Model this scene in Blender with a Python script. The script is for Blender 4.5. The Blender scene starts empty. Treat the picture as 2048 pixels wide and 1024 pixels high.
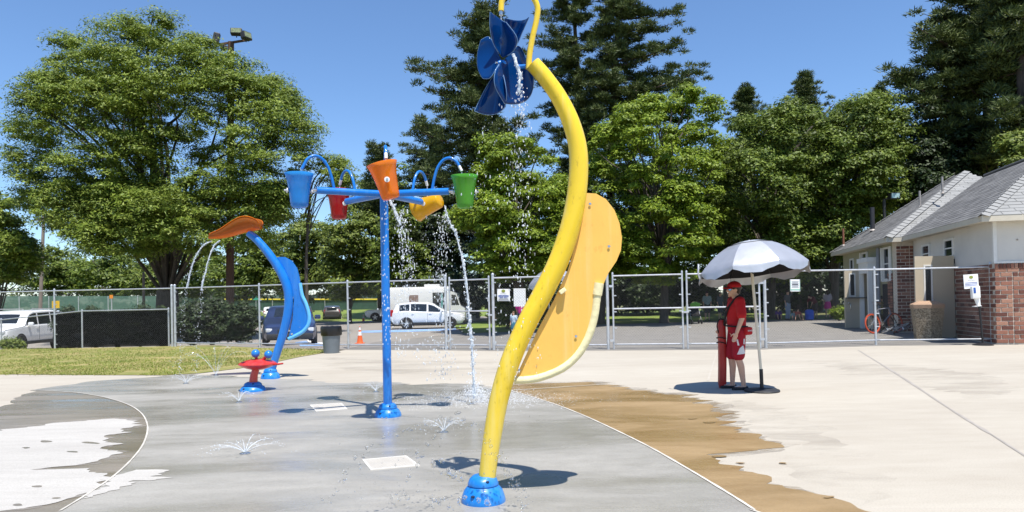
import bpy, bmesh, math, random
import numpy as np
from mathutils import Vector, Matrix, Euler, noise as mnoise
from mathutils.geometry import delaunay_2d_cdt

random.seed(7); RNG = np.random.default_rng(7)
R = math.radians
SC = bpy.context.scene
COL = SC.collection

# ------------------------------------------------------------------ camera
FPX = 1400.0                       # focal length in pixels of the 2048 wide photograph
CAM_H = 1.42
PITCH, ROLL, SHIFT_Y = R(0.6), R(-1.1), 0.0358
cam_data = bpy.data.cameras.new('camera')
cam_data.sensor_width = 36.0
cam_data.lens = 36.0 * FPX / 2048.0
cam_data.shift_y = SHIFT_Y
cam_data.clip_start = 0.05
cam_data.clip_end = 6000
cam = bpy.data.objects.new('camera', cam_data)
CAM_M = (Matrix.Translation((0, 0, CAM_H)) @ Matrix.Rotation(R(90) + PITCH, 4, 'X') @ Matrix.Rotation(ROLL, 4, 'Z'))
cam.matrix_world = CAM_M
COL.objects.link(cam)
SC.camera = cam

# ------------------------------------------------------------------ sky, sun, exposure
SUN_EL = R(68.0)
SUN_AZ = math.atan2(-0.92, 0.40)          # direction towards the sun in plan (behind the camera, to the right)
sun_dir = Vector((math.cos(SUN_EL) * math.cos(SUN_AZ), math.cos(SUN_EL) * math.sin(SUN_AZ), math.sin(SUN_EL)))
world = bpy.data.worlds.new('World')
SC.world = world
world.use_nodes = True
wn = world.node_tree
bg = wn.nodes['Background']
sky = wn.nodes.new('ShaderNodeTexSky')
sky.sky_type = 'NISHITA'
sky.sun_disc = False
sky.sun_elevation = SUN_EL
sky.sun_rotation = math.atan2(sun_dir.x, sun_dir.y)
sky.air_density = 1.0
sky.dust_density = 0.0
sky.ozone_density = 8.5
wn.links.new(sky.outputs[0], bg.inputs[0])
bg.inputs[1].default_value = 0.118
sun_data = bpy.data.lights.new('sun', 'SUN')
sun_data.energy = 4.6
sun_data.angle = R(0.53)
sun_data.color = (1.0, 0.955, 0.89)
sun = bpy.data.objects.new('sun', sun_data)
sun.rotation_euler = (-sun_dir).to_track_quat('-Z', 'Y').to_euler()
sun.location = sun_dir * 60
COL.objects.link(sun)
SC.view_settings.view_transform = 'Standard'
SC.view_settings.look = 'None'
SC.view_settings.exposure = 0.62
SC.view_settings.gamma = 1.0
SC.render.engine = 'CYCLES'
SC.cycles.max_bounces = 8
SC.cycles.transparent_max_bounces = 24
SC.cycles.caustics_reflective = False
SC.cycles.caustics_refractive = False

# ------------------------------------------------------------------ photo pixel -> place
def sstep(a, b, x):
    t = min(1.0, max(0.0, (x - a) / (b - a)))
    return t * t * (3 - 2 * t)
def ground_z(x, y):
    """the car park beyond the fence lies a little lower than the pad"""
    side = 1.0 - sstep(-1.0, 4.5, x)
    drop = 0.26 + 0.26 * sstep(-9.0, -17.0, x) if x < -9 else 0.26
    return -drop * side * sstep(26.0, 34.0, y)
CAM_R = CAM_M.to_3x3()
def ray(px, py):
    v = Vector(((px - 1024) / FPX, (512 - py) / FPX + SHIFT_Y * 2048 / FPX, -1.0))
    return CAM_R @ v
def G(px, py, z=None):
    """ground point seen at a pixel"""
    d = ray(px, py)
    zz = 0.0 if z is None else z
    for _ in range(6):
        t = (zz - CAM_H) / d.z
        p = Vector((d.x * t, d.y * t, zz))
        if z is not None: break
        zz = ground_z(p.x, p.y)
    return p
def D(px, py, dist):
    """point at a pixel, dist metres in front"""
    d = ray(px, py)
    t = dist / d.y
    return Vector((d.x * t, d.y * t, CAM_H + d.z * t))

# ------------------------------------------------------------------ materials
MATS = {}
def _nt(name):
    m = bpy.data.materials.new(name); m.use_nodes = True
    return m, m.node_tree, m.node_tree.nodes, m.node_tree.links
def pm(name, col, rough=0.5, metal=0.0, var=0.12, scale=6.0, bump=0.0, bscale=40.0, stretch=(1, 1, 1),
       trans=0.0, alpha=1.0, coat=0.0, spec=0.5, rvar=0.0, worldco=False, col2=None, detail=5.0, emis=None, ior=1.45):
    if name in MATS: return MATS[name]
    m, nt, N, L = _nt(name)
    b = N['Principled BSDF']
    tc = N.new('ShaderNodeNewGeometry') if worldco else N.new('ShaderNodeTexCoord')
    co = tc.outputs['Position'] if worldco else tc.outputs['Object']
    mp = N.new('ShaderNodeMapping'); mp.inputs['Scale'].default_value = stretch
    L.new(co, mp.inputs[0])
    nz = N.new('ShaderNodeTexNoise'); nz.inputs['Scale'].default_value = scale; nz.inputs['Detail'].default_value = detail
    nz.inputs['Roughness'].default_value = 0.62
    L.new(mp.outputs[0], nz.inputs['Vector'])
    rp = N.new('ShaderNodeValToRGB')
    c = Vector(col[:3]); lo = [max(0, x * (1 - var)) for x in c]; hi = [min(1, x * (1 + var)) for x in c]
    if col2 is not None: lo, hi = list(col), list(col2)
    rp.color_ramp.elements[0].position = 0.3; rp.color_ramp.elements[1].position = 0.7
    rp.color_ramp.elements[0].color = (*lo, 1); rp.color_ramp.elements[1].color = (*hi, 1)
    L.new(nz.outputs['Fac'], rp.inputs[0]); L.new(rp.outputs[0], b.inputs['Base Color'])
    b.inputs['Roughness'].default_value = rough; b.inputs['Metallic'].default_value = metal
    b.inputs['Specular IOR Level'].default_value = spec; b.inputs['IOR'].default_value = ior
    b.inputs['Transmission Weight'].default_value = trans; b.inputs['Alpha'].default_value = alpha
    b.inputs['Coat Weight'].default_value = coat; b.inputs['Coat Roughness'].default_value = 0.08
    if rvar:
        mr = N.new('ShaderNodeMapRange'); mr.inputs[1].default_value = 0.3; mr.inputs[2].default_value = 0.7
        mr.inputs[3].default_value = max(0.02, rough - rvar); mr.inputs[4].default_value = min(1, rough + rvar)
        L.new(nz.outputs['Fac'], mr.inputs[0]); L.new(mr.outputs[0], b.inputs['Roughness'])
    if bump:
        n2 = N.new('ShaderNodeTexNoise'); n2.inputs['Scale'].default_value = bscale; n2.inputs['Detail'].default_value = 4
        L.new(mp.outputs[0], n2.inputs['Vector'])
        bp = N.new('ShaderNodeBump'); bp.inputs['Strength'].default_value = bump; bp.inputs['Distance'].default_value = 0.02
        L.new(n2.outputs['Fac'], bp.inputs['Height']); L.new(bp.outputs[0], b.inputs['Normal'])
    if emis: 
        b.inputs['Emission Color'].default_value = (*emis, 1); b.inputs['Emission Strength'].default_value = 1
    MATS[name] = m
    return m
def leaf_mat(name, dark, mid, light, transl=0.3, rough=0.55):
    if name in MATS: return MATS[name]
    m, nt, N, L = _nt(name)
    b = N['Principled BSDF']; out = N['Material Output']
    g = N.new('ShaderNodeNewGeometry')
    rp = N.new('ShaderNodeValToRGB'); e = rp.color_ramp.elements
    e[0].position = 0.0; e[0].color = (*dark, 1); e[1].position = 1.0; e[1].color = (*light, 1)
    k = e.new(0.5); k.color = (*mid, 1)
    L.new(g.outputs['Random Per Island'], rp.inputs[0])
    nz = N.new('ShaderNodeTexNoise'); nz.inputs['Scale'].default_value = 0.55; nz.inputs['Detail'].default_value = 2
    L.new(g.outputs['Position'], nz.inputs['Vector'])
    hs = N.new('ShaderNodeHueSaturation'); mr = N.new('ShaderNodeMapRange')
    mr.inputs[1].default_value = .3; mr.inputs[2].default_value = .7; mr.inputs[3].default_value = .82; mr.inputs[4].default_value = 1.2
    L.new(nz.outputs['Fac'], mr.inputs[0]); L.new(mr.outputs[0], hs.inputs['Value']); L.new(rp.outputs[0], hs.inputs['Color'])
    L.new(hs.outputs[0], b.inputs['Base Color'])
    b.inputs['Roughness'].default_value = rough; b.inputs['Specular IOR Level'].default_value = 0.35
    t = N.new('ShaderNodeBsdfTranslucent'); L.new(hs.outputs[0], t.inputs[0])
    mx = N.new('ShaderNodeMixShader'); mx.inputs[0].default_value = transl
    L.new(b.outputs[0], mx.inputs[1]); L.new(t.outputs[0], mx.inputs[2]); L.new(mx.outputs[0], out.inputs[0])
    MATS[name] = m
    return m

# ------------------------------------------------------------------ mesh helpers
class MB:
    def __init__(s): s.v = []; s.f = []
    def quad(s, a, b, c, d):
        n = len(s.v); s.v += [tuple(a), tuple(b), tuple(c), tuple(d)]; s.f.append((n, n+1, n+2, n+3)); return s
    def tri(s, a, b, c):
        n = len(s.v); s.v += [tuple(a), tuple(b), tuple(c)]; s.f.append((n, n+1, n+2)); return s
    def poly(s, pts):
        n = len(s.v); s.v += [tuple(p) for p in pts]; s.f.append(tuple(range(n, n+len(pts)))); return s
    def box(s, c, size, rot=None):
        hx, hy, hz = size[0]/2, size[1]/2, size[2]/2
        M = rot if rot is not None else Matrix.Identity(3)
        c = Vector(c); n = len(s.v)
        for (x, y, z) in ((-1,-1,-1),(1,-1,-1),(1,1,-1),(-1,1,-1),(-1,-1,1),(1,-1,1),(1,1,1),(-1,1,1)):
            s.v.append(tuple(c + M @ Vector((x*hx, y*hy, z*hz))))
        for f in ((0,3,2,1),(4,5,6,7),(0,1,5,4),(1,2,6,5),(2,3,7,6),(3,0,4,7)): s.f.append(tuple(n+i for i in f))
        return s
    def rbox(s, c, size, rot=None, bev=0.01):
        """box with chamfered edges"""
        M = rot if rot is not None else Matrix.Identity(3)
        bm = bmesh.new(); bmesh.ops.create_cube(bm, size=1.0)
        for v in bm.verts: v.co = Vector((v.co.x*size[0], v.co.y*size[1], v.co.z*size[2]))
        bmesh.ops.bevel(bm, geom=list(bm.edges), offset=min(bev, min(size)*.45), segments=2, affect='EDGES', profile=.6)
        n = len(s.v); bm.verts.index_update(); c = Vector(c)
        for v in bm.verts: s.v.append(tuple(c + M @ v.co))
        for f in bm.faces: s.f.append(tuple(n+v.index for v in f.verts))
        bm.free(); return s
    def tube(s, pts, rad, seg=8, cap=True):
        pts = [Vector(p) for p in pts]; n = len(pts)
        rad = list(rad) if hasattr(rad, '__len__') else [rad]*n
        up = None; base = len(s.v)
        for i, p in enumerate(pts):
            t = (pts[min(i+1, n-1)] - pts[max(i-1, 0)])
            if t.length < 1e-9: t = Vector((0, 0, 1))
            t.normalize()
            if up is None:
                up = Vector((0, 0, 1)) if abs(t.z) < .9 else Vector((1, 0, 0))
            a = t.cross(up)
            if a.length < 1e-6: a = t.orthogonal()
            a.normalize(); b = a.cross(t).normalized(); up = b
            for k in range(seg):
                an = 2*math.pi*k/seg
                s.v.append(tuple(p + (a*math.cos(an) + b*math.sin(an))*rad[i]))
        for i in range(n-1):
            for k in range(seg):
                k2 = (k+1) % seg
                s.f.append((base+i*seg+k, base+i*seg+k2, base+(i+1)*seg+k2, base+(i+1)*seg+k))
        if cap:
            s.f.append(tuple(base+k for k in range(seg))[::-1]); s.f.append(tuple(base+(n-1)*seg+k for k in range(seg)))
        return s
    def cyl(s, a, b, r, seg=10, r2=None): return s.tube([a, b], [r, r if r2 is None else r2], seg)
    def lathe(s, prof, c=(0,0,0), seg=24, rot=None, sx=1, sy=1, cap=True):
        c = Vector(c); M = rot if rot is not None else Matrix.Identity(3); base = len(s.v)
        for (r, z) in prof:
            for k in range(seg):
                a = 2*math.pi*k/seg
                s.v.append(tuple(c + M @ Vector((r*math.cos(a)*sx, r*math.sin(a)*sy, z))))
        for i in range(len(prof)-1):
            for k in range(seg):
                k2 = (k+1) % seg
                s.f.append((base+i*seg+k, base+i*seg+k2, base+(i+1)*seg+k2, base+(i+1)*seg+k))
        if cap:
            if prof[0][0] > 1e-5: s.f.append(tuple(base+k for k in range(seg))[::-1])
            if prof[-1][0] > 1e-5: s.f.append(tuple(base+(len(prof)-1)*seg+k for k in range(seg)))
        return s
    def sphere(s, c, r, seg=16, rings=10, rot=None):
        if not hasattr(r, '__len__'): r = (r, r, r)
        M = rot if rot is not None else Matrix.Identity(3); c = Vector(c); base = len(s.v)
        for i in range(rings+1):
            th = math.pi*i/rings
            for k in range(seg):
                a = 2*math.pi*k/seg
                s.v.append(tuple(c + M @ Vector((r[0]*math.sin(th)*math.cos(a), r[1]*math.sin(th)*math.sin(a), r[2]*math.cos(th)))))
        for i in range(rings):
            for k in range(seg):
                k2 = (k+1) % seg
                s.f.append((base+i*seg+k, base+(i+1)*seg+k, base+(i+1)*seg+k2, base+i*seg+k2))
        return s
    def prism(s, pts, off):
        """polygon (list of 3d points) extruded by vector off"""
        pts = [Vector(p) for p in pts]; off = Vector(off); n = len(s.v); k = len(pts)
        s.v += [tuple(p) for p in pts] + [tuple(p+off) for p in pts]
        s.f.append(tuple(n+i for i in range(k))[::-1]); s.f.append(tuple(n+k+i for i in range(k)))
        for i in range(k):
            j = (i+1) % k
            s.f.append((n+i, n+j, n+k+j, n+k+i))
        return s
    def build(s, name, mat, parent=None, world=True, smooth=False, angle=35):
        v = s.v
        if parent is not None and world:
            r = parent
            while r.parent is not None: r = r.parent
            Mi = (Matrix.Translation(r.location) @ r.rotation_euler.to_matrix().to_4x4()).inverted()
            v = [tuple(Mi @ Vector(p)) for p in v]
        me = bpy.data.meshes.new(name); me.from_pydata(v, [], s.f); me.update()
        bm = bmesh.new(); bm.from_mesh(me); bmesh.ops.remove_doubles(bm, verts=bm.verts, dist=1e-5)
        bmesh.ops.recalc_face_normals(bm, faces=bm.faces); bm.to_mesh(me); bm.free()
        if smooth: smooth_by_angle(me, angle)
        return link(name, me, mat, parent)
def smooth_by_angle(me, angle=35):
    me.shade_smooth()
    try: me.set_sharp_from_angle(angle=R(angle))
    except Exception: pass
def link(name, me, mat, parent=None):
    o = bpy.data.objects.new(name, me); COL.objects.link(o)
    if mat is not None and len(me.materials) == 0: me.materials.append(mat)
    if parent is not None: o.parent = parent
    return o
def tag(o, label=None, cat=None, group=None, kind=None):
    if label: o['label'] = label
    if cat: o['category'] = cat
    if group: o['group'] = group
    if kind: o['kind'] = kind
    return o
def thing(name, loc, label, cat, group=None, rz=0.0):
    o = bpy.data.objects.new(name, None); COL.objects.link(o); o.empty_display_size = .2
    o.location = loc; o.rotation_euler = (0, 0, rz)
    return tag(o, label, cat, group)
def copy_tree(o, parent=None):
    c = o.copy(); COL.objects.link(c); c.parent = parent
    for ch in list(o.children): copy_tree(ch, c)
    return c
def np_mesh(name, verts, faces_flat, nper, mat, parent=None, smooth=False):
    """fast mesh from numpy: verts Nx3, faces of nper corners each"""
    me = bpy.data.meshes.new(name); nv = len(verts); nf = len(faces_flat)//nper
    me.vertices.add(nv); me.vertices.foreach_set('co', np.asarray(verts, dtype=np.float32).ravel())
    me.loops.add(nf*nper); me.loops.foreach_set('vertex_index', np.asarray(faces_flat, dtype=np.int32))
    me.polygons.add(nf)
    me.polygons.foreach_set('loop_start', np.arange(0, nf*nper, nper, dtype=np.int32))
    if smooth: me.polygons.foreach_set('use_smooth', np.ones(nf, dtype=bool))
    me.update(calc_edges=True)
    return link(name, me, mat, parent)
def catmull(pts, n=8):
    pts = [Vector(p) for p in pts]; out = []
    for i in range(len(pts)-1):
        p0 = pts[max(i-1, 0)]; p1 = pts[i]; p2 = pts[i+1]; p3 = pts[min(i+2, len(pts)-1)]
        for k in range(n):
            t = k/n
            out.append(0.5*((2*p1) + (p2-p0)*t + (2*p0-5*p1+4*p2-p3)*t*t + (3*p1-p0-3*p2+p3)*t*t*t))
    out.append(pts[-1]); return out
def text_mesh(name, s, size, loc, right, up, mat, parent, align='CENTER', bold=0.0):
    """flat lettering: real mesh letters lying on the plane (right, up)"""
    cu = bpy.data.curves.new(name, 'FONT'); cu.body = s; cu.size = size; cu.align_x = align; cu.align_y = 'CENTER'; cu.offset = bold
    ob = bpy.data.objects.new(name, cu); COL.objects.link(ob)
    dg = bpy.context.evaluated_depsgraph_get()
    me = bpy.data.meshes.new_from_object(ob.evaluated_get(dg)); bpy.data.objects.remove(ob); bpy.data.curves.remove(cu)
    r = Vector(right).normalized(); u = Vector(up).normalized(); n = r.cross(u); loc = Vector(loc)
    root = parent
    while root is not None and root.parent is not None: root = root.parent
    Mi = (Matrix.Translation(root.location) @ root.rotation_euler.to_matrix().to_4x4()).inverted() if root else Matrix.Identity(4)
    for v in me.vertices: v.co = Mi @ (loc + r*v.co.x + u*v.co.y + n*v.co.z)
    me.materials.clear()
    return link(name, me, mat, parent)

# ================================================================== the setting
def ground_z(x, y):
    side = 1.0 - sstep(-1.0, 4.5, x)
    drop = 0.26 + 0.26 * (1 - sstep(-17.0, -9.0, x))
    bank = 1.05 * sstep(74.0, 96.0, y) * (1 - sstep(0, 8, x))
    return -drop * side * sstep(24.6, 31.0, y) + bank
def jag(pts, amp=0.05, step=0.12, sx=1.0, seed=0, closed=True, keep=lambda p: False):
    """break a ground outline into short steps and fray it, mostly sideways, as drying water edges do"""
    out = []; n = len(pts)
    for i in range(n if closed else n-1):
        a = Vector(pts[i][:2]); b = Vector(pts[(i+1) % n][:2]); L = (b-a).length
        k = max(1, min(60, int(L/step)))
        for j in range(k):
            p = a.lerp(b, j/k)
            if not keep(p):
                q = Vector((p.x*1.7, p.y*5.0, seed))
                w = mnoise.noise(q)*1.0 + mnoise.noise(q*2.3)*0.7 + mnoise.noise(q*6.1)*0.45
                p = p + Vector((w*amp*sx*p.y*0.35, w*amp*0.12*p.y*0.35))
            out.append(p)
    return out
def sheet(name, outline, lift, mat, res=None, kind='structure'):
    pts = [Vector((p[0], p[1])) for p in outline]
    if res:
        q = []
        for a, b in zip(pts, pts[1:] + pts[:1]):
            k = max(1, min(60, int((b-a).length/1.2))); q += [a.lerp(b, i/k) for i in range(k)]
        pts = q
    n = len(pts); allp = list(pts)
    if res:
        xs = [p.x for p in pts]; ys = [p.y for p in pts]; y = min(ys)
        while y < max(ys):
            x = min(xs)
            while x < max(xs):
                allp.append(Vector((x + .01, y + .013))); x += res
            y += res
    r = delaunay_2d_cdt(allp, [(i, (i+1) % n) for i in range(n)], [], 1, 1e-5)
    vs = [(p.x, p.y, ground_z(p.x, p.y) + lift) for p in r[0]]
    me = bpy.data.meshes.new(name); me.from_pydata(vs, [], [tuple(f) for f in r[2]]); me.update()
    for p in me.polygons:
        if p.normal.z < 0: p.flip()
    o = link(name, me, mat); o['kind'] = kind
    return o

M_soil = pm('grass_earth', (0.10, 0.12, 0.035), .95, var=.35, scale=.35, worldco=True, bump=.6, bscale=3, col2=(0.17, 0.155, 0.06))
M_lawn = pm('lawn_turf', (0.125, 0.17, 0.022), .95, scale=.9, worldco=True, bump=1.0, bscale=22, col2=(0.36, 0.28, 0.12), detail=8)
M_field = pm('field_turf', (0.11, 0.19, 0.025), .95, scale=.5, worldco=True, bump=.8, bscale=14, col2=(0.22, 0.25, 0.055), detail=7)
M_asph = pm('asphalt', (0.19, 0.178, 0.16), .92, scale=1.3, worldco=True, bump=.5, bscale=120, col2=(0.25, 0.235, 0.21), detail=9)
M_park = pm('car_park_asphalt', (0.235, 0.212, 0.183), .92, scale=.8, worldco=True, bump=.3, bscale=80, col2=(0.305, 0.277, 0.243), detail=8)
def concrete_mat(name, base, base2, rlo, rhi, bump, streak=(0.35, 2.2, 1), spec=.5, coarse=0.5):
    m, nt, N, L = _nt(name); b = N['Principled BSDF']
    g = N.new('ShaderNodeNewGeometry')
    mp = N.new('ShaderNodeMapping'); mp.inputs['Scale'].default_value = streak; L.new(g.outputs['Position'], mp.inputs[0])
    n1 = N.new('ShaderNodeTexNoise'); n1.inputs['Scale'].default_value = coarse; n1.inputs['Detail'].default_value = 9; n1.inputs['Roughness'].default_value = .6
    n1.inputs['Distortion'].default_value = .6
    L.new(mp.outputs[0], n1.inputs['Vector'])
    n2 = N.new('ShaderNodeTexNoise'); n2.inputs['Scale'].default_value = 4.0; n2.inputs['Detail'].default_value = 8; n2.inputs['Roughness'].default_value = .65
    L.new(mp.outputs[0], n2.inputs['Vector'])
    n3 = N.new('ShaderNodeTexNoise'); n3.inputs['Scale'].default_value = 90; n3.inputs['Detail'].default_value = 3; L.new(g.outputs['Position'], n3.inputs['Vector'])
    mx = N.new('ShaderNodeMath'); mx.operation = 'MULTIPLY_ADD'; mx.inputs[1].default_value = .45; L.new(n2.outputs['Fac'], mx.inputs[0])
    m2 = N.new('ShaderNodeMath'); m2.operation = 'MULTIPLY'; m2.inputs[1].default_value = .55; L.new(n1.outputs['Fac'], m2.inputs[0]); L.new(m2.outputs[0], mx.inputs[2])
    rp = N.new('ShaderNodeValToRGB'); rp.color_ramp.elements[0].position = .36; rp.color_ramp.elements[1].position = .64
    rp.color_ramp.elements[0].color = (*base, 1); rp.color_ramp.elements[1].color = (*base2, 1); L.new(mx.outputs[0], rp.inputs[0])
    sp = N.new('ShaderNodeMixRGB'); sp.blend_type = 'MULTIPLY'; sp.inputs[0].default_value = .35
    r3 = N.new('ShaderNodeValToRGB'); r3.color_ramp.elements[0].position = .35; r3.color_ramp.elements[0].color = (.6, .6, .6, 1); r3.color_ramp.elements[1].position = .55
    L.new(n3.outputs['Fac'], r3.inputs[0]); L.new(rp.outputs[0], sp.inputs[1]); L.new(r3.outputs[0], sp.inputs[2])
    L.new(sp.outputs[0], b.inputs['Base Color'])
    mr = N.new('ShaderNodeMapRange'); mr.inputs[1].default_value = .4; mr.inputs[2].default_value = .62; mr.inputs[3].default_value = rlo; mr.inputs[4].default_value = rhi
    L.new(n1.outputs['Fac'], mr.inputs[0]); L.new(mr.outputs[0], b.inputs['Roughness'])
    b.inputs['Specular IOR Level'].default_value = spec
    bp = N.new('ShaderNodeBump'); bp.inputs['Strength'].default_value = bump; bp.inputs['Distance'].default_value = .01
    ad = N.new('ShaderNodeMath'); ad.operation = 'ADD'; L.new(n3.outputs['Fac'], ad.inputs[0]); L.new(n2.outputs['Fac'], ad.inputs[1])
    L.new(ad.outputs[0], bp.inputs['Height']); L.new(bp.outputs[0], b.inputs['Normal'])
    MATS[name] = m; return m
M_deck = concrete_mat('dry_concrete', (0.395, 0.352, 0.286), (0.475, 0.436, 0.364), .8, .92, .10, streak=(.3, 1.2, 1), spec=.3)
M_drypatch = concrete_mat('dry_pale_concrete', (0.40, 0.38, 0.345), (0.49, 0.47, 0.43), .8, .9, .10, spec=.3)
M_pad = concrete_mat('wet_grey_concrete', (0.265, 0.25, 0.215), (0.37, 0.353, 0.312), .13, .62, .10, streak=(.55, 1.5, 1), spec=.5)
M_wetbrown = concrete_mat('wet_brown_concrete', (0.245, 0.158, 0.065), (0.36, 0.25, 0.125), .2, .55, .10, streak=(.5, 1.4, 1), spec=.45, coarse=.9)
M_wetleft = concrete_mat('wet_tan_concrete', (0.185, 0.158, 0.118), (0.285, 0.25, 0.20), .10, .40, .05, spec=.6)
M_joint = pm('joint_sealant', (0.52, 0.49, 0.43), .8, worldco=True, scale=3, var=.2)
M_jointp = pm('faint_white_line', (0.43, 0.395, 0.335), .85, worldco=True, scale=6, var=.12)
M_joint2 = pm('scuffed_joint', (0.33, 0.30, 0.265), .85, worldco=True, scale=4, var=.14)

# fence posts on the ground, left to right: (pixel x, pixel y of the foot)
FP = {k: G(*k, 0) for k in [(-130, 698), (110, 697), (345, 693.5), (351, 693.5), (520, 695), (697, 698), (893, 699), (901, 699), (980, 700), (988, 700),
      (1217, 699), (1228, 699), (1367, 698), (1376, 698), (1521, 697), (1532, 696), (1752, 690), (1985, 687.5)]}
FK = list(FP.keys())
fence_line = [FP[k] for k in FK]

# ground to the horizon
gpts = [(-3000, -600), (3000, -600), (3000, 4000), (-3000, 4000)]
def big_ground():
    xs = [-3000, -900, -300, -140] + list(np.arange(-90, 91, 3.0)) + [140, 300, 900, 3000]
    ys = [-600, -100, -20] + list(np.arange(0, 131, 2.5)) + [180, 300, 700, 1600, 4000]
    v = [(x, y, ground_z(x, y) - .03) for y in ys for x in xs]; nx = len(xs)
    f = [(j*nx+i, j*nx+i+1, (j+1)*nx+i+1, (j+1)*nx+i) for j in range(len(ys)-1) for i in range(nx-1)]
    me = bpy.data.meshes.new('ground'); me.from_pydata(v, [], f); me.update(); me.shade_smooth()
    o = link('ground', me, M_soil); o['kind'] = 'structure'
big_ground()
off = Vector((0, -0.38, 0))
front = [p + off for p in fence_line]
# asphalt yard behind the right part of the fence, and the car park
sheet('asphalt_yard', [front[5], *front[6:], (13.2, 18.3), (13.6, 18.9), (19, 40), (13.0, 39.6), (7.0, 38.4), (1.0, 36.8), (-2.6, 36.2), (-4.6, 32)], .004, M_asph, 2.0)
sheet('car_park', [(-60, 30.2), (-24, 29.6), (-16.5, 28.6), (-12.2, 26.6), front[4], front[5], (-4.6, 32), (-2.6, 36.2), (-3.2, 41.5), (-4.5, 47), (-1.5, 60), (-3, 74), (-60, 74)], .008, M_park, 2.0)
sheet('outfield', [(-90, 74), (-1, 74), (1, 97), (-90, 97)], .006, M_field, 3.0)
sheet('rear_lawn', [(-2.5, 36.3), (1.0, 36.9), (7, 38.5), (13, 39.7), (19, 40.1), (22, 75), (-1, 75), (-1.4, 60), (-4.4, 47), (-3.1, 41.5)], .012, M_field, 2.5)
# lawn strip inside the fence on the left
lawn_edge = [G(650, 706, 0), G(600, 714, 0), (G(540, 727, 0)), G(480, 737, 0), G(400, 747, 0), G(330, 751, 0), G(200, 750.5, 0), G(0, 749, 0), G(-250, 748, 0)]
sheet('lawn', [*lawn_edge, (-32, 30.1), (-24, 29.5), (-16.5, 28.5), (-12.2, 26.4), front[4] + Vector((0, .1, 0)), G(640, 700.5, 0)], .010, M_lawn, 1.5)
# concrete deck
sheet('concrete_deck', [(-40, -8), (40, -8), (40, 18.0), (13.3, 18.6), *[p + Vector((0, .05, 0)) for p in front[::-1][:13]], *[Vector(p) + Vector((0, .08, 0)) for p in lawn_edge], (-40, 16)], 0.0, M_deck)

# splash pad ring
ringR = [(1040, 787), (1100, 806), (1160, 829), (1230, 861), (1300, 896), (1370, 936), (1430, 972), (1480, 1003), (1515, 1026)]
ringL = [(60, 781), (110, 783), (160, 787), (215, 797), (258, 811), (283, 828), (294, 848), (294, 868), (284, 894), (258, 926), (222, 958), (175, 990), (120, 1024)]
rR = [G(*p, 0) for p in ringR]; rL = [G(*p, 0) for p in ringL]
rR = catmull(rR, 4); rL = catmull(rL, 4)
nearR = [(1.95, 3.9), (2.25, 3.1), (2.5, 2.0), (2.5, -4)]
nearL = [(-3.9, 3.9), (-5.2, 2.4), (-6.5, 0), (-6.5, -4)]
backedge = [G(*p, 0) for p in [(990, 772), (940, 769), (880, 768), (830, 770), (780, 766), (735, 764), (690, 767), (640, 762), (590, 759), (545, 757), (500, 755), (455, 751), (400, 748.5), (335, 752), (270, 757), (200, 763), (140, 769), (95, 776)]]
be = jag(backedge, .10, .2, seed=3, closed=False)
sheet('splash_pad', [*[p.xy for p in rR], *[Vector(p) for p in nearR], *[Vector(p) for p in nearL[::-1]], *[p.xy for p in rL[::-1]], *be[::-1]], .005, M_pad)
# wet run-off outside the ring on the right (brown) and on the left (tan)
wr = [(1005, 771), (1060, 768), (1130, 766), (1190, 764), (1250, 777), (1320, 787), (1385, 793), (1410, 808), (1455, 826), (1448, 840), (1470, 858), (1510, 871), (1556, 887), (1548, 896), (1490, 902), (1424, 909), (1432, 922), (1500, 945), (1570, 966), (1640, 988), (1735, 1028)]
wrg = jag([G(*p, 0) for p in wr], .075, .06, seed=11, closed=False)
sheet('wet_runoff_brown', [*wrg, Vector((2.75, 4.0)), Vector((3.0, 2.2)), Vector((3.0, -3)), Vector((2.3, -3)), *[Vector(p) for p in nearR[:3][::-1]], *[p.xy for p in rR[::-1]]], .003, M_wetbrown)
# damp margins: half-dried concrete round the wet run-off, patchy and soft
def damp_mat(name, col, dens, sc):
    m, nt, N, L = _nt(name); b = N['Principled BSDF']; g = N.new('ShaderNodeNewGeometry'); mp = N.new('ShaderNodeMapping'); mp.inputs['Scale'].default_value = (.7, 1.6, 1); L.new(g.outputs['Position'], mp.inputs[0])
    n1 = N.new('ShaderNodeTexNoise'); n1.inputs['Scale'].default_value = sc; n1.inputs['Detail'].default_value = 9; n1.inputs['Roughness'].default_value = .7; L.new(mp.outputs[0], n1.inputs['Vector'])
    mr = N.new('ShaderNodeMapRange'); mr.inputs[1].default_value = .42; mr.inputs[2].default_value = .66; mr.inputs[3].default_value = 0.0; mr.inputs[4].default_value = dens; L.new(n1.outputs['Fac'], mr.inputs[0]); L.new(mr.outputs[0], b.inputs['Alpha'])
    b.inputs['Base Color'].default_value = (*col, 1); b.inputs['Roughness'].default_value = .6; MATS[name] = m; return m
M_damp = damp_mat('damp_tan_concrete', (0.27, 0.21, 0.135), .85, 3.0)
M_damp2 = damp_mat('damp_grey_concrete', (0.27, 0.24, 0.20), .6, 2.2)
M_stain = damp_mat('old_water_stain', (0.31, 0.275, 0.225), .24, .8)
def grow(pts, d):
    c = Vector((sum(p.x for p in pts)/len(pts), sum(p.y for p in pts)/len(pts))); return [Vector((p.x, p.y)) + (Vector((p.x, p.y))-c).normalized()*d*(.3 + .17*p.y) for p in pts]
for k_, (dd, sd_, lf_) in enumerate(((.05, 71, .0018), (.11, 72, .0012))):
    wm_ = jag(grow([G(*p, 0) for p in wr], dd), .075, .06, seed=sd_, closed=False)
    sheet('damp_margin', [*wm_, Vector((2.9, 4.0)), Vector((3.1, 2.2)), Vector((2.3, 2.2)), *[p.xy for p in rR[::-1]]], lf_, M_damp if k_ == 0 else M_damp2)
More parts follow.
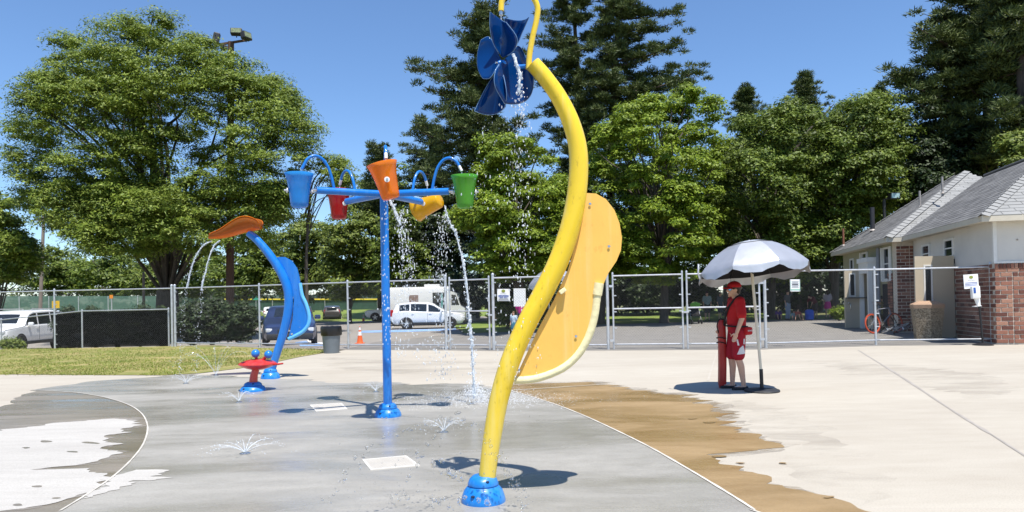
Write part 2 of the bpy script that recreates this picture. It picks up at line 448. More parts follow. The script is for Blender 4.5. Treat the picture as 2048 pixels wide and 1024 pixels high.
sheet('faint_water_stain', jag([G(*p, 0) for p in [(1460, 800), (1560, 815), (1650, 850), (1700, 900), (1800, 950), (1760, 1010), (1640, 980), (1560, 930), (1600, 890), (1500, 860)]], .1, .1, seed=81), .0024, M_stain)
sheet('faint_water_stain', jag([G(*p, 0) for p in [(1640, 720), (1800, 730), (1960, 745), (2040, 780), (1960, 800), (1820, 770), (1700, 750)]], .1, .1, seed=82), .0024, M_stain)
sheet('faint_water_stain', jag([G(*p, 0) for p in [(640, 715), (800, 720), (1000, 725), (1020, 745), (900, 750), (760, 745), (660, 735)]], .1, .1, seed=83), .0024, M_stain)
wl = [(95, 776), (40, 790), (20, 808), (-40, 835), (-150, 860)]
wlg = jag([G(*p, 0) for p in wl], .05, .15, seed=5, closed=False)
sheet('wet_runoff_tan', [*[p.xy for p in rL], *[Vector(p) for p in nearL], Vector((-9, -4)), Vector((-12, 6)), *wlg[::-1]], .003, M_wetleft)
dp = [(-160, 882), (-40, 868), (30, 858), (100, 848), (170, 842), (230, 838), (268, 839), (262, 856), (238, 868), (212, 876), (222, 890), (205, 898), (232, 906), (222, 916), (190, 926), (150, 931), (60, 942), (150, 939), (176, 938), (170, 946), (205, 948), (216, 956), (200, 972), (160, 988), (110, 1004), (60, 1016), (-60, 1034), (-220, 1060)]
sheet('half_dry_margin', jag(grow([G(*p, 0) for p in dp], .05), .08, .05, seed=23), .0068, damp_mat('half_dry_concrete', (.36, .33, .29), .9, 3.0))
sheet('dry_patch', jag([G(*p, 0) for p in dp], .07, .05, seed=21), .0075, M_drypatch)
dp2 = [(222, 960), (255, 942), (300, 941), (338, 946), (310, 951), (285, 955), (345, 957), (300, 963), (275, 962), (245, 978), (200, 990), (150, 1002), (185, 984)]
sheet('dry_patch', jag([G(*p, 0) for p in dp2], .06, .04, seed=31), .0085, M_drypatch)
for k, p in enumerate([(95, 884, 12, 2.2), (182, 887, 14, 2.6), (150, 905, 10, 1.6), (58, 897, 7, 1.4), (70, 975, 9, 1.8), (30, 1012, 10, 2.4), (120, 998, 6, 1.2), (1440, 914, 14, 2.0), (1566, 928, 8, 1.6), (1476, 928, 7, 1.4), (1412, 846, 13, 1.6), (1390, 838, 9, 1.3), (1660, 996, 10, 2.0)]):
    c = p
    sheet('damp_spot', jag([G(c[0] + c[2]*math.cos(a), c[1] + c[3]*math.sin(a), 0) for a in np.linspace(0, 2*math.pi, 10)[:-1]], .03, .05, seed=40+k), .0095, M_wetleft if c[0] < 600 else M_wetbrown)
# joint lines
def strip(name, pts, w, lift, mat, wob=0.0):
    pts = [Vector(p) for p in pts]; mb = MB(); vs = []
    for i, p in enumerate(pts):
        t = (pts[min(i+1, len(pts)-1)] - pts[max(0, i-1)]); t.z = 0; t.normalize(); nrm = Vector((-t.y, t.x, 0))
        ww = w*(1 + wob*mnoise.noise(Vector((p.x*7, p.y*7, 1))))
        vs.append((p + nrm*ww/2, p - nrm*ww/2))
    for i in range(len(vs)-1):
        mb.quad(vs[i][0] + Vector((0, 0, lift)), vs[i][1] + Vector((0, 0, lift)), vs[i+1][1] + Vector((0, 0, lift)), vs[i+1][0] + Vector((0, 0, lift)))
    o = mb.build(name, mat); o['kind'] = 'structure'; return o
bk = catmull([G(*p, 0) for p in [(870, 766), (950, 770), (1000, 777), (1040, 787)]], 5)
strip('expansion_joint', catmull([*bk[:-1], *rR, (1.95, 3.9, 0), (2.25, 3.1, 0)], 3), .022, .0105, M_joint, .5)
strip('expansion_joint', catmull(rL, 2), .017, .0105, M_joint, .5)
strip('expansion_joint', catmull([G(1000, 783, 0), G(1080, 778, 0), G(1170, 772, 0), G(1215, 769, 0)], 4), .03, .0105, M_joint, .5)
strip('expansion_joint', catmull([G(1716, 700, 0), G(1800, 752, 0), G(1900, 818, 0), G(2000, 880, 0), G(2100, 945, 0)], 6), .035, .004, M_joint2, .8)
strip('expansion_joint', catmull([G(1436, 700, 0), G(1424, 735, 0), G(1416, 762, 0)], 4), .03, .004, M_jointp, .9)
# blue accessible-parking paint
M_bluepaint = pm('blue_road_paint', (0.22, 0.36, 0.62), .8, worldco=True, scale=2, var=.25)
M_whitepaint = pm('white_road_paint', (0.72, 0.72, 0.70), .8, worldco=True, scale=2, var=.12)
sheet('blue_painted_band', [G(720, 666), G(800, 664.5), G(912, 661), G(912, 657.5), G(800, 660), G(725, 662)], .014, M_bluepaint, 1.0)
sheet('blue_painted_band', [G(600, 693), G(650, 692), G(632, 686), G(612, 682), G(590, 684)], .014, M_bluepaint, 1.0)
sheet('white_painted_line', [G(650, 692.3), G(656, 691.7), G(620, 680), G(614, 681.8), G(632, 685.6)], .015, M_whitepaint, 1.0)

# ================================================================== chain-link fence
M_galv = pm('galvanised_steel', (0.56, 0.57, 0.58), .42, metal=.55, var=.14, scale=9, bump=.05)
M_wire = pm('galvanised_wire', (0.12, 0.125, 0.13), .5, metal=.2, var=.1)
M_black = pm('black_screen_cloth', (0.003, 0.0035, 0.0035), .95, var=.6, scale=5, alpha=.95, bump=.3, spec=.1)
FH = 2.08
def chainlink(parent, a, b, z0, z1, name='chain_link_mesh', step=0.075, r=.0013):
    a = Vector(a); b = Vector(b); d = b - a; L = d.xy.length; t = d / L; H = z1 - z0; n = Vector((-t.y, t.x, 0))
    V = []; F = []
    for sgn in (1, -1):
        k0 = -H if sgn > 0 else 0.0
        s = k0
        while s < (L if sgn > 0 else L + H):
            # line x = s + sgn*z
            if sgn > 0: za, zb = max(0, -s), min(H, L - s)
            else: za, zb = max(0, s - L), min(H, s)
            if zb - za > .01:
                p = a + t*(s + sgn*za) + Vector((0, 0, z0 + za)); q = a + t*(s + sgn*zb) + Vector((0, 0, z0 + zb))
                e = (q - p).normalized(); u = e.cross(n).normalized(); i = len(V)
                for P_ in (p, q):
                    for an in (0, 2.094, 4.189): V.append(P_ + (n*math.cos(an) + u*math.sin(an))*r + n*(.004*sgn))
                F += [i, i+1, i+4, i+3, i+1, i+2, i+5, i+4, i+2, i, i+3, i+5]
            s += step
    Mi = (Matrix.Translation(parent.location) @ parent.rotation_euler.to_matrix().to_4x4()).inverted()
    o = np_mesh(name, np.array([tuple(Mi @ v) for v in V]), F, 4, M_wire, parent); o['kind'] = 'stuff'
    return o
def post(parent, p, h, r=.038, cap=True, name='post', z=0):
    m = MB().cyl(p + Vector((0, 0, z-.05)), p + Vector((0, 0, h)), r, 12)
    o = m.build(name, M_galv, parent, smooth=True)
    if cap: MB().lathe([(r*1.12, 0), (r*1.12, .03), (r*.8, .055), (0, .07)], p + Vector((0, 0, h)), 12).build('post_cap', M_galv, o, smooth=True)
    return o
def bands(parent, p, t, h, n=6):
    for k in range(n):
        z = .15 + (h-.3)*k/(n-1)
        MB().box(p + t*.05 + Vector((0, -.012, z)), (.085, .03, .03), Matrix.Rotation(math.atan2(t.y, t.x), 3, 'Z')).build('tie_band', M_galv, parent)
def fence(label, pts, h=FH, posts=None, rails=(1, 1), tens=True):
    root = thing('chain_link_fence', pts[0], label, 'fence')
    for i, p in enumerate(pts):
        if posts is None or posts[i]: post(root, p, h + (.06 if (i == 0 or i == len(pts)-1) else .0), .042 if (i == 0 or i == len(pts)-1) else .032)
    for i in range(len(pts)-1):
        a, b = pts[i], pts[i+1]; t = (b-a).normalized()
        MB().cyl(a + Vector((0, 0, h-.02)), b + Vector((0, 0, h-.02)), .024, 10).build('top_rail', M_galv, root, smooth=True)
        if rails[1]: MB().cyl(a + Vector((0, 0, .13)), b + Vector((0, 0, .13)), .021, 10).build('bottom_rail', M_galv, root, smooth=True)
        chainlink(root, a, b, .04, h)
        if tens:
            bands(root, a, t, h)
    return root
K = lambda i: FP[FK[i]].copy()
fence('galvanised chain-link fence beside the lawn at the far left', [K(0), K(1), K(2)], rails=(1, 0))
fence('galvanised chain-link fence behind the grey bin and blue curved post', [K(3), K(4), K(5), K(6)])
fence('short chain-link fence panel carrying two signs behind the yellow post', [K(9), K(10)])
fence('chain-link fence between the lifeguard and the brick building', [K(15), K(16), K(17)])
def gate(label, a, b, latch_right=True):
    t = (b-a).normalized(); root = thing('chain_link_gate', a, label, 'gate')
    for p in (a, b):
        post(root, p, FH - .01, .026, True, 'gate_stile', .06)
    for z, nm in ((FH-.05, 'top_rail'), (1.12, 'middle_rail'), (.14, 'bottom_rail')):
        MB().cyl(a + Vector((0, 0, z)), b + Vector((0, 0, z)), .022, 10).build(nm, M_galv, root, smooth=True)
    chainlink(root, a, b, .08, FH-.04)
    hp = a if latch_right else b; hs = -1 if latch_right else 1
    for z in (.25, 1.75):
        MB().box(hp + t*hs*.045 + Vector((0, -.02, z)), (.12, .05, .06), Matrix.Rotation(math.atan2(t.y, t.x), 3, 'Z')).build('hinge', M_galv, root)
    lp = b if latch_right else a
    MB().rbox(lp + t*(-hs)*.03 + Vector((0, -.03, 1.0)), (.13, .05, .05), Matrix.Rotation(math.atan2(t.y, t.x), 3, 'Z')).build('latch', M_galv, root)
    bands(root, a, t, FH, 5); bands(root, b, -t, FH, 5)
    return root
gate('single walk gate seen behind the white falling water stream', K(7), K(8))
gate('left leaf of the double gate beside the yellow panel', K(11), K(12))
gate('right leaf of the double gate directly behind the lifeguard', K(13), K(14), False)
# lower fence with black screen at the left
root = thing('low_screened_fence', G(165, 697, 0) + Vector((0, .6, 0)), 'low chain-link fence with black screen cloth behind the left fence', 'fence')
lp = [D(-60, 700, 28.6), D(3, 699, 27.4), D(165, 698, 25.9), D(338, 694, 25.1)]
for p in lp: p.z = min(0, ground_z(p.x, p.y))
lh = [1.22, 1.24, 1.37, 1.33]
for p, h in zip(lp, lh): post(root, p, p.z + h if False else h, .03)
for i in range(3):
    MB().cyl(lp[i] + Vector((0, 0, lh[i])), lp[i+1] + Vector((0, 0, lh[i+1])), .023, 10).build('top_rail', M_galv, root, smooth=True)
q = lp[2].lerp(lp[1], .36)
for a, b, ha, hb in ((q, lp[2], 1.33, 1.36), (lp[2], lp[3], 1.36, 1.32)):
    m = MB(); n = 26
    dn = Vector((0, .05, 0))
    for i in range(n):
        for j in range(6):
            def pt(i, j):
                s = i/n; u = j/6; p = a.lerp(b, s); return p + dn + Vector((0, .03*mnoise.noise(Vector((s*9+a.x, u*4, 0))), .02 + u*(ha+(hb-ha)*s - .04)))
            m.quad(pt(i, j), pt(i+1, j), pt(i+1, j+1), pt(i, j+1))
    m.build('screen_cloth', M_black, root, smooth=True)

# signs hanging on the fence
M_signw = pm('sign_white', (0.82, 0.82, 0.80), .45, var=.04)
M_ink = pm('sign_ink', (0.06, 0.06, 0.08), .6, var=.1)
M_inkg = pm('sign_grey_ink', (0.33, 0.34, 0.36), .6, var=.1)
M_green = pm('sign_green', (0.10, 0.42, 0.28), .5, var=.08)
M_emb = pm('sign_emblem', (0.24, 0.27, 0.05), .5, var=.2)
M_inkb = pm('sign_blue_ink', (0.08, 0.11, 0.33), .6, var=.1)
def on_fence(px, py, i, j):
    """point on the fence plane between posts i, j seen at a pixel"""
    a, b = K(i), K(j); n = Vector((-(b-a).y, (b-a).x, 0)); d = ray(px, py); o = Vector((0, 0, CAM_H))
    return o + d*((a-o).dot(n)/d.dot(n))
def sign(label, corners, kind):
    tl, tr, br, bl = corners; r = (tr-tl).normalized(); u = Vector((0, 0, 1)); w = (tr-tl).length; h = (tl-bl).length; n = r.cross(u)
    c = (tl+br)/2 + n*.03
    root = thing('fence_sign', c - u*h/2, label, 'sign')
    rot = Matrix((r, -n, u)).transposed()
    MB().rbox(c, (w, .012, h), rot, .004).build('sign_plate', M_signw, root)
    f = c + n*.009
    def bar(cx, cz, bw, bh, mat, name='text_line'):
        MB().box(f + r*cx + u*cz, (bw, .003, bh), rot).build(name, mat, root)
    for sx in (-.44, .44):
        for sz in (-.45, .45): MB().box(c + r*sx*w + u*sz*h + n*.008, (.02, .01, .02), rot).build('cable_tie', M_galv, root)
    if kind == 'notice':
        MB().lathe([(.045, 0), (.045, .003), (0, .0035)], f + u*h*.33, 16, Matrix((r, u, n)).transposed(), sx=1.25).build('emblem', M_emb, root)
        text_mesh('heading', 'NOTICE', .05, f + u*h*.12 + n*.003, r, u, M_inkg, root)
        for k in range(4): bar(0, h*(-.02 - .07*k), w*(.82 if k < 3 else .6), .012, M_inkb)
        bar(0, -h*.36, w*.8, .06, M_inkg, 'footer_block')
    elif kind == 'green':
        bar(0, -h*.36, w*.93, h*.07, M_green, 'green_band')
        for sx in (-.46, .46): bar(sx*w, -.02*h, .008, h*.75, M_green, 'green_border')
        for k in range(7): bar(0, h*(.34 - .085*k), w*(.72 - .1*(k % 2)), .012 if k != 3 else .022, M_inkg if k != 3 else M_ink)
    return root
def corners_on(px0, py0, px1, py1, i, j): return [on_fence(*c, i, j) for c in ((px0, py0), (px1, py0), (px1, py1), (px0, py1))]
sign('white notice sign with round emblem on fence left of the yellow post', corners_on(995, 578, 1020, 602, 9, 10), 'notice')
M_signback = M_signw
def far_board():
    c = corners_on(1027, 577, 1051, 613, 9, 10); tl, tr, br, bl = c
    r = (tr-tl).normalized(); n = r.cross(Vector((0, 0, 1))); mid = (tl+br)/2 - n*.03
    root = thing('fence_sign', mid - Vector((0, 0, (tl-bl).length/2)), 'blank white board hung behind the fence mesh beside the yellow post', 'sign')
    MB().rbox(mid, ((tr-tl).length, .012, (tl-bl).length), Matrix((r, -n, Vector((0, 0, 1)))).transposed(), .004).build('sign_plate', M_signw, root)
    MB().box(mid - n*.012, ((tr-tl).length*.9, .012, .03), Matrix((r, -n, Vector((0, 0, 1)))).transposed()).build('back_batten', M_galv, root)
far_board()
sign('white paper sign with green border on the fence right of umbrella', corners_on(1579, 559, 1599, 583, 15, 16), 'green')

# ================================================================== water play features
def paint(name, col, rough=.32, coat=.25, **k): return pm(name, col, rough, var=.05, scale=5, coat=coat, bump=.03, bscale=60, rvar=.08, **k)
def weather(m, wear, amt, speck, samt, streak=(6, 6, .5)):
    """faded vertical streaks and dark specks on painted equipment"""
    N, L = m.node_tree.nodes, m.node_tree.links; b = N['Principled BSDF']; src = b.inputs['Base Color'].links[0].from_socket
    tc = N.new('ShaderNodeTexCoord')
    for col, a, sc, st, lo, hi in ((wear, amt, 1.6, streak, .50, .72), (speck, samt, 11, (2.4, 2.4, 1), .60, .68)):
        mp = N.new('ShaderNodeMapping'); mp.inputs['Scale'].default_value = st; L.new(tc.outputs['Object'], mp.inputs[0])
        nz = N.new('ShaderNodeTexNoise'); nz.inputs['Scale'].default_value = sc; nz.inputs['Detail'].default_value = 7; nz.inputs['Roughness'].default_value = .65; L.new(mp.outputs[0], nz.inputs['Vector'])
        mr = N.new('ShaderNodeMapRange'); mr.inputs[1].default_value = lo; mr.inputs[2].default_value = hi; mr.inputs[3].default_value = 0; mr.inputs[4].default_value = a; L.new(nz.outputs['Fac'], mr.inputs[0])
        mx = N.new('ShaderNodeMixRGB'); L.new(mr.outputs[0], mx.inputs[0]); L.new(src, mx.inputs[1]); mx.inputs[2].default_value = (*col, 1); src = mx.outputs[0]
    L.new(src, b.inputs['Base Color']); return m
M_yel = paint('yellow_paint', (0.80, 0.56, 0.025))
M_yel2 = pm('orange_yellow_board', (0.84, 0.49, 0.10), .5, var=.05, scale=3, bump=.03)
M_noodle = pm('pale_yellow_foam', (0.80, 0.72, 0.42), .75, var=.07, scale=9, bump=.25, bscale=25)
M_bluem = paint('blue_paint', (0.006, 0.165, 0.56))
M_bluedome = pm('blue_base_plastic', (0.010, 0.19, 0.58), .38, var=.10, scale=8, bump=.12, bscale=30, coat=.2)
M_lblue = pm('light_blue_foam', (0.12, 0.44, 0.80), .6, var=.06, scale=8, bump=.15)
M_redm = paint('red_paint', (0.52, 0.028, 0.022))
M_acryl = None
def acrylic(name, col, alpha, rough=.12, tw=.35):
    """tinted translucent plastic: part passes straight through, part glows through, gloss on top"""
    m, nt, N, L = _nt(name); b = N['Principled BSDF']; out = N['Material Output']
    tcx = N.new('ShaderNodeTexCoord'); nz = N.new('ShaderNodeTexNoise'); nz.inputs['Scale'].default_value = 7; L.new(tcx.outputs['Object'], nz.inputs['Vector'])
    mr = N.new('ShaderNodeMixRGB'); mr.inputs[1].default_value = (*[c*.82 for c in col], 1); mr.inputs[2].default_value = (*[min(1, c*1.15) for c in col], 1)
    L.new(nz.outputs['Fac'], mr.inputs[0]); L.new(mr.outputs[0], b.inputs['Base Color'])
    b.inputs['Roughness'].default_value = rough; b.inputs['Coat Weight'].default_value = .4
    t = N.new('ShaderNodeBsdfTranslucent'); L.new(mr.outputs[0], t.inputs[0])
    m1 = N.new('ShaderNodeMixShader'); m1.inputs[0].default_value = tw; L.new(b.outputs[0], m1.inputs[1]); L.new(t.outputs[0], m1.inputs[2])
    tr = N.new('ShaderNodeBsdfTransparent'); tr.inputs[0].default_value = (*[min(1, .25 + c*.9) for c in col], 1)
    m2 = N.new('ShaderNodeMixShader'); m2.inputs[0].default_value = alpha; L.new(tr.outputs[0], m2.inputs[1]); L.new(m1.outputs[0], m2.inputs[2])
    L.new(m2.outputs[0], out.inputs[0]); MATS[name] = m; return m
weather(M_yel, (.80, .70, .30), .55, (.36, .23, .02), .38); weather(M_yel2, (.84, .62, .28), .45, (.62, .30, .06), .3, (9, 9, .35))
weather(M_bluem, (.10, .30, .62), .35, (.01, .06, .22), .4); weather(M_bluedome, (.16, .36, .62), .5, (.01, .07, .25), .5); weather(M_redm, (.58, .14, .11), .4, (.25, .01, .01), .4)
A_blue = acrylic('deep_blue_acrylic', (0.003, 0.065, 0.27), .84, .07, .45)
A_orange = acrylic('orange_acrylic', (0.85, 0.26, 0.01), .86)
A_amber = acrylic('amber_acrylic', (0.56, 0.19, 0.025), .60, .06, .45)
A_lblue = acrylic('blue_acrylic', (0.04, 0.34, 0.75), .85)
A_red = acrylic('red_acrylic', (0.50, 0.008, 0.015), .85)
A_yellow = acrylic('yellow_acrylic', (0.85, 0.52, 0.005), .88)
A_green = acrylic('green_acrylic', (0.12, 0.46, 0.04), .85)
M_steel = pm('stainless_steel', (0.62, 0.62, 0.60), .22, metal=.9, var=.08)
M_hole = pm('dark_recess', (0.01, 0.02, 0.06), .8)
M_whitepl = pm('white_plastic', (0.80, 0.80, 0.78), .35, var=.05)
def dome_base(parent, p, r, h, mat, collar=.62):
    d = MB().lathe([(r*1.0, -.01), (r*1.02, .012), (r*.98, h*.22), (r*.88, h*.45), (r*.72, h*.60), (r*.66, h*.64), (r*.64, h*.66)], p, 32).build('base_dome', mat, parent, smooth=True, angle=50)
    MB().lathe([(r*.70, h*.66), (r*.71, h*.70), (r*.62, h*.88), (r*.46, h*1.0), (0, h*1.0)], p, 32).build('base_collar', mat, d, smooth=True, angle=50)
    for a in (-2.05, .9):
        q = p + Vector((math.cos(a)*r*.93, math.sin(a)*r*.93, h*.38))
        MB().sphere(q, (r*.10, r*.10, r*.05), 10, 6).build('bolt_recess', M_hole, d, smooth=True)
    for a in (-1.2, 2.0):
        q = p + Vector((math.cos(a)*r*.60, math.sin(a)*r*.60, h*.86))
        MB().sphere(q, (r*.09, r*.09, r*.05), 10, 6).build('bolt_recess', M_hole, d, smooth=True)
    return d
def plate(outline, y0, thick, px=True):
    """flat board: outline in pixels at distance y0 -> prism"""
    return MB().prism([D(a, b, y0) for a, b in outline], (0, thick, 0))

# ---- yellow pinwheel post
YB = G(967, 1003, 0); yd = YB.y
root = thing('pinwheel_water_post', YB, 'tall curved yellow water post with blue pinwheel on top', 'water feature')
dome_base(root, YB, .155, .185, M_bluedome)
cl = [(971, 990), (977, 930), (986, 865), (999, 795), (1021, 722), (1053, 648), (1088, 582), (1120, 515), (1144, 440), (1156, 365), (1156, 300), (1142, 245), (1118, 195), (1090, 155), (1066, 128)]
c3 = catmull([D(x, y, yd) for x, y in cl], 6)
nn = len(c3); rr = [.057 + .016*math.sin(math.pi*min(1, i/nn*1.12)) for i in range(nn)]
pole = MB().tube(c3, rr, 20).build('pole', M_yel, root, smooth=True, angle=60)
gn = catmull([D(x, y, yd) for x, y in [(1057, 138), (1059, 110), (1065, 75), (1073, 40), (1075, 15), (1066, -5), (1050, -17), (1031, -21), (1014, -14), (1004, 2), (1002, 22)]], 6)
MB().tube(gn, .021, 12).build('gooseneck_pipe', M_yel, root, smooth=True, angle=60)
MB().cyl(gn[-1] + Vector((0, 0, .01)), gn[-1] + Vector((0, 0, -.03)), .014, 12).build('spout_nozzle', M_steel, root, smooth=True)
po = [(1030, 758), (1050, 715), (1078, 655), (1108, 600), (1136, 540), (1157, 470), (1170, 410), (1173, 386), (1192, 387), (1212, 398), (1229, 420), (1239, 446), (1244, 475), (1242, 500), (1233, 522), (1217, 546), (1207, 568), (1204, 585)]
nd = [(1198, 574), (1193, 600), (1190, 625), (1183, 655), (1172, 683), (1155, 710), (1130, 733), (1100, 748), (1065, 758), (1028, 760)]
pb = plate(po + nd[1:-1], yd + .03, .022)
panel = pb.build('wing_panel', M_yel2, root)
nc = catmull([D(x, y, yd + .04) for x, y in nd], 5)
MB().tube(nc, [.029 + .0025*mnoise.noise(Vector((i*.7, 0, 0))) for i in range(len(nc))], 12).build('foam_edging', M_noodle, root, smooth=True, angle=60)
MB().cyl(D(1198, 566, yd+.04), D(1194, 590, yd+.04), .036, 12).build('foam_end_sleeve', M_noodle, root, smooth=True)
for (x, y) in [(1180, 408), (1218, 493), (1152, 673), (1038, 741)]:
    q = D(x, y, yd + .022)
    MB().lathe([(.010, 0), (.010, .002), (.005, .004), (0, .004)], q, 10, Matrix.Rotation(R(90), 3, 'X')).build('bolt', M_steel, panel, smooth=True)
q = D(1125, 582, yd + .0)
MB().rbox(q, (.05, .05, .03), Matrix.Rotation(R(-35), 3, 'Y'), .006).build('clamp', M_noodle, panel)
# pinwheel: five cupped blades on a hub; axis points to the front left
hub = D(1003, 128, yd - .03)
ax = Vector((-.84, -.54, .03)).normalized(); e1 = ax.cross(Vector((0, 0, 1))).normalized(); e2 = e1.cross(ax).normalized()
pin = MB().cyl(D(1064, 132, yd + .03), hub + Vector((.01, .09, 0)), .017, 14).build('pinwheel_axle', M_bluem, root, smooth=True)
MB().lathe([(.0, .035), (.014, .032), (.026, .012), (.03, -.012), (.022, -.03), (0, -.10)], hub, 20, Matrix((e1, e2, ax)).transposed()).build('pinwheel_hub', M_bluem, pin, smooth=True)
MB().lathe([(0, .052), (.008, .05), (.009, .03)], hub, 10, Matrix((e1, e2, ax)).transposed()).build('hub_bolt', M_steel, pin, smooth=True)
def blade(A, B, bow, bulge, out):
    """sheet of bent acrylic between two curved edges that both leave the hub"""
    a3 = catmull([D(x, y, yd - .03 + d) for x, y, d in A], 6); b3 = catmull([D(x, y, yd - .03 + d) for x, y, d in B], 6); n = len(a3)-1; nv = 12; od = Vector((out[0], 0, -out[1])).normalized()
    def pt(i, j):
        u, v = i/n, j/nv; w4 = 4*v*(1-v)
        return a3[i].lerp(b3[i], v) + od*(bow*w4*u*u) + Vector((.25*bulge*w4*u, bulge*w4*math.sin(min(1, u*1.2)*math.pi*.5), 0))
    m = MB()
    for i in range(n):
        for j in range(nv): m.quad(pt(i, j), pt(i+1, j), pt(i+1, j+1), pt(i, j+1))
    ob = m.build('pinwheel_blade', A_blue, pin, smooth=True, angle=80)
    so = ob.modifiers.new('thickness', 'SOLIDIFY'); so.thickness = .005
    MB().tube([pt(i, 0) for i in range(3, n+1)] + [pt(n, j) for j in range(1, nv+1)] + [pt(i, nv) for i in range(n-1, 2, -1)], .0024, 6).build('blade_rim', pm('pale_blue_edge', (.14, .25, .42), .3), ob, smooth=True)
blade([(1005, 116, 0), (987, 88, -.03), (980, 55, -.07), (980, 24, -.09)], [(1005, 116, 0), (1027, 102, -.10), (1034, 76, -.17), (1012, 44, -.15)], .02, .11, (-.1, -1))
blade([(1008, 112, .03), (1032, 92, .05), (1045, 64, .02), (1058, 35, -.03)], [(1008, 112, .03), (1009, 84, .12), (1008, 55, .16), (1010, 36, .14)], .015, .09, (.3, -1))
blade([(1003, 120, .0), (990, 94, .07), (978, 74, .10), (962, 80, .10)], [(1003, 120, 0), (992, 138, -.08), (980, 156, -.09), (966, 157, -.06)], .055, .07, (-1, .0))
blade([(1003, 135, .02), (984, 156, .03), (966, 186, .04), (949, 222, .03)], [(1003, 135, 0), (1010, 165, -.09), (1013, 190, -.09), (1010, 214, -.05)], .022, .07, (0, 1))
blade([(1010, 118, .02), (1036, 92, .06), (1054, 120, .08), (1067, 148, .06)], [(1006, 122, -.01), (991, 142, -.13), (990, 172, -.15), (1009, 207, -.08)], .060, .10, (.62, .75))

# ---- five-bucket post
BB = G(776, 833, 0); bd = BB.y
root = thing('bucket_water_post', BB, 'blue post with five coloured tipping buckets on radiating arms', 'water feature')
dome_base(root, BB, .165, .165, M_bluedome)
zc = (D(770, 388, bd)).z; topx = D(768, 400, bd).x
top = Vector((topx, bd, zc))
MB().tube([BB + Vector((0, 0, .02)), BB.lerp(top, .5) , top + Vector((0, 0, .02))], [.055, .053, .052], 20).build('pole', M_bluem, root, smooth=True)
MB().sphere(top, (.075, .075, .07), 16, 10).build('arm_hub', M_bluem, root, smooth=True)
bk_mats = {'orange': A_orange, 'green': A_green, 'yellow': A_yellow, 'red': A_red, 'blue': A_lblue}
BUCKET = {}
for nm, adeg, tilt in (('orange', -78, 15), ('green', -8, 2), ('yellow', 64, 105), ('red', 136, 0), ('blue', 208, 0)):
    a = R(adeg); rd = Vector((math.cos(a), math.sin(a), 0)); tg = Vector((-math.sin(a), math.cos(a), 0)); up = Vector((0, 0, 1))
    arm = MB().cyl(top + rd*.02, top + rd*.83, .043, 16).build('arm', M_bluem, root, smooth=True)
    arm['label'] = f'blue arm carrying the {nm} bucket'
    MB().cyl(top + rd*.83, top + rd*.885, .018, 10).build('arm_end_pin', M_steel, arm, smooth=True)
    bc = top + rd*1.03 + Vector((0, 0, -.02))
    # bucket: open shell turning about the radial axle
    rot = Matrix((tg, up.cross(tg), up)).transposed()
    tl = Matrix.Rotation(R(tilt if nm != 'yellow' else -tilt), 3, rd) @ rot
    if nm == 'orange': tl = Matrix.Rotation(R(14), 3, rd) @ rot
    def prof(th): return [(0.0, -.195), (.080, -.195), (.098, -.178), (.104, -.14), (.114, -.05), (.131, .07), (.150, .155), (.170, .205)]
    b = MB().lathe(prof(0), bc, 36, tl, cap=False).build('bucket', bk_mats[nm], root, smooth=True, angle=60)
    so = b.modifiers.new('thickness', 'SOLIDIFY'); so.thickness = .006
    b['label'] = f'{nm} translucent tipping bucket'
    BUCKET[nm] = (bc, tl, rd)
    for sd in (-1, 1):
        e = bc + rd*sd*.125 + Vector((0, 0, -.0))
        MB().cyl(e, e + rd*sd*.05, .012, 8).build('axle_bolt', M_steel, b, smooth=True)
        MB().lathe([(.03, 0), (.03, .008), (0, .012)], e + rd*sd*.012, 14, Matrix((tg, up, rd*sd)).transposed()).build('axle_washer', M_whitepl, b, smooth=True)
    g0 = top + rd*.62 + Vector((0, 0, .03))
    gp = [g0, g0 + rd*.03 + up*.14, g0 + rd*.075 + up*.27, g0 + rd*.15 + up*.36, g0 + rd*.235 + up*.38, g0 + rd*.31 + up*.335, g0 + rd*.345 + up*.275]
    gc = catmull(gp, 5)
    gk = MB().tube(gc, .018, 12).build('gooseneck_pipe', M_bluem, root, smooth=True, angle=60)
    dr = (gc[-1]-gc[-2]).normalized()
    MB().cyl(gc[-1] - dr*.002, gc[-1] + dr*.07, .0185, 12).build('spout_sleeve', M_whitepl if nm != 'blue' else M_bluem, gk, smooth=True)
    BUCKET[nm+'_spout'] = gc[-1] + dr*.07

# ---- blue post with amber trough
CB = G(541, 757, 0); cd = CB.y
root = thing('trough_water_post', CB, 'leaning blue curved water post with amber trough on top', 'water feature')
dome_base(root, CB, .18, .20, M_bluedome)
pl = [(541, 748), (552, 712), (566, 668), (576, 622), (576, 582), (563, 547), (541, 512), (516, 482), (497, 466)]
p3 = catmull([D(x, y, cd) for x, y in pl], 6)
MB().tube(p3, [.068 + .016*math.sin(math.pi*i/len(p3)) for i in range(len(p3))], 18).build('pole', M_bluem, root, smooth=True, angle=60)
po = [(543, 521), (556, 514), (570, 514), (584, 522), (594, 537), (599, 556), (601, 575), (606, 598), (616, 620), (618, 640), (612, 657), (600, 668), (584, 674), (577, 677), (585, 640), (588, 600), (580, 570), (562, 540)]
wp = plate(po, cd + .03, .03).build('wing_panel', M_bluem, root)
ne = catmull([D(x, y, cd + .035) for x, y in [(600, 566), (604, 590), (612, 608), (618, 630), (617, 648), (607, 662), (592, 671), (577, 678)]], 5)
MB().tube(ne, .036, 12).build('foam_edging', M_lblue, root, smooth=True, angle=60)
for (x, y) in [(550, 522), (585, 595), (584, 668)]:
    MB().lathe([(.022, 0), (.022, .01), (0, .016)], D(x, y, cd + .02), 10, Matrix.Rotation(R(90), 3, 'X')).build('bolt', M_steel, wp, smooth=True)
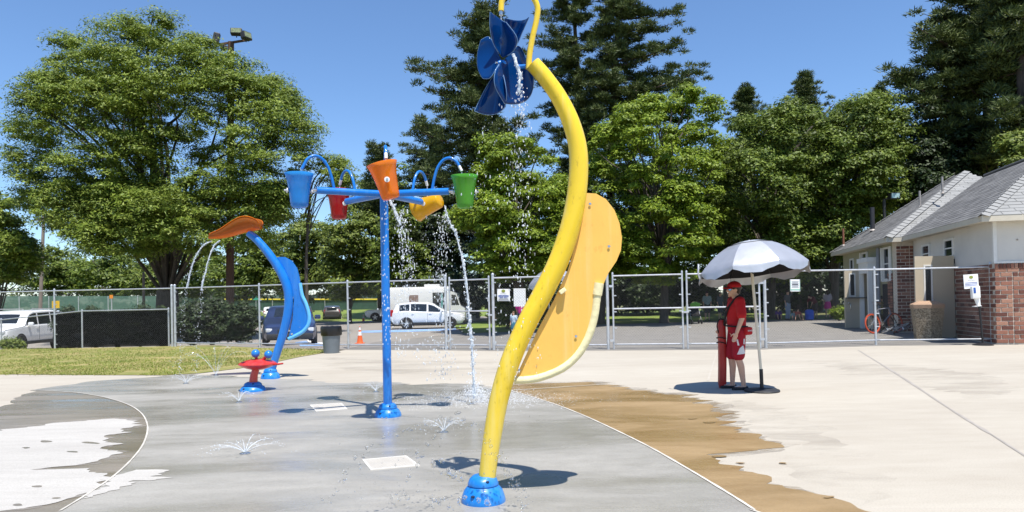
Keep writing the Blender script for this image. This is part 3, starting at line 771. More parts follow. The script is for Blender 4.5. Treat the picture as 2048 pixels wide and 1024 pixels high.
# trough: a scoop, high round back end, low open front
path = catmull([D(x, y, cd) for x, y in [(522, 461), (508, 464), (490, 468), (470, 474), (448, 479), (424, 480)]], 4)
m = MB(); rows = []
for i, p in enumerate(path):
    s = i/(len(path)-1)
    w = .24*(.55 + .45*math.sin(math.pi*min(1, .25 + s*.75)))*(1.0 if s > .12 else .55 + s*3.7); dep = (.12 + .17*math.sin(math.pi*s**.8))*(1 - .35*s**3)
    row = []
    for j in range(13):
        th = math.pi*(j/12)
        row.append(p + Vector((-.05*math.sin(th)*s, math.cos(th)*w, dep*(1 - math.sin(th)**.7) )) + Vector((0, 0, .02)))
    rows.append(row)
for i in range(len(rows)-1):
    for j in range(12): m.quad(rows[i][j], rows[i+1][j], rows[i+1][j+1], rows[i][j+1])
m.poly(rows[0])
tr_ = m.build('trough', A_amber, root, smooth=True, angle=60)
so = tr_.modifiers.new('thickness', 'SOLIDIFY'); so.thickness = .008
MB().tube([p for p in [rows[i][0] for i in range(len(rows))]], .008, 6).build('trough_rim', A_orange, tr_, smooth=True)
MB().tube([p for p in [rows[i][12] for i in range(len(rows))]], .008, 6).build('trough_rim', A_orange, tr_, smooth=True)

# ---- red crab-like spray seat
RB = G(506, 782, 0); rd_ = RB.y
root = thing('crab_spray_toy', RB, 'red disc-shaped spray toy with two blue ball eyes', 'spray toy')
dome_base(root, RB, .205, .15, M_bluedome)
MB().tube([RB + Vector((0, 0, .08)), D(508, 750, rd_), D(513, 735, rd_)], [.075, .062, .055], 18).build('stem', M_redm, root, smooth=True)
bc = D(515, 729, rd_)
body = MB().lathe([(0, -.095), (.09, -.085), (.18, -.06), (.26, -.025), (.305, .005), (.30, .022), (.25, .05), (.17, .075), (.08, .09), (0, .095)], bc, 36, sy=.95).build('body', M_redm, root, smooth=True)
MB().box(bc + Vector((-.16, -.19, .058)), (.07, .02, .012), Matrix.Rotation(R(35), 3, 'Z')).build('nozzle_slot', M_hole, body)
for (x, y) in ((511, 707), (537, 709)):
    e = D(x, y, rd_ - .06)
    MB().cyl(bc + (e - bc)*.45, e, .024, 10).build('eye_stalk', M_redm, body, smooth=True)
    MB().sphere(e, .068, 18, 12).build('eye_ball', M_bluem, body, smooth=True)
MB().tube([bc + Vector((.26, -.05, 0)), bc + Vector((.36, -.08, .005)), D(566, 727, rd_ - .1)], [.02, .016, .014], 10).build('handle', M_redm, root, smooth=True)

# ---- drain grates
M_grate = pm('cream_grate', (0.60, 0.57, 0.51), .6, var=.06)
M_slot = pm('grate_slot', (0.20, 0.17, 0.13), .9)
def grate(label, corners, rows, cols):
    c = [G(*p, 0) for p in corners]; root = thing('floor_grate', (c[0]+c[2])/2, label, 'grate')
    up = Vector((0, 0, 1))
    MB().prism([p + up*.003 for p in c], up*.008).build('grate_plate', M_grate, root)
    m = MB()
    for i in range(rows):
        for j in range(cols):
            u0, v0 = (j+.3)/cols, (i+.3)/rows; u1, v1 = u0+.42/cols, v0+.42/rows
            u0, u1 = [.05+.9*x for x in (u0, u1)]; v0, v1 = [.07+.86*x for x in (v0, v1)]
            B = lambda u, v: c[0].lerp(c[1], u).lerp(c[3].lerp(c[2], u), v) + up*.0135
            m.quad(B(u0, v0), B(u1, v0), B(u1, v1), B(u0, v1))
    s = m.build('drain_slots', M_slot, root); s['kind'] = 'stuff'
grate('cream perforated floor grate nearest the yellow post', [(741, 942), (840, 933), (812, 913), (724, 921)], 12, 30)
grate('cream floor grate left of the bucket post base', [(632, 824), (695, 819), (683, 807), (619, 811)], 8, 20)

# ================================================================== trees and shrubs
M_bark = pm('grey_bark', (0.085, 0.070, 0.055), .95, var=.4, scale=3, stretch=(4, 4, .7), bump=.8, bscale=6)
M_barkp = pm('pine_bark', (0.075, 0.055, 0.042), .95, var=.4, scale=3, stretch=(4, 4, .7), bump=.8, bscale=6)
L_zel = leaf_mat('zelkova_leaf', (0.075, 0.122, 0.012), (0.155, 0.215, 0.022), (0.27, 0.325, 0.052), .25)
L_maple = leaf_mat('maple_leaf', (0.085, 0.145, 0.008), (0.175, 0.25, 0.014), (0.27, 0.34, 0.03), .28)
L_oak = leaf_mat('oak_leaf', (0.045, 0.078, 0.008), (0.105, 0.155, 0.016), (0.2, 0.255, 0.035), .22)
L_pine = leaf_mat('pine_needle', (0.035, 0.055, 0.018), (0.075, 0.105, 0.026), (0.14, 0.17, 0.045), .12, .6)
L_wood = leaf_mat('woodland_leaf', (0.055, 0.088, 0.011), (0.12, 0.165, 0.02), (0.215, 0.255, 0.045), .22)
L_hedge_shade = leaf_mat('hedge_and_shade_leaf', (0.011, 0.023, 0.007), (0.025, 0.046, 0.011), (0.057, 0.086, 0.023), .12)  # dark hedge green; on background trees, woodland shade put into the leaf colour
def leaf_quads(c, nrm, size, rng, asp=.62):
    """diamond leaves: centres Nx3, normals Nx3, sizes N -> verts, faces"""
    n = len(c)
    nrm = nrm / (np.linalg.norm(nrm, axis=1, keepdims=True) + 1e-9)
    ref = rng.normal(size=(n, 3)); a = np.cross(nrm, ref); a /= (np.linalg.norm(a, axis=1, keepdims=True) + 1e-9)
    b = np.cross(nrm, a)
    s = size[:, None]
    fold = nrm*s*.12
    V = np.stack([c - a*s*.5 + b*s*asp*.32, c + a*s*.55 + fold, c - a*s*.45 - b*s*asp*.55], axis=1).reshape(-1, 3)
    return V, np.arange(n*3, dtype=np.int32)
def inside(poly, x, z):
    w = False; n = len(poly); j = n-1
    for i in range(n):
        xi, zi = poly[i]; xj, zj = poly[j]
        if ((zi > z) != (zj > z)) and (x < (xj-xi)*(z-zi)/(zj-zi) + xi): w = not w
        j = i
    return w
def edge_dist(poly, x, z):
    p = np.array(poly); q = np.roll(p, -1, axis=0); d = q-p; v = np.array([x, z])-p
    t = np.clip((v*d).sum(1)/((d*d).sum(1)+1e-9), 0, 1)
    return float(np.sqrt((((p + d*t[:, None]) - [x, z])**2).sum(1)).min())
def clumps_from_outline(outline, dist, n, rc, depth, rng, front=.62, margin=.45, rough=11, mass=6.5):
    oo = []
    for (x0, y0), (x1, y1) in zip(outline, outline[1:] + outline[:1]):
        k = max(1, int(math.hypot(x1-x0, y1-y0)/14))
        for i in range(k):
            x, y = x0 + (x1-x0)*i/k, y0 + (y1-y0)*i/k; w = mnoise.noise(Vector((x*.045, y*.045, dist))) + .7*mnoise.noise(Vector((x*.11, y*.11, dist)))
            oo.append((x + w*rough*.7, y + w*rough))
    poly = [(D(a, b, dist).x, D(a, b, dist).z) for a, b in oo]
    xs = [p[0] for p in poly]; zs = [p[1] for p in poly]
    C = []; E = []; tries = 0
    sup = []
    while len(sup) < max(6, int(n/mass)) and tries < n*40:
        tries += 1; x = rng.uniform(min(xs), max(xs)); z = rng.uniform(min(zs), max(zs))
        if inside(poly, x, z): sup.append((x, z))
    tries = 0; SD = []
    while len(C) < n and tries < n*60:
        tries += 1
        si = rng.integers(len(sup)); x = sup[si][0] + rng.normal()*rc*1.25; z = sup[si][1] + rng.normal()*rc*.95
        if not inside(poly, x, z): continue
        e = edge_dist(poly, x, z)
        if e < rc*margin*rng.uniform(.5, 1.0): continue
        C.append((x, z)); E.append(e); SD.append(si)
    em = max(E)*.85; out = []
    xc = (min(xs)+max(xs))/2; zc = (min(zs)+max(zs))/2
    su = [(-1 if rng.random() < front else 1)*rng.random()**.45 for _ in sup]
    for (x, z), e, si in zip(C, E, SD):
        k = 1 - min(1, e/em); dd = depth*math.sqrt(max(.03, 1-k*k))
        y = dist + dd*su[si] + rng.normal()*rc*.9
        # the crown is round about its own axis: its near side tapers in and droops, its depth runs along xc
        off = y - dist; k2 = 1 + .8*off/dist
        out.append((xc + (x-xc)*k2 + off*xc/dist, y, zc + (z-zc)*k2 + .85*off*(zc-1.5)/dist))
    return np.array(out)
def leaves_on(clumps, per, rc, leaf, rng, flat=.55, upb=.7, asp=.62, rvar=.5, droop=0.0):
    n = len(clumps); N = n*per
    r = rc*(1 + rvar*rng.uniform(-1, 1, n)); rr = np.repeat(r, per); cc = np.repeat(clumps, per, axis=0)
    w = rng.normal(size=(N, 3)); w /= np.linalg.norm(w, axis=1, keepdims=True)
    w[:, 2] = np.where(w[:, 2] < -.35, -w[:, 2]*.6, w[:, 2])
    rad = rr*(rng.random(N)**.5)
    p = cc + w*rad[:, None]*np.array([1, 1, flat])
    if droop: p[:, 2] -= droop*(rad/rc)**2*rng.random(N)
    nrm = w*.75 + np.array([0, -.15, upb]) + rng.normal(size=(N, 3))*.38
    size = leaf*rng.uniform(.65, 1.35, N)
    return leaf_quads(p, nrm, size, rng, asp)
def limbs(mb, base, fork_z, targets, r0, rng, spread=.35, seg=6, sub=True):
    """tapering limbs from the fork to points in the crown"""
    for t in targets:
        t = Vector(t); f = base + Vector((rng.uniform(-.15, .15), rng.uniform(-.15, .15), fork_z*rng.uniform(.8, 1.2)))
        h = t - f; mid = f + Vector((h.x*.28, h.y*.28, h.z*.55)) + Vector(rng.normal(size=3)*.12*h.length*spread)
        m2 = f + Vector((h.x*.68, h.y*.68, h.z*.86)) + Vector(rng.normal(size=3)*.10*h.length*spread)
        pts = catmull([f, mid, m2, t], 4); n = len(pts); L = h.length
        mb.tube(pts, [r0*(L/8)**.5*(1 - .9*i/(n-1)) + .012 for i in range(n)], seg, False)
def make_tree(name, label, outline, dist, trunk_px, n, per, rc, leaf, mat, depth, fork_z, r0, bark=None, flat=.55, asp=.62, seed=1, nl=40, group=None,
              droop=0.0, stems=1, upb=.7, cat='tree', front=.62, trunk_y=None, margin=.28, low=None):
    rng = np.random.default_rng(seed)
    bx = D(trunk_px, 600, dist).x; by = dist if trunk_y is None else trunk_y
    base = Vector((bx, by, ground_z(bx, by) - .05))
    root = thing(name, base, label, cat, group)
    cl = clumps_from_outline(outline, dist, n, rc, depth, rng, front, margin)
    if low:                                     # dense skirt of foliage low on the near side
        extra = clumps_from_outline(low, dist - depth*.45, int(n*.28), rc, depth*.5, rng, .8, margin); cl = np.concatenate([cl, extra])
    V, F = leaves_on(cl, int(per*(1.72 if group is None else 1.25)), rc, leaf*(.86 if group is None else 1.0), rng, flat, upb, asp*1.25, droop=droop)
    V = V - np.array(base)
    np_mesh('crown', V, F, 3, mat, root)
    mb = MB()
    top = cl[np.argmax(cl[:, 2])]
    zf = base.z + fork_z
    if stems == 1:
        lead = catmull([base, base + Vector((rng.uniform(-.1, .1), 0, fork_z*.6)), Vector((bx*.85+.15*top[0], by, zf + (top[2]-zf)*.35)), Vector((bx*.6+.4*top[0], by, zf + (top[2]-zf)*.7)), Vector((top[0], by, top[2]-.6))], 5)
        k = len(lead); mb.tube(lead, [max(.02, r0*(1.25 if i == 0 else 1)*(1-.93*i/(k-1))) for i in range(k)], 10, False)
    else:
        mb.tube([base, base + Vector((0, 0, fork_z*.5)), base + Vector((0, 0, fork_z*1.15))], [r0*1.35, r0*1.05, r0*.9], 14, False)
    hi = np.flatnonzero(cl[:, 2] > zf + .22*(cl[:, 2].max() - zf)); idx = rng.choice(hi, min(nl, len(hi)), replace=False)
    limbs(mb, base, fork_z, cl[idx], r0*(.26 if stems == 1 else .14), rng, seg=6)
    mb.build('trunk', bark or M_bark, root, smooth=True, angle=70)
    return root
# the big round tree on the left
zel = [(2, 300), (6, 250), (24, 205), (14, 145), (32, 128), (78, 128), (92, 80), (125, 48), (170, 50), (205, 18), (245, 10), (280, 34), (305, 14), (345, 14), (368, 48), (400, 55), (440, 88), (490, 112), (530, 108), (563, 128), (575, 158), (610, 168), (637, 215), (650, 265), (638, 315), (642, 355), (612, 395), (606, 440), (560, 465), (520, 492), (470, 480), (430, 505), (380, 480), (320, 500), (250, 495), (200, 505), (150, 490), (100, 488), (90, 462), (45, 445), (28, 385), (0, 345)]
make_tree('shade_tree', 'huge round spreading shade tree left of the wooden light pole', zel, 42, 335, 1150, 150, .90, .185, L_zel, 6.6, 2.6, .66, flat=.55, asp=.42, seed=3, nl=48, droop=.25, stems=5, upb=.8, front=.74, margin=.75, low=[(40, 380), (160, 340), (300, 350), (420, 340), (540, 350), (620, 370), (610, 450), (540, 510), (430, 535), (340, 530), (250, 535), (150, 520), (70, 480)])
make_tree('young_tree', 'small light green tree beside the blue bucket', [(640, 320), (665, 308), (690, 312), (700, 335), (712, 370), (700, 400), (660, 405), (635, 380)], 40, 616, 45, 120, .6, .16, L_zel, 1.2, 6.5, .12, seed=4, nl=10, flat=.5, asp=.45)
# maples
mapA = [(1040, 248), (1066, 260), (1092, 292), (1112, 345), (1148, 372), (1160, 420), (1152, 480), (1140, 555), (1050, 565), (960, 560), (922, 530), (922, 475), (902, 432), (936, 402), (922, 372), (962, 325), (938, 286), (985, 282), (1010, 268)]
make_tree('maple_tree', 'bright green maple tree behind the falling pinwheel water', mapA, 36, 1040, 300, 210, .62, .17, L_maple, 3.6, 2.2, .22, flat=.62, seed=11, nl=40, upb=.75)
mapB = [(1376, 162), (1404, 180), (1446, 205), (1436, 258), (1462, 296), (1436, 360), (1452, 420), (1440, 480), (1420, 560), (1300, 572), (1200, 565), (1165, 530), (1150, 450), (1168, 380), (1158, 330), (1188, 272), (1205, 240), (1236, 192), (1270, 208), (1292, 178), (1312, 176), (1338, 196)]
make_tree('maple_tree', 'tall bright green maple with dark trunk behind the double gate', mapB, 38, 1327, 400, 220, .66, .17, L_maple, 5.0, 2.6, .27, flat=.62, seed=12, nl=50, upb=.75)
make_tree('maple_tree', 'dark-trunked maple half hidden by the orange panel', [(1120, 420), (1160, 380), (1210, 400), (1255, 430), (1265, 500), (1240, 565), (1170, 575), (1110, 560), (1100, 480)], 39, 1200, 110, 180, .7, .17, L_maple, 3.6, 3.0, .25, flat=.6, seed=13, nl=16, upb=.75)
# oaks on the right
oakA = [(1440, 295), (1468, 245), (1500, 218), (1540, 222), (1575, 196), (1614, 200), (1648, 240), (1650, 330), (1640, 420), (1640, 500), (1620, 570), (1540, 585), (1450, 580), (1428, 500), (1436, 410), (1442, 345)]
make_tree('oak_tree', 'dark green leafy tree directly above the silver umbrella', oakA, 41.5, 1545, 330, 190, .78, .175, L_oak, 5.8, 2.4, .3, flat=.68, seed=21, nl=40)
oakB = [(1625, 300), (1645, 235), (1690, 205), (1735, 192), (1780, 198), (1818, 240), (1832, 330), (1805, 420), (1735, 440), (1705, 490), (1690, 545), (1660, 572), (1620, 560), (1612, 480), (1620, 390)]
make_tree('oak_tree', 'dark green leafy tree at the left end of the building', oakB, 40.5, 1668, 280, 190, .76, .175, L_oak, 4.6, 2.6, .28, flat=.68, seed=22, nl=36)
make_tree('broadleaf_tree', 'tree between the bright maple and the dark oak row', [(1420, 300), (1450, 260), (1480, 280), (1490, 360), (1480, 460), (1440, 520), (1400, 500), (1400, 380)], 50, 1450, 110, 160, .85, .2, L_wood, 2.4, 3.0, .2, seed=23, nl=16)
# ---- pines
def pine(label, trunk, dist, tips, r0, seed, fill=30, zlo=330, per=50, tuft=.60, reach=2.6, group=None, lean=0, step=.55, asc=.12):
    """trunk: list of pixels from base to top; tips: pixels where boughs end"""
    rng = np.random.default_rng(seed)
    tp = [D(x, y, dist) for x, y in trunk]; base = Vector((tp[0].x, dist, ground_z(tp[0].x, dist) - .05)); tp[0] = base
    root = thing('pine_tree', base, label, 'tree', group)
    mb = MB(); tc = catmull(tp, 6); n = len(tc)
    mb.tube(tc, [r0*(1-.86*i/(n-1)) for i in range(n)], 10, False)
    H = tp[-1].z
    def at_z(z):
        for a, b in zip(tc[:-1], tc[1:]):
            if a.z <= z <= b.z: return a.lerp(b, (z-a.z)/max(1e-6, b.z-a.z))
        return tc[-1].copy() if z > tc[-1].z else tc[0].copy()
    boughs = []
    for (x, y) in tips:
        t = D(x, y, dist); L = abs(t.x - at_z(t.z).x); t.y += rng.uniform(-.45, .25)*L
        boughs.append((at_z(t.z - asc*L - .3), t))
    zl = D(trunk[0][0], zlo, dist).z
    for k in range(fill):
        z = zl + (H - zl)*rng.random()**.9; s = at_z(z); f = (1 - (z-zl)/(H-zl+.01))
        L = reach*(.45 + .75*f)*rng.uniform(.6, 1.2)*(1 if asc < .3 else .75); a = rng.uniform(0, 2*math.pi)
        if rng.random() < .45: a = -math.pi/2 + rng.normal()*.8
        boughs.append((s, s + Vector((math.cos(a)*L, math.sin(a)*L, (.15 if asc < .3 else .6)*L + rng.uniform(-.2, .4)))))
    C = []
    for s, t in boughs:
        h = t - s; L = h.length; mid = s + h*.5 + Vector((0, 0, -.06*L)); pts = catmull([s, mid, t], 6); m = len(pts)
        mb.tube(pts, [(.03 + .012*L)*(1-.85*i/(m-1)) for i in range(m)], 5, False)
        k = max(3, int(L/step))
        for i in range(k):
            u = .30 + .70*(i+.5)/k
            p = pts[min(m-1, int(u*(m-1)))]
            wdt = .22*L*(1-abs(u-.62))
            for q in range(2 if u < .9 else 1):
                C.append((p.x + rng.normal()*wdt*.5, p.y + rng.normal()*wdt*.6, p.z + rng.uniform(-.30, .45)))
    mb.build('trunk', M_barkp, root, smooth=True, angle=70)
    C = np.array(C); per = int(per*1.5); N = len(C)*per
    cc = np.repeat(C, per, axis=0); w = rng.normal(size=(N, 3)); w /= np.linalg.norm(w, axis=1, keepdims=True); w[:, 2] = np.abs(w[:, 2])*.9 - .12
    rad = tuft*(.35 + .65*rng.random(N)); p = cc + w*rad[:, None]*np.array([1.1, 1.1, .8])
    # needle sprays: long thin blades pointing outwards
    dirv = w + np.array([0, 0, .25]) + rng.normal(size=(N, 3))*.35; dirv /= np.linalg.norm(dirv, axis=1, keepdims=True)
    sd = np.cross(dirv, rng.normal(size=(N, 3))); sd /= np.linalg.norm(sd, axis=1, keepdims=True)
    ln = .30*rng.uniform(.7, 1.3, N)[:, None]; wd = .075
    V = np.stack([p - dirv*ln*.5 + sd*wd*.5, p + dirv*ln*.5, p - dirv*ln*.5 - sd*wd*.5], axis=1).reshape(-1, 3) - np.array(base)
    np_mesh('crown', V, np.arange(N*3, dtype=np.int32), 3, L_pine, root)
    return root
pine('tall pine whose long boughs reach right above the bright maple', [(1225, 640), (1222, 400), (1226, 200), (1236, 40), (1246, -150)], 55,
     [(1405, 142), (1392, 158), (1370, 12), (1345, 50), (1308, 175), (1330, 112), (1360, 98), (1290, 60), (1300, 140), (1280, 200), (1275, 20), (1320, 85), (1262, 110), (1180, 95), (1275, 245), (1250, -40), (1300, -60), (1190, 20), (1340, -30), (1345, 165), (1375, 130), (1240, 250), (1300, 300)], .42, 31, fill=95, zlo=470, reach=2.9, per=66)
pine('tall straight pine with bare stubs behind the blue pinwheel', [(1160, 640), (1160, 400), (1158, 200), (1150, 60), (1140, -140)], 57,
     [(1085, 60), (1072, 130), (1092, 170), (1230, 130), (1080, 215), (1240, 190), (1075, 20), (1215, 60), (1090, 260), (1235, 262), (1070, 310), (1105, 100), (1110, 10), (1060, 75), (1055, 165)], .42, 32, fill=95, zlo=470, reach=2.9, per=66)
pine('wide dark pine left of the blue pinwheel', [(985, 640), (985, 420), (980, 250), (975, 120), (972, 20)], 50,
     [(815, 138), (845, 175), (868, 122), (905, 85), (925, 62), (955, 45), (858, 208), (830, 250), (848, 275), (880, 150), (1065, 170), (1070, 240), (1050, 110), (1020, 60), (1000, 35), (885, 190), (905, 135), (870, 240), (1080, 290), (850, 320), (875, 300), (940, 90), (910, 230), (830, 345), (1060, 350), (960, 24)], .40, 33, fill=85, zlo=470, reach=3.6, per=58)
pine('dark pine standing behind the green bucket', [(870, 640), (868, 450), (862, 340), (858, 250)], 66, [(800, 300), (790, 350), (815, 270), (835, 255), (920, 290), (930, 340), (780, 400), (790, 450), (940, 400), (945, 450), (775, 480), (880, 262), (800, 420)], .3, 34, fill=75, zlo=540, reach=3.2, per=52)
pine('distant pine top just left of the orange bucket', [(760, 640), (758, 480), (756, 380), (752, 300)], 66, [(735, 330), (725, 365), (775, 310), (785, 345), (715, 400), (740, 315), (800, 390), (720, 440), (795, 440)], .25, 35, fill=50, zlo=540, reach=2.6, per=34)
pine('pointed pine top rising behind the dark oaks', [(1605, 640), (1606, 400), (1608, 260), (1610, 160)], 62, [(1558, 222), (1566, 205), (1578, 188), (1592, 170), (1604, 152), (1618, 155), (1632, 166), (1646, 186), (1654, 204), (1590, 195), (1622, 190), (1603, 176), (1575, 225), (1645, 225)], .28, 36, fill=34, zlo=330, reach=1.8, asc=.95, tuft=.50)
pine('smaller pine top between maple and oaks', [(1492, 640), (1492, 400), (1490, 260), (1488, 185)], 62, [(1450, 240), (1456, 222), (1466, 205), (1478, 190), (1490, 178), (1502, 184), (1514, 196), (1524, 214), (1530, 236), (1480, 210), (1500, 208)], .26, 37, fill=26, zlo=330, reach=1.6, asc=.95, tuft=.50)
pine('pine top behind the oak at the building end', [(1750, 640), (1750, 400), (1752, 280), (1755, 185)], 60, [(1715, 245), (1722, 226), (1732, 208), (1744, 194), (1756, 184), (1768, 192), (1780, 206), (1790, 226), (1800, 248), (1745, 215), (1768, 214)], .26, 38, fill=26, zlo=330, reach=1.6, asc=.95, tuft=.50)
pine('huge dark pine towering over the building roof', [(1985, 640), (1985, 400), (1975, 200), (1965, 60), (1960, -160)], 40,
     [(1766, 150), (1775, 158), (1800, 78), (1806, 120), (1832, 72), (1850, 22), (1848, 55), (1790, 185), (1815, 150), (1880, 30), (1828, 190), (1862, 90), (1800, 220), (1905, -10), (1838, 235), (1880, 130), (1850, 180), (2080, 60), (2090, 130), (2070, 200), (2100, 0), (1900, 70), (1880, -20), (1925, -40), (1840, 110), (1870, 200), (2050, 20), (2060, 110), (1845, 265), (1900, 150)], .48, 39, fill=105, zlo=385, reach=3.4, per=66)
pine('dark pine with bare trunk at the far right edge', [(2052, 640), (2050, 400), (2044, 200), (2040, 60), (2040, -150)], 36,
     [(1985, 60), (1980, 120), (1990, 180), (2100, 40), (2000, 230), (1975, 10), (2010, 90), (2100, 160), (1995, 270), (2110, 240), (2000, -30), (1970, 90)], .42, 40, fill=60, zlo=330, reach=2.6, per=66)
make_tree('broadleaf_tree', 'dark shaded tree just behind the building ridge', [(1795, 330), (1800, 260), (1830, 220), (1880, 215), (1930, 225), (1962, 262), (1968, 330), (1950, 385), (1890, 420), (1830, 440), (1790, 420)], 41, 1880, 190, 150, .85, .2, L_hedge_shade, 2.8, 3.0, .25, seed=51, nl=24)
make_tree('broadleaf_tree', 'leafy shrubby tree behind roof at the right edge', [(1995, 300), (2020, 265), (2060, 255), (2100, 280), (2100, 350), (2040, 350), (2000, 335)], 34, 2050, 70, 130, .6, .18, L_wood, 1.5, 3.0, .12, seed=52, nl=14)
# ---- woodland behind, tree by tree
wood = [
 ('light green tree at the far left edge of the lawn', [(-60, 400), (-20, 375), (20, 378), (45, 410), (40, 470), (78, 500), (80, 545), (40, 575), (-40, 580), (-70, 500)], 44, -5, 120, 170, .8, .2, L_zel, 2.6),
 ('dark roundish woodland tree beyond the white car at far left', [(30, 520), (80, 490), (140, 498), (170, 520), (175, 585), (100, 600), (30, 598)], 96, 100, 90, 120, 1.5, .36, L_wood, 4),
 ('woodland tree beyond the leaning utility pole', [(140, 515), (200, 492), (260, 505), (280, 540), (270, 598), (190, 602), (140, 595)], 92, 210, 90, 120, 1.5, .36, L_oak, 4),
 ('woodland tree behind the big trunk', [(255, 520), (300, 480), (360, 470), (420, 490), (440, 540), (430, 600), (340, 604), (260, 600)], 88, 345, 110, 120, 1.5, .36, L_wood, 4),
 ('woodland tree left of the curved blue post', [(420, 520), (450, 470), (500, 440), (545, 455), (560, 520), (550, 600), (480, 604), (420, 598)], 76, 490, 120, 130, 1.3, .32, L_oak, 4),
 ('woodland tree right behind the curved blue post', [(535, 500), (560, 455), (600, 425), (650, 420), (675, 470), (680, 540), (670, 602), (590, 605), (540, 600)], 72, 610, 130, 140, 1.2, .3, L_wood, 4),
 ('woodland tree under the red bucket', [(640, 470), (660, 430), (700, 405), (740, 420), (765, 470), (770, 560), (750, 602), (680, 604), (645, 580)], 66, 700, 140, 140, 1.1, .28, L_wood, 4),
 ('woodland tree right of the blue bucket pole', [(740, 480), (770, 430), (815, 410), (850, 440), (865, 510), (860, 600), (790, 604), (745, 590)], 62, 800, 130, 140, 1.05, .27, L_oak, 3.6),
 ('woodland tree behind the white delivery van', [(835, 460), (870, 400), (930, 380), (968, 440), (975, 540), (955, 602), (890, 606), (850, 595)], 66, 905, 190, 140, 1.0, .25, L_hedge_shade, 3.6),
 ('shaded tree behind the twin fence signs', [(935, 450), (965, 380), (1040, 350), (1110, 370), (1135, 470), (1120, 612), (1030, 618), (950, 612)], 54, 1030, 210, 140, .95, .24, L_hedge_shade, 3.4),
 ('shaded tree behind the orange panel top', [(1080, 430), (1110, 340), (1180, 310), (1250, 330), (1285, 430), (1270, 612), (1180, 618), (1100, 612)], 56, 1180, 230, 140, .95, .24, L_hedge_shade, 3.4),
 ('shaded tree behind the bright maple trunk', [(1230, 430), (1265, 330), (1330, 300), (1400, 320), (1435, 430), (1420, 610), (1330, 616), (1250, 612)], 56, 1335, 230, 140, .95, .24, L_hedge_shade, 3.4),
 ('shaded tree behind the silver umbrella', [(1395, 440), (1430, 350), (1500, 330), (1560, 350), (1585, 460), (1570, 610), (1480, 615), (1410, 610)], 57, 1490, 230, 140, .95, .24, L_hedge_shade, 3.4),
 ('shaded tree behind the waiting children', [(1550, 500), (1580, 440), (1650, 430), (1700, 450), (1730, 520), (1720, 600), (1640, 612), (1560, 610)], 56, 1640, 150, 140, .95, .24, L_hedge_shade, 3.4),
 ('woodland tree rising behind the wide dark pine', [(700, 420), (720, 370), (760, 340), (800, 330), (830, 370), (840, 450), (800, 480), (730, 480)], 78, 765, 110, 120, 1.3, .32, L_oak, 4),
 ('first woodland tree beyond the far left lawn edge', [(-160, 520), (-100, 480), (-30, 495), (0, 540), (0, 598), (-160, 600)], 94, -80, 60, 110, 1.6, .4, L_wood, 4),
 ('second woodland tree beyond the far left lawn edge', [(-330, 520), (-260, 470), (-180, 490), (-150, 540), (-160, 600), (-330, 602)], 92, -240, 70, 110, 1.7, .42, L_oak, 4),
 ('outermost woodland tree beyond the far left lawn edge', [(-520, 520), (-440, 465), (-350, 485), (-320, 540), (-330, 600), (-520, 602)], 90, -420, 70, 110, 1.7, .42, L_wood, 4),
 ('woodland tree behind the pointed pine tops', [(1425, 330), (1440, 255), (1500, 232), (1560, 222), (1620, 216), (1680, 212), (1740, 205), (1800, 215), (1830, 270), (1825, 450), (1600, 480), (1440, 470)], 56, 1600, 300, 140, 1.15, .25, L_oak, 3),
]
for k, (lb, ol, ds, tx, n, per, rc, lf, mt, dp_) in enumerate(wood):
    make_tree('woodland_tree', lb, ol, ds, tx, n, per, rc, lf, mt, dp_, 1.6, .22, seed=100+k, nl=12, flat=.6, group='woodland trees beyond the fence')
# dense undergrowth under the wood
def undergrowth():
    rng = np.random.default_rng(77); C = []
    for k in range(330):
        x = rng.uniform(-8, 32); y = rng.uniform(56, 66); C.append((x, y, rng.uniform(0, 3.4)))
    for k in range(360):
        x = rng.uniform(-75, -4); y = rng.uniform(98, 108); C.append((x, y, 1 + rng.uniform(0, 5.0)))
    V, F = leaves_on(np.array(C), 70, 1.3, .42, rng, .7)
    o = np_mesh('woodland_undergrowth', V, F, 3, L_hedge_shade); tag(o, 'dark dense undergrowth at the foot of the woods', 'undergrowth', None, 'stuff')
undergrowth()
# shrubs
def shrub(label, px, pyb, pyt, wpx, dist, n, mat, seed, leaf=.12, per=150):
    c = D(px, pyb, dist); w = wpx*dist/FPX; h = (pyb-pyt)*dist/FPX
    rng = np.random.default_rng(seed); base = Vector((c.x, dist, ground_z(c.x, dist)))
    root = thing('shrub', base, label, 'shrub', 'shrubs along the fence'); C = []
    while len(C) < n:
        p = rng.uniform(-1, 1, 3)
        if (p**2).sum() < 1: C.append((p[0]*w/2*.85, p[1]*w*.4, max(.12, h*.5 + p[2]*h*.45)))
    V, F = leaves_on(np.array(C), per, .30, leaf, rng, .75); np_mesh('foliage', V, F, 3, mat, root)
    mb = MB()
    for q in C[::6]: mb.tube([(rng.normal()*.05, rng.normal()*.05, -.03), (q[0]*.4, q[1]*.4, q[2]*.6), q], [.02, .014, .006], 5, False)
    mb.build('stems', M_bark, root, world=False)
shrub('dark shrub just right of the fence corner post', 385, 690, 592, 70, 28.3, 70, L_hedge_shade, 61)
shrub('tall dark shrub below the trough water streams', 425, 690, 583, 75, 29.2, 85, L_hedge_shade, 62)
shrub('broad dark shrub left of the dark blue car', 480, 690, 602, 85, 28.6, 85, L_hedge_shade, 63)
shrub('dark shrub behind the black screen near the big trunk', 325, 692, 600, 60, 29.5, 50, L_hedge_shade, 64)
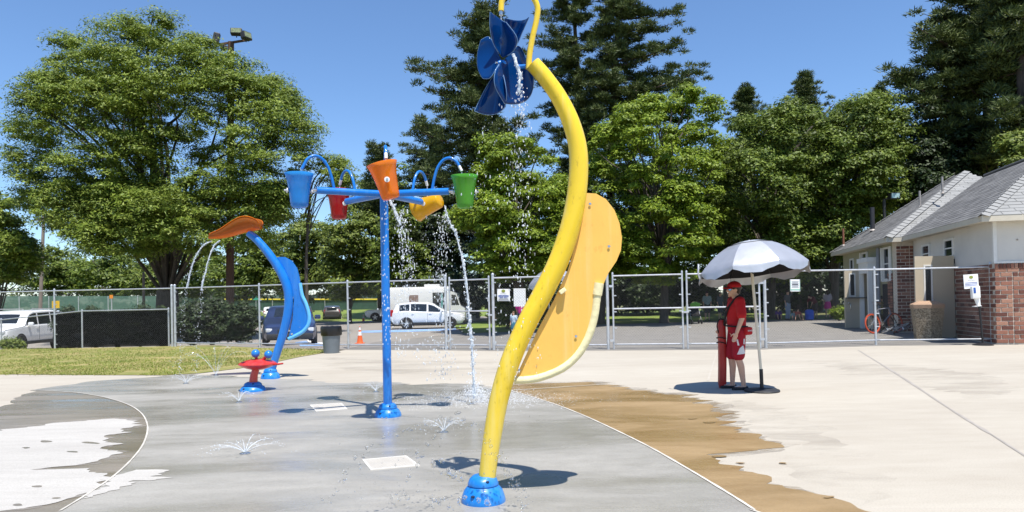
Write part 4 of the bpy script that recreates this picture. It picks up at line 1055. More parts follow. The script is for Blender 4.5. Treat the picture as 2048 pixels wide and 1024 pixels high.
for k_, (px_, pt_, lb_) in enumerate(((140, 606, 'dark shrub behind the screen nearest the white SUV'), (190, 602, 'dark shrub behind the middle of the black screen'), (235, 608, 'low dark shrub behind the black screen under the marker'), (280, 600, 'dark shrub behind the right half of the black screen'))):
    shrub(lb_, px_, 694, pt_, 56, 27.6 + .3*(k_ % 2), 40, L_hedge_shade, 90 + k_, .10, 110)
shrub('low weedy shrub by the white car wheel', 22, 704, 684, 44, 27.0, 22, L_wood, 65, .09)
shrub('sunlit shrub behind the two fence signs', 1015, 645, 570, 70, 40.0, 60, L_wood, 66)
shrub('sunlit shrub between the second umbrella and the panel', 1080, 645, 580, 60, 41.0, 50, L_wood, 67)
shrub('small leafy shrub at the building far corner', 1680, 638, 612, 26, 36.5, 22, L_maple, 68, .1)
# grass blades on the lawn strip
def blades():
    rng = np.random.default_rng(5); P = []
    while len(P) < 26000:
        px = rng.uniform(-60, 655); py = rng.uniform(697, 752)
        lim = 751 if px < 335 else 751 - (px-335)*45/315
        if py > lim or py < 697: continue
        q = G(px, py, 0); P.append((q.x, q.y, 0))
    # a second, nearer-even scatter so depth is covered evenly
    P = np.array(P); n = len(P); P[:, :2] += rng.normal(size=(n, 2))*.05
    tall = np.array([mnoise.noise(Vector((p[0]*.8, p[1]*.8, 3))) for p in P]); keep = tall > -.35; P = P[keep]; tall = tall[keep]; n = len(P)
    h = (.018 + .03*rng.random(n)*(1 + np.clip(tall, 0, 1)*1.6))[:, None]; a = rng.uniform(0, 2*math.pi, n); w = .010
    sd = np.stack([np.cos(a), np.sin(a), a*0], 1)*w; ln = rng.normal(size=(n, 3))*.03; ln[:, 2] = 0
    V = np.stack([P - sd + [0, 0, .008], P + sd + [0, 0, .008], P + ln + np.concatenate([np.zeros((n, 2)), h], 1)], 1).reshape(-1, 3)
    o = np_mesh('grass_blades', V, np.arange(n*3, dtype=np.int32), 3, leaf_mat('grass_blade', (.12, .18, .02), (.24, .29, .04), (.46, .38, .16), .25))
    tag(o, 'short green and straw coloured grass on the lawn strip', 'grass', None, 'stuff')
blades()

# ================================================================== brick building on the right
UP = Vector((0, 0, 1))
BC = G(1993, 689, 0); bu = Vector((.224, .975, 0)).normalized(); bv = Vector((.975, -.224, 0)).normalized()
def W(t, s, z=0.0): return BC + bu*t + bv*s + UP*z
BROT = Matrix((bv, bu, UP)).transposed()          # local x = along the front, y = into the building
def brick_mat():
    m, nt, N, L = _nt('red_brick'); b = N['Principled BSDF']; oi = N.new('ShaderNodeObjectInfo'); rp = N.new('ShaderNodeValToRGB'); e = rp.color_ramp.elements
    e[0].position = 0; e[0].color = (.12, .045, .032, 1); e[1].position = 1; e[1].color = (.38, .20, .135, 1)
    for p, c in ((.25, (.18, .075, .052, 1)), (.6, (.285, .125, .082, 1)), (.85, (.30, .15, .10, 1))): k = e.new(p); k.color = c
    g = N.new('ShaderNodeNewGeometry'); ad = N.new('ShaderNodeMath'); ad.operation = 'MULTIPLY_ADD'; ad.inputs[1].default_value = .999
    L.new(g.outputs['Random Per Island'], ad.inputs[0]); L.new(oi.outputs['Random'], ad.inputs[2]); fr = N.new('ShaderNodeMath'); fr.operation = 'FRACT'; L.new(ad.outputs[0], fr.inputs[0])
    L.new(fr.outputs[0], rp.inputs[0])
    nz = N.new('ShaderNodeTexNoise'); nz.inputs['Scale'].default_value = 30; nz.inputs['Detail'].default_value = 5; L.new(g.outputs['Position'], nz.inputs['Vector'])
    mx = N.new('ShaderNodeMixRGB'); mx.blend_type = 'OVERLAY'; mx.inputs[0].default_value = .35; L.new(rp.outputs[0], mx.inputs[1]); L.new(nz.outputs['Fac'], mx.inputs[2]); L.new(mx.outputs[0], b.inputs['Base Color'])
    bp = N.new('ShaderNodeBump'); bp.inputs['Strength'].default_value = .4; bp.inputs['Distance'].default_value = .01; L.new(nz.outputs['Fac'], bp.inputs['Height']); L.new(bp.outputs[0], b.inputs['Normal'])
    b.inputs['Roughness'].default_value = .9; MATS['red_brick'] = m; return m
M_brick = brick_mat()
M_mortar = pm('mortar', (0.58, 0.51, 0.42), .95, var=.15, scale=12, bump=.4)
M_stucco = pm('cream_stucco', (0.62, 0.595, 0.545), .9, var=.06, scale=1.2, worldco=True, bump=.08)
M_trim = pm('white_trim', (0.70, 0.69, 0.65), .6, var=.05)
M_soffit = pm('cream_soffit', (0.55, 0.50, 0.40), .7, var=.06)
M_olive = pm('olive_cream_wall', (0.34, 0.33, 0.22), .9, var=.06)
M_tan = pm('tan_door_paint', (0.50, 0.43, 0.32), .55, var=.05, scale=2)
M_glass = pm('dark_window_glass', (0.02, 0.025, 0.03), .08, var=.3, spec=.7)
M_slate = None
def slate_mat(name, a, b_, sc):
    m, nt, N, L = _nt(name); b = N['Principled BSDF']; g = N.new('ShaderNodeNewGeometry')
    nz = N.new('ShaderNodeTexNoise'); nz.inputs['Scale'].default_value = sc; nz.inputs['Detail'].default_value = 6; L.new(g.outputs['Position'], nz.inputs['Vector'])
    md = N.new('ShaderNodeMath'); md.operation = 'MULTIPLY_ADD'; md.inputs[1].default_value = .45; L.new(g.outputs['Random Per Island'], md.inputs[0])
    h = N.new('ShaderNodeMath'); h.operation = 'MULTIPLY'; h.inputs[1].default_value = .7; L.new(nz.outputs['Fac'], h.inputs[0]); L.new(h.outputs[0], md.inputs[2])
    rp = N.new('ShaderNodeValToRGB'); rp.color_ramp.elements[0].position = .25; rp.color_ramp.elements[1].position = .8
    rp.color_ramp.elements[0].color = (*a, 1); rp.color_ramp.elements[1].color = (*b_, 1); L.new(md.outputs[0], rp.inputs[0]); L.new(rp.outputs[0], b.inputs['Base Color'])
    b.inputs['Roughness'].default_value = .8; MATS[name] = m; return m
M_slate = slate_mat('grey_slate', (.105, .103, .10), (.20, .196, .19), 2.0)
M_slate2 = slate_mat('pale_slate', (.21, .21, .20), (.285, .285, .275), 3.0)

bld = thing('brick_building', W(0, 0), 'low brick and cream building with grey slate hip roof', 'building')
EZ = 3.25; BZ = 2.14
def wallbox(name, t0, t1, s0, s1, z0, z1, mat, parent=bld):
    return MB().prism([W(t0, s0, z0), W(t0, s1, z0), W(t1, s1, z0), W(t1, s0, z0)], UP*(z1-z0)).build(name, mat, parent)
core = wallbox('wall', -.006, 14.5, .0, 5.2, -.05, BZ, M_mortar)
wallbox('upper_wall', .012, 6.45, .012, 5.2, BZ, EZ, M_stucco)
wallbox('corner_board', -.01, .06, -.015, .07, BZ + .03, EZ, M_trim)
wallbox('ledge_board', -.02, .02, -.01, 5.2, BZ - .0, BZ + .05, M_trim)
wallbox('bay_wall', 6.46, 14.5, -.5, 5.2, -.05, EZ, M_olive)
# bricks: Flemish bond on the front, one object each
def brick_mesh(w, h, d):
    bm = bmesh.new(); bmesh.ops.create_cube(bm, size=1)
    for v in bm.verts: v.co = Vector((v.co.x*w, v.co.y*d, v.co.z*h))
    bmesh.ops.bevel(bm, geom=[e for e in bm.edges], offset=.006, segments=1, affect='EDGES')
    me = bpy.data.meshes.new('brick'); bm.to_mesh(me); bm.free(); me.materials.append(M_brick); return me
SW, HWd, RH, MO = .266, .112, .117, .022
me_s = brick_mesh(SW, RH-MO, .05); me_h = brick_mesh(HWd, RH-MO, .05); me_v = brick_mesh(.075, .135, .05)
binv = (Matrix.Translation(bld.location)).inverted()
rngb = random.Random(3)
def put_brick(me, t, s, z, ang, parent):
    o = bpy.data.objects.new('brick', me); COL.objects.link(o); o.parent = parent
    o.location = binv @ W(t, s, z); o.rotation_euler = (0, 0, ang)
angF = math.atan2(bv.y, bv.x)
for r in range(17):
    z = .03 + (r+.5)*RH; s = (-.0 if r % 2 == 0 else -.0); x = 0.0; k = r % 2
    while x < 1.9:
        w = SW if k == 0 else HWd
        if r == 16: w = SW
        put_brick(me_s if w == SW else me_h, rngb.uniform(-.004, .004), x + w/2, z, angF, core)
        x += w + MO; k = 1 - k
for i in range(20): put_brick(me_v, -.012, .04 + i*.091, BZ - .075, angF, core)
# bay return wall: brick pier full height
pier = wallbox('pier', 6.372, 6.9, -.52, .0, -.05, EZ - .02, M_mortar)
for r in range(26):
    z = .03 + (r+.5)*RH; 
    if z > EZ - .1: break
    x = -.53 + (.0 if r % 2 else .0); k = r % 2
    while x < -.06:
        w = SW if k == 0 else HWd
        w = min(w, .0 - x)
        if w > .06: put_brick(me_s if w > .2 else me_h, 6.385, x + min(w, SW if w > .2 else HWd)/2, z, angF, pier)
        x += w + MO; k = 1 - k
# left face courses (in shade behind the mesh): joined
m = MB(); 
for r in range(18):
    z = .03 + (r+.5)*RH; t = 0.0 + (r % 2)*.14
    while t < 6.3:
        if not (2.62 < t + .13 < 3.85):
            m.box(W(t + SW/2, .012, z), (.05, SW, RH-MO), BROT)
        t += SW + MO
    t = 6.95
    while t < 7.25: m.box(W(t + SW/2, -.515, z), (.05, SW, RH-MO), BROT); t += SW + MO
o = m.build('brick_courses', M_brick, bld); o['kind'] = 'stuff'
# eaves
def eave(name, t0, t1, s0, s1, z0, z1, mat): return wallbox(name, t0, t1, s0, s1, z0, z1, mat)
eave('soffit', -.40, 6.2, -.40, 5.6, EZ, EZ + .05, M_soffit)
eave('fascia', -.43, 6.2, -.43, -.39, EZ - .03, EZ + .13, M_soffit)
eave('fascia', -.43, -.39, -.39, 5.6, EZ - .03, EZ + .13, M_soffit)
eave('bay_soffit', 6.05, 14.9, -.92, 6.0, EZ - .02, EZ + .04, M_soffit)
eave('fascia', 6.02, 14.9, -.95, -.91, EZ - .05, EZ + .12, M_soffit)
eave('fascia', 6.02, 6.06, -.91, -.40, EZ - .05, EZ + .12, M_soffit)
# roofs
PT = .70
def slope_courses(name, origin, along, inward, length_fn, t_max, mat, exp=.15, wid=.42, individually=False, parent=bld, seed=1, z0=EZ + .12):
    """overlapping slate courses on a slope. length_fn(w) -> (a0, a1) extents along at run w"""
    rg = random.Random(seed); run = exp*math.cos(math.atan(PT)); nrows = int(t_max/run); mbs = MB(); sl = Vector(inward) + UP*PT; sl.normalize(); al = Vector(along)
    nn_ = al.cross(sl).normalized()
    if nn_.z < 0: nn_ = -nn_
    cnt = 0
    for r in range(nrows):
        w = r*run; a0, a1 = length_fn(w + run*.5)
        x = a0
        x0 = a0 - (r % 2)*wid*.5
        while x0 < a1:
            xa = max(x0, a0); xb = min(x0 + wid, a1); x0 += wid
            if xb - xa < .04: continue
            p = origin + al*xa + Vector(inward)*w + UP*(w*PT); q = origin + al*xb + Vector(inward)*w + UP*(w*PT)
            g = .005
            p = p + al*g; q = q - al*g
            h = nn_*(.009 + rg.uniform(0, .005)); up_ = sl*(exp*1.12)
            mm = MB() if individually else mbs
            mm.poly([p + h, q + h, q + up_ + nn_*.004, p + up_ + nn_*.004]); mm.poly([p, q, q + h, p + h])
            if individually:
                mm.build('slate', mat, parent); cnt += 1
        
    if not individually:
        o = mbs.build(name, mat, parent); o['kind'] = 'stuff'; return o
def roof_deck(name, pts, parent=bld, mat=M_slate): return MB().poly(pts).build(name, mat, parent)
HW_A = 3.05; HW_B = 3.95; zr = EZ + .12
A0 = lambda t, s, w=0: W(t, s, zr + w*PT)
# block A (near): left slope, front hip face
roofA = MB().poly([W(-.43, -.43, zr-.01), W(6.3, -.43, zr-.01), W(7.2, -.43+HW_A, zr-.01+HW_A*PT), W(-.43+HW_A, -.43+HW_A, zr-.01+HW_A*PT)]).poly([W(-.43, -.43, zr-.01), W(-.43+HW_A, -.43+HW_A, zr-.01+HW_A*PT), W(-.43, -.43+2*HW_A, zr-.01)]).poly([W(-.43, -.43+2*HW_A, zr-.01), W(-.43+HW_A, -.43+HW_A, zr-.01+HW_A*PT), W(7.2, -.43+HW_A, zr-.01+HW_A*PT), W(6.3, -.43+2*HW_A, zr-.01)]).build('roof', M_slate, bld)
slope_courses('slate_courses', W(-.43, -.43, zr), bu, bv, lambda w: (w, 6.8 + w*.3), HW_A, M_slate, seed=2)
# front hip face: slates one by one where they show largest, the rest joined
def front_face():
    rg = random.Random(9); exp = .17; run = exp*math.cos(math.atan(PT)); sl = (bu + UP*PT).normalized(); nn_ = bv.cross(sl).normalized()
    if nn_.z < 0: nn_ = -nn_
    for r in range(int(HW_A/run)):
        w = r*run; a0, a1 = w + .05, min(2*HW_A - w, 2.9); x0 = a0 - (r % 2)*.22
        while x0 < a1:
            xa = max(x0, a0); xb = min(x0 + .44, a1); x0 += .44
            if xb - xa < .08: continue
            o_ = W(-.43, -.43, zr) + bu*w + UP*(w*PT); p = o_ + bv*(xa+.006); q = o_ + bv*(xb-.006); h = nn_*(.012 + rg.uniform(0, .006)); u_ = sl*exp*1.12
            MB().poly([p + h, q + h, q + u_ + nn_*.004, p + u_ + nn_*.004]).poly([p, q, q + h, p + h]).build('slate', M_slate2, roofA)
front_face()
def hip_caps(a, b, n, mat, wd=.17, parent=roofA):
    d = b - a; e = d.normalized(); sd = e.cross(UP).normalized(); nz_ = sd.cross(e)
    if nz_.z < 0: nz_ = -nz_
    for i in range(n):
        p = a + d*(i/n); q = a + d*((i+1.12)/n); lift0 = nz_*.055; lift1 = nz_*.035
        MB().poly([p + lift0, p + sd*wd - nz_*.05 + UP*.02, q + sd*wd - nz_*.06 + UP*.01, q + lift1]).poly([p + lift0, q + lift1, q - sd*wd - nz_*.06 + UP*.01, p - sd*wd - nz_*.05 + UP*.02]).build('hip_slate', mat, parent)
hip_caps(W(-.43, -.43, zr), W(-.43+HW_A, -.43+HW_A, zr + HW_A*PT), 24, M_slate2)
MB().tube([W(-.43+HW_A, -.43+HW_A, zr+HW_A*PT+.03), W(7.2, -.43+HW_A, zr+HW_A*PT+.03)], .05, 6).build('ridge_cap', pm('dark_ridge_metal', (.10, .10, .10), .6), roofA)
# block B (far, a little taller)
tB = 6.02; sB = -.95; tE = 14.9
roofB = MB().poly([W(tB, sB, zr-.02), W(tE, sB, zr-.02), W(tE-HW_B, sB+HW_B, zr-.02+HW_B*PT), W(tB+HW_B, sB+HW_B, zr-.02+HW_B*PT)]).poly([W(tB, sB, zr-.02), W(tB+HW_B, sB+HW_B, zr-.02+HW_B*PT), W(tB, sB+2*HW_B, zr-.02)]).poly([W(tE, sB, zr-.02), W(tE, sB+2*HW_B, zr-.02), W(tE-HW_B, sB+HW_B, zr-.02+HW_B*PT)]).poly([W(tB, sB+2*HW_B, zr-.02), W(tB+HW_B, sB+HW_B, zr-.02+HW_B*PT), W(tE-HW_B, sB+HW_B, zr-.02+HW_B*PT), W(tE, sB+2*HW_B, zr-.02)]).build('roof', M_slate, bld)
slope_courses('slate_courses', W(tB, sB, zr-.01), bu, bv, lambda w: (w, tE - tB - w), HW_B, M_slate, seed=4)
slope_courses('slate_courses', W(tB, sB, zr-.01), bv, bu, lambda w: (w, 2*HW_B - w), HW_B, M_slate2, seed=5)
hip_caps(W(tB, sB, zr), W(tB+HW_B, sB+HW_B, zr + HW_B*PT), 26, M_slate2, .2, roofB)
hip_caps(W(tE, sB, zr), W(tE-HW_B, sB+HW_B, zr + HW_B*PT), 22, M_slate, .15, roofB)
M_pipe = pm('vent_pipe_metal', (.34, .31, .28), .6, metal=.3, var=.2)
M_rust = pm('rusty_pipe', (.22, .09, .05), .85, var=.3, scale=14)
for (t, w_, h, r_, mt) in ((8.1, 1.75, .62, .038, M_pipe), (7.6, 2.35, .62, .038, M_pipe), (13.9, .35, .8, .045, M_rust), (11.6, 1.0, 1.0, .09, pm('dark_flue', (.03, .03, .035), .6))):
    b0 = W(tB, sB, zr) + bu*(t - tB) + bv*w_ + UP*(w_*PT); o = MB().cyl(b0 - UP*.1, b0 + UP*h, r_, 12).build('vent_pipe', mt, roofB, smooth=True)
    MB().lathe([(r_*1.9, 0), (r_*1.1, .07)], b0, 12).build('flashing', M_pipe, o)
# windows on the near left face
def window(t0, t1, z0, z1, s=0.0, parent=bld):
    f = MB(); y = s - .02
    for (a, b, c, d) in ((t0-.07, t0, z0-.07, z1+.07), (t1, t1+.07, z0-.07, z1+.07), (t0, t1, z1, z1+.07), (t0, t1, z0-.07, z0)):
        f.prism([W(a, y-.02, c), W(b, y-.02, c), W(b, y-.02, d), W(a, y-.02, d)], bv*.06)
    o = f.build('window', M_trim, parent)
    MB().poly([W(t0, y+.012, z0), W(t1, y+.012, z0), W(t1, y+.012, z1), W(t0, y+.012, z1)]).build('pane', M_glass, o)
    MB().prism([W(t0-.1, y-.06, z0-.11), W(t1+.1, y-.06, z0-.11), W(t1+.1, y-.06, z0-.075), W(t0-.1, y-.06, z0-.075)], bv*.08).build('sill', M_trim, o)
    MB().prism([W(t0, y-.004, (z0+z1)/2-.02), W(t1, y-.004, (z0+z1)/2-.02), W(t1, y-.004, (z0+z1)/2+.02), W(t0, y-.004, (z0+z1)/2+.02)], bv*.012).build('glazing_bar', M_trim, o)
window(2.75, 3.35, 2.52, 2.98); window(4.75, 5.35, 2.45, 2.95)
window(7.35, 7.95, 1.95, 3.05, -.5); window(10.4, 11.0, 1.95, 3.05, -.5); window(12.6, 13.1, 2.1, 2.9, -.5)
for t in (7.05, 8.1, 10.15, 11.15): MB().prism([W(t, -.56, 1.85), W(t+.2, -.56, 1.85), W(t+.2, -.56, 3.12), W(t, -.56, 3.12)], bv*.05).build('shutter', M_trim, bld)
wallbox('soffit_vent', 1.2, 4.8, -.2, -.12, EZ - .006, EZ - .001, M_pipe)
# door openings
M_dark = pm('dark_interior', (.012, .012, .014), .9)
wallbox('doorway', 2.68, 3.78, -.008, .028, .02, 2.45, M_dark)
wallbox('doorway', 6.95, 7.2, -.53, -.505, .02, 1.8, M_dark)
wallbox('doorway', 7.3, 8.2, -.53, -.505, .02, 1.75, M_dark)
# portico
wallbox('portico_roof', 8.45, 9.95, -1.0, -.5, 2.62, 2.8, M_trim); wallbox('portico_fascia', 8.5, 9.9, -.95, -.5, 2.2, 2.62, M_trim)
for t in (8.5, 9.75): wallbox('portico_post', t, t + .16, -.95, -.79, 0, 2.2, M_trim)
wallbox('portico_door', 8.75, 9.65, -.54, -.505, .02, 2.15, pm('grey_door', (.24, .25, .27), .6))
M_gry = pm('grey_downpipe', (.20, .21, .23), .5)
MB().cyl(W(8.35, -.62, 0), W(8.35, -.62, EZ-.1), .06, 12).build('downpipe', M_gry, bld, smooth=True)
def open_door(hx, width, h, ang, slit, shelf=False, name='open_door'):
    """leaf hinged at hx, swinging out over the yard"""
    e = Vector((math.cos(ang), math.sin(ang), 0)); n = e.cross(UP)
    if n.y > 0: n = -n
    p0 = hx + UP*.04; leaf = MB().prism([p0, p0 + e*width, p0 + e*width + UP*h, p0 + UP*h], -n*.05).build(name, M_tan, bld)
    s0 = width*.60; zz0, zz1 = slit; w_ = .17
    fr = MB()
    for (a, b, c, d) in ((s0-.05, s0, zz0-.05, zz1+.05), (s0+w_, s0+w_+.05, zz0-.05, zz1+.05), (s0, s0+w_, zz1, zz1+.05), (s0, s0+w_, zz0-.05, zz0)):
        fr.prism([p0 + e*a + UP*c + n*.012, p0 + e*b + UP*c + n*.012, p0 + e*b + UP*d + n*.012, p0 + e*a + UP*d + n*.012], -n*.02)
    f = fr.build('vision_panel_frame', M_trim, leaf)
    MB().poly([p0 + e*s0 + UP*zz0 + n*.004, p0 + e*(s0+w_) + UP*zz0 + n*.004, p0 + e*(s0+w_) + UP*zz1 + n*.004, p0 + e*s0 + UP*zz1 + n*.004]).build('vision_panel', M_glass, leaf)
    k = p0 + e*(width*.88) + UP*1.0
    MB().sphere(k + n*.05, .035, 10, 8).build('door_knob', M_steel, leaf, smooth=True)
    MB().tube(catmull([k + n*.0 - UP*.28 - e*.08, k + n*.05 - UP*.26 - e*.08, k + n*.05 - UP*.06 - e*.08, k - UP*.04 - e*.08], 4), .012, 8).build('pull_handle', M_steel, leaf, smooth=True)
    for z in (.3, h*.5, h-.3): MB().cyl(p0 + UP*(z-.06) + n*.01, p0 + UP*(z+.06) + n*.01, .018, 8).build('hinge', M_pipe, leaf)
    if shelf: MB().prism([p0 + e*.1 + UP*1.18 + n*.012, p0 + e*width + UP*1.18 + n*.012, p0 + e*width + UP*1.22 + n*.012, p0 + e*.1 + UP*1.22 + n*.012], n*.2).build('counter_shelf', pm('dark_shelf', (.10, .10, .10), .6), leaf)
    return leaf
open_door(W(2.64, -.03), 1.20, 2.46, math.pi + .03, (1.05, 2.15))
open_door(W(9.98, -.56), 1.0, 2.35, math.pi + .05, (1.3, 2.15), True)
for s_ in (.55, .95): MB().sphere(W(-.0, s_, 2.75), .022, 8, 6).build('wall_anchor', M_pipe, bld)
# small square floodlight on a dark pole behind the building
root = thing('yard_light', (D(1768, 500, 36.5).x, 36.5, 0), 'small square floodlight on dark pole above the building roof', 'light')
pt = D(1768, 398, 36.5); MB().cyl((pt.x, 36.5, 0), (pt.x, 36.5, pt.z), .08, 10).build('pole', pm('dark_pole', (.03, .03, .03), .6), root, smooth=True)
q = D(1788, 392, 36.3); MB().rbox(q, (.52, .3, .34), None, .03).build('lamp_housing', MATS['dark_pole'], root); MB().box(q + Vector((0, -.155, 0)), (.42, .012, .24)).build('lamp_glass', pm('pale_lamp_glass', (.36, .5, .52), .15), root)
MB().cyl((pt.x, 36.5, pt.z-.05), q, .035, 8).build('bracket', MATS['dark_pole'], root)

# ---- sanitiser stand by the fence end
sb = G(1966, 690.5, 0); root = thing('sanitizer_stand', sb, 'white hand sanitizer dispenser and notice on black stand', 'dispenser stand')
M_blk = pm('black_plastic', (.016, .016, .018), .5, var=.2)
MB().lathe([(.24, 0), (.24, .02), (.12, .05), (.04, .07), (0, .07)], sb, 28).build('stand_base', M_blk, root, smooth=True)
tp = D(1954, 562, sb.y); MB().tube([sb + UP*.05, tp], .026, 12).build('stand_pole', M_blk, root, smooth=True)
def frontal(px0, py0, px1, py1, y): a = D(px0, py0, y); b = D(px1, py1, y); return (a+b)/2, abs(b.x-a.x), abs(a.z-b.z)
tiltm = Matrix.Rotation(R(-3), 3, 'Y')
c, w_, h_ = frontal(1927, 549, 1957, 577, sb.y - .05); sp = MB().rbox(c, (w_, .012, h_), tiltm, .003).build('sign_plate', M_signw, root)
MB().lathe([(.04, 0), (.04, .003), (0, .0035)], c + Vector((0, -.008, h_*.3)), 16, Matrix.Rotation(R(90), 3, 'X'), sx=1.3).build('emblem', M_emb, sp)
text_mesh('heading', 'NOTICE', .05, c + Vector((0, -.009, h_*.08)), (1, 0, 0), (0, 0, 1), M_inkg, sp)
for k in range(3): MB().box(c + Vector((0, -.008, -h_*(.08+.1*k))), (w_*.84, .003, .014), tiltm).build('text_line', M_inkb, sp)
c, w_, h_ = frontal(1942, 572, 1959, 597, sb.y - .09); dsp = MB().rbox(c, (w_, .11, h_), tiltm, .03).build('dispenser', M_whitepl, root, smooth=True)
MB().rbox(c + Vector((-.05, -.055, .05)), (.06, .012, .15), tiltm, .02).build('sight_window', pm('blue_gel_window', (.03, .10, .38), .2), dsp)
c2, w2, h2 = frontal(1949, 597, 1961, 612, sb.y - .08); MB().prism([c2 + Vector((-.05, 0, .1)), c2 + Vector((.07, 0, .1)), c2 + Vector((.08, 0, -.09)), c2 + Vector((.02, 0, -.09))], (0, .07, 0)).build('drip_neck', M_whitepl, dsp)
MB().rbox(c2 + Vector((-.02, 0, -.10)), (.19, .12, .015), tiltm, .005).build('drip_tray', M_whitepl, dsp)

# ---- concrete litter bin
tb = G(1866, 681, 0) + Vector((0, .25, 0)); root = thing('litter_bin', tb, 'tan pebble-concrete litter bin in front of the open door', 'bin')
def pebble():
    m, nt, N, L = _nt('exposed_aggregate'); b = N['Principled BSDF']; tc = N.new('ShaderNodeTexCoord'); v = N.new('ShaderNodeTexVoronoi'); v.inputs['Scale'].default_value = 42; L.new(tc.outputs['Object'], v.inputs['Vector'])
    rp = N.new('ShaderNodeValToRGB'); e = rp.color_ramp.elements; e[0].color = (.12, .085, .05, 1); e[1].color = (.50, .40, .27, 1); k = e.new(.5); k.color = (.30, .22, .13, 1)
    s = N.new('ShaderNodeSeparateColor'); L.new(v.outputs['Color'], s.inputs[0]); L.new(s.outputs[0], rp.inputs[0]); L.new(rp.outputs[0], b.inputs['Base Color'])
    bp = N.new('ShaderNodeBump'); bp.inputs['Strength'].default_value = .6; bp.inputs['Distance'].default_value = .01; L.new(v.outputs['Distance'], bp.inputs['Height']); bp.invert = True; L.new(bp.outputs[0], b.inputs['Normal']); b.inputs['Roughness'].default_value = .85; MATS['exposed_aggregate'] = m; return m
M_peb = pebble(); r8 = Matrix.Rotation(R(12), 3, 'Z')
MB().lathe([(.36, 0), (.37, .05), (.45, .92), (.45, .95)], tb, 6, r8).build('bin_body', M_peb, root)
MB().lathe([(.47, .95), (.475, 1.05), (.44, 1.08), (.22, 1.16), (.2, 1.14), (0, 1.12)], tb, 6, r8).build('bin_lid', pm('tan_bin_lid', (.42, .27, .17), .7, var=.1), root)

# ---- bicycles
def bicycle(label, ra, fa, rw, frame_col, rim_col, tyre_col, roll=0.0, kid=False):
    """rear hub ra, front hub fa on the ground plane heights; wheels in the plane of the frame"""
    root = thing('bicycle', Vector((ra.x, ra.y, 0)), label, 'bicycle'); fw = (fa-ra); fw.z = 0; Lw = fw.length; fw.normalize(); side = fw.cross(UP)
    upv = (UP*math.cos(roll) + side*math.sin(roll)).normalized(); nv = fw.cross(upv)
    P_ = lambda x, z: ra + fw*x + upv*z
    Mf = pm(label[:18]+' frame', frame_col, .35, var=.1, coat=.3); Mr = pm(label[:18]+' rim', rim_col, .4); Mt = pm(label[:18]+' tyre', tyre_col, .8)
    for hub_ in (ra, ra + fw*Lw):
        circ = [hub_ + (fw*math.cos(a) + upv*math.sin(a))*rw*.94 for a in np.linspace(0, 2*math.pi, 33)]
        wl = MB().tube(circ, rw*.05, 8, False).build('wheel', Mt, root, smooth=True)
        MB().tube([hub_ + (fw*math.cos(a) + upv*math.sin(a))*rw*.86 for a in np.linspace(0, 2*math.pi, 33)], rw*.045, 6, False).build('rim', Mr, wl, smooth=True)
        sp_ = MB()
        for k in range(16):
            a = k*math.pi/8; sp_.cyl(hub_ + nv*.02*(1 if k % 2 else -1), hub_ + (fw*math.cos(a) + upv*math.sin(a))*rw*.86, .0022, 4)
        o = sp_.build('spokes', M_steel, wl); o['kind'] = 'stuff'
        MB().cyl(hub_ - nv*.05, hub_ + nv*.05, .025, 8).build('hub', M_steel, wl)
    s_ = rw/.34; bbk = P_(Lw*.40, -.04*s_); st = P_(Lw*.30, .46*s_ if not kid else .25*s_); hd = P_(Lw*.80, .50*s_); hd2 = P_(Lw*.85, .30*s_)
    fr = MB()
    for a, b, r_ in ((ra, bbk, .016), (ra, st, .013), (bbk, st, .019), (st, hd, .020), (bbk, hd2, .024), (hd + upv*.03, hd2, .024)): fr.cyl(a, b, r_*s_, 8)
    frm = fr.build('frame', Mf, root, smooth=True)
    fk = MB()
    for sd in (-.05, .05): fk.tube([hd2 + nv*sd*.6, hd2 + nv*sd + (fa-hd2)*.2, ra + fw*Lw + nv*sd], .014*s_, 8)
    fk.build('fork', M_blk, root, smooth=True)
    sd0 = st + upv*.14*s_ - fw*.03; MB().cyl(st, sd0, .013*s_, 8).build('seat_post', M_blk, root)
    MB().sphere(sd0 + upv*.02, (.13*s_, .06*s_, .03*s_), 12, 8, Matrix((fw, nv, upv)).transposed()).build('saddle', M_blk, root, smooth=True)
    hb = hd + upv*.13*s_ - fw*.01; MB().cyl(hd, hb, .015*s_, 8).build('stem', M_blk, root)
    MB().tube([hb - nv*.31*s_ - fw*.06, hb - nv*.12*s_, hb + nv*.12*s_, hb + nv*.31*s_ - fw*.06], .012*s_, 8).build('handlebar', M_blk, root, smooth=True)
    MB().lathe([(.09*s_, -.006), (.09*s_, .006)], bbk + nv*.05, 20, Matrix((fw, upv, nv)).transposed()).build('chainring', M_steel, frm)
    for sd in (-1, 1):
        c_ = bbk + nv*.07*sd; e_ = c_ + (fw*.6 - upv*.8)*.16*s_*sd; MB().cyl(c_, e_, .012*s_, 6).build('crank', M_steel, frm); MB().box(e_ + nv*.04*sd, (.08*s_, .09*s_, .02), Matrix((fw, nv, upv)).transposed()).build('pedal', M_blk, frm)
    return root
bd_ = 24.3; ra = D(1745, 641, bd_); ra.z = .36
fa = Vector((ra.x + .98, bd_ + .35, .36))
bicycle('mountain bicycle with bright orange wheels leaning by the building', ra, fa, .36, (.20, .21, .24), (.75, .11, .03), (.30, .05, .03), R(-8))
k1 = D(1775, 651, 23.4); k1.z = .20; k2 = Vector((k1.x + .72, 23.75, .17))
bicycle('small silver bicycle lying against the orange-wheeled one', k1, k2, .24, (.45, .46, .48), (.3, .3, .3), (.03, .03, .03), R(58), True)

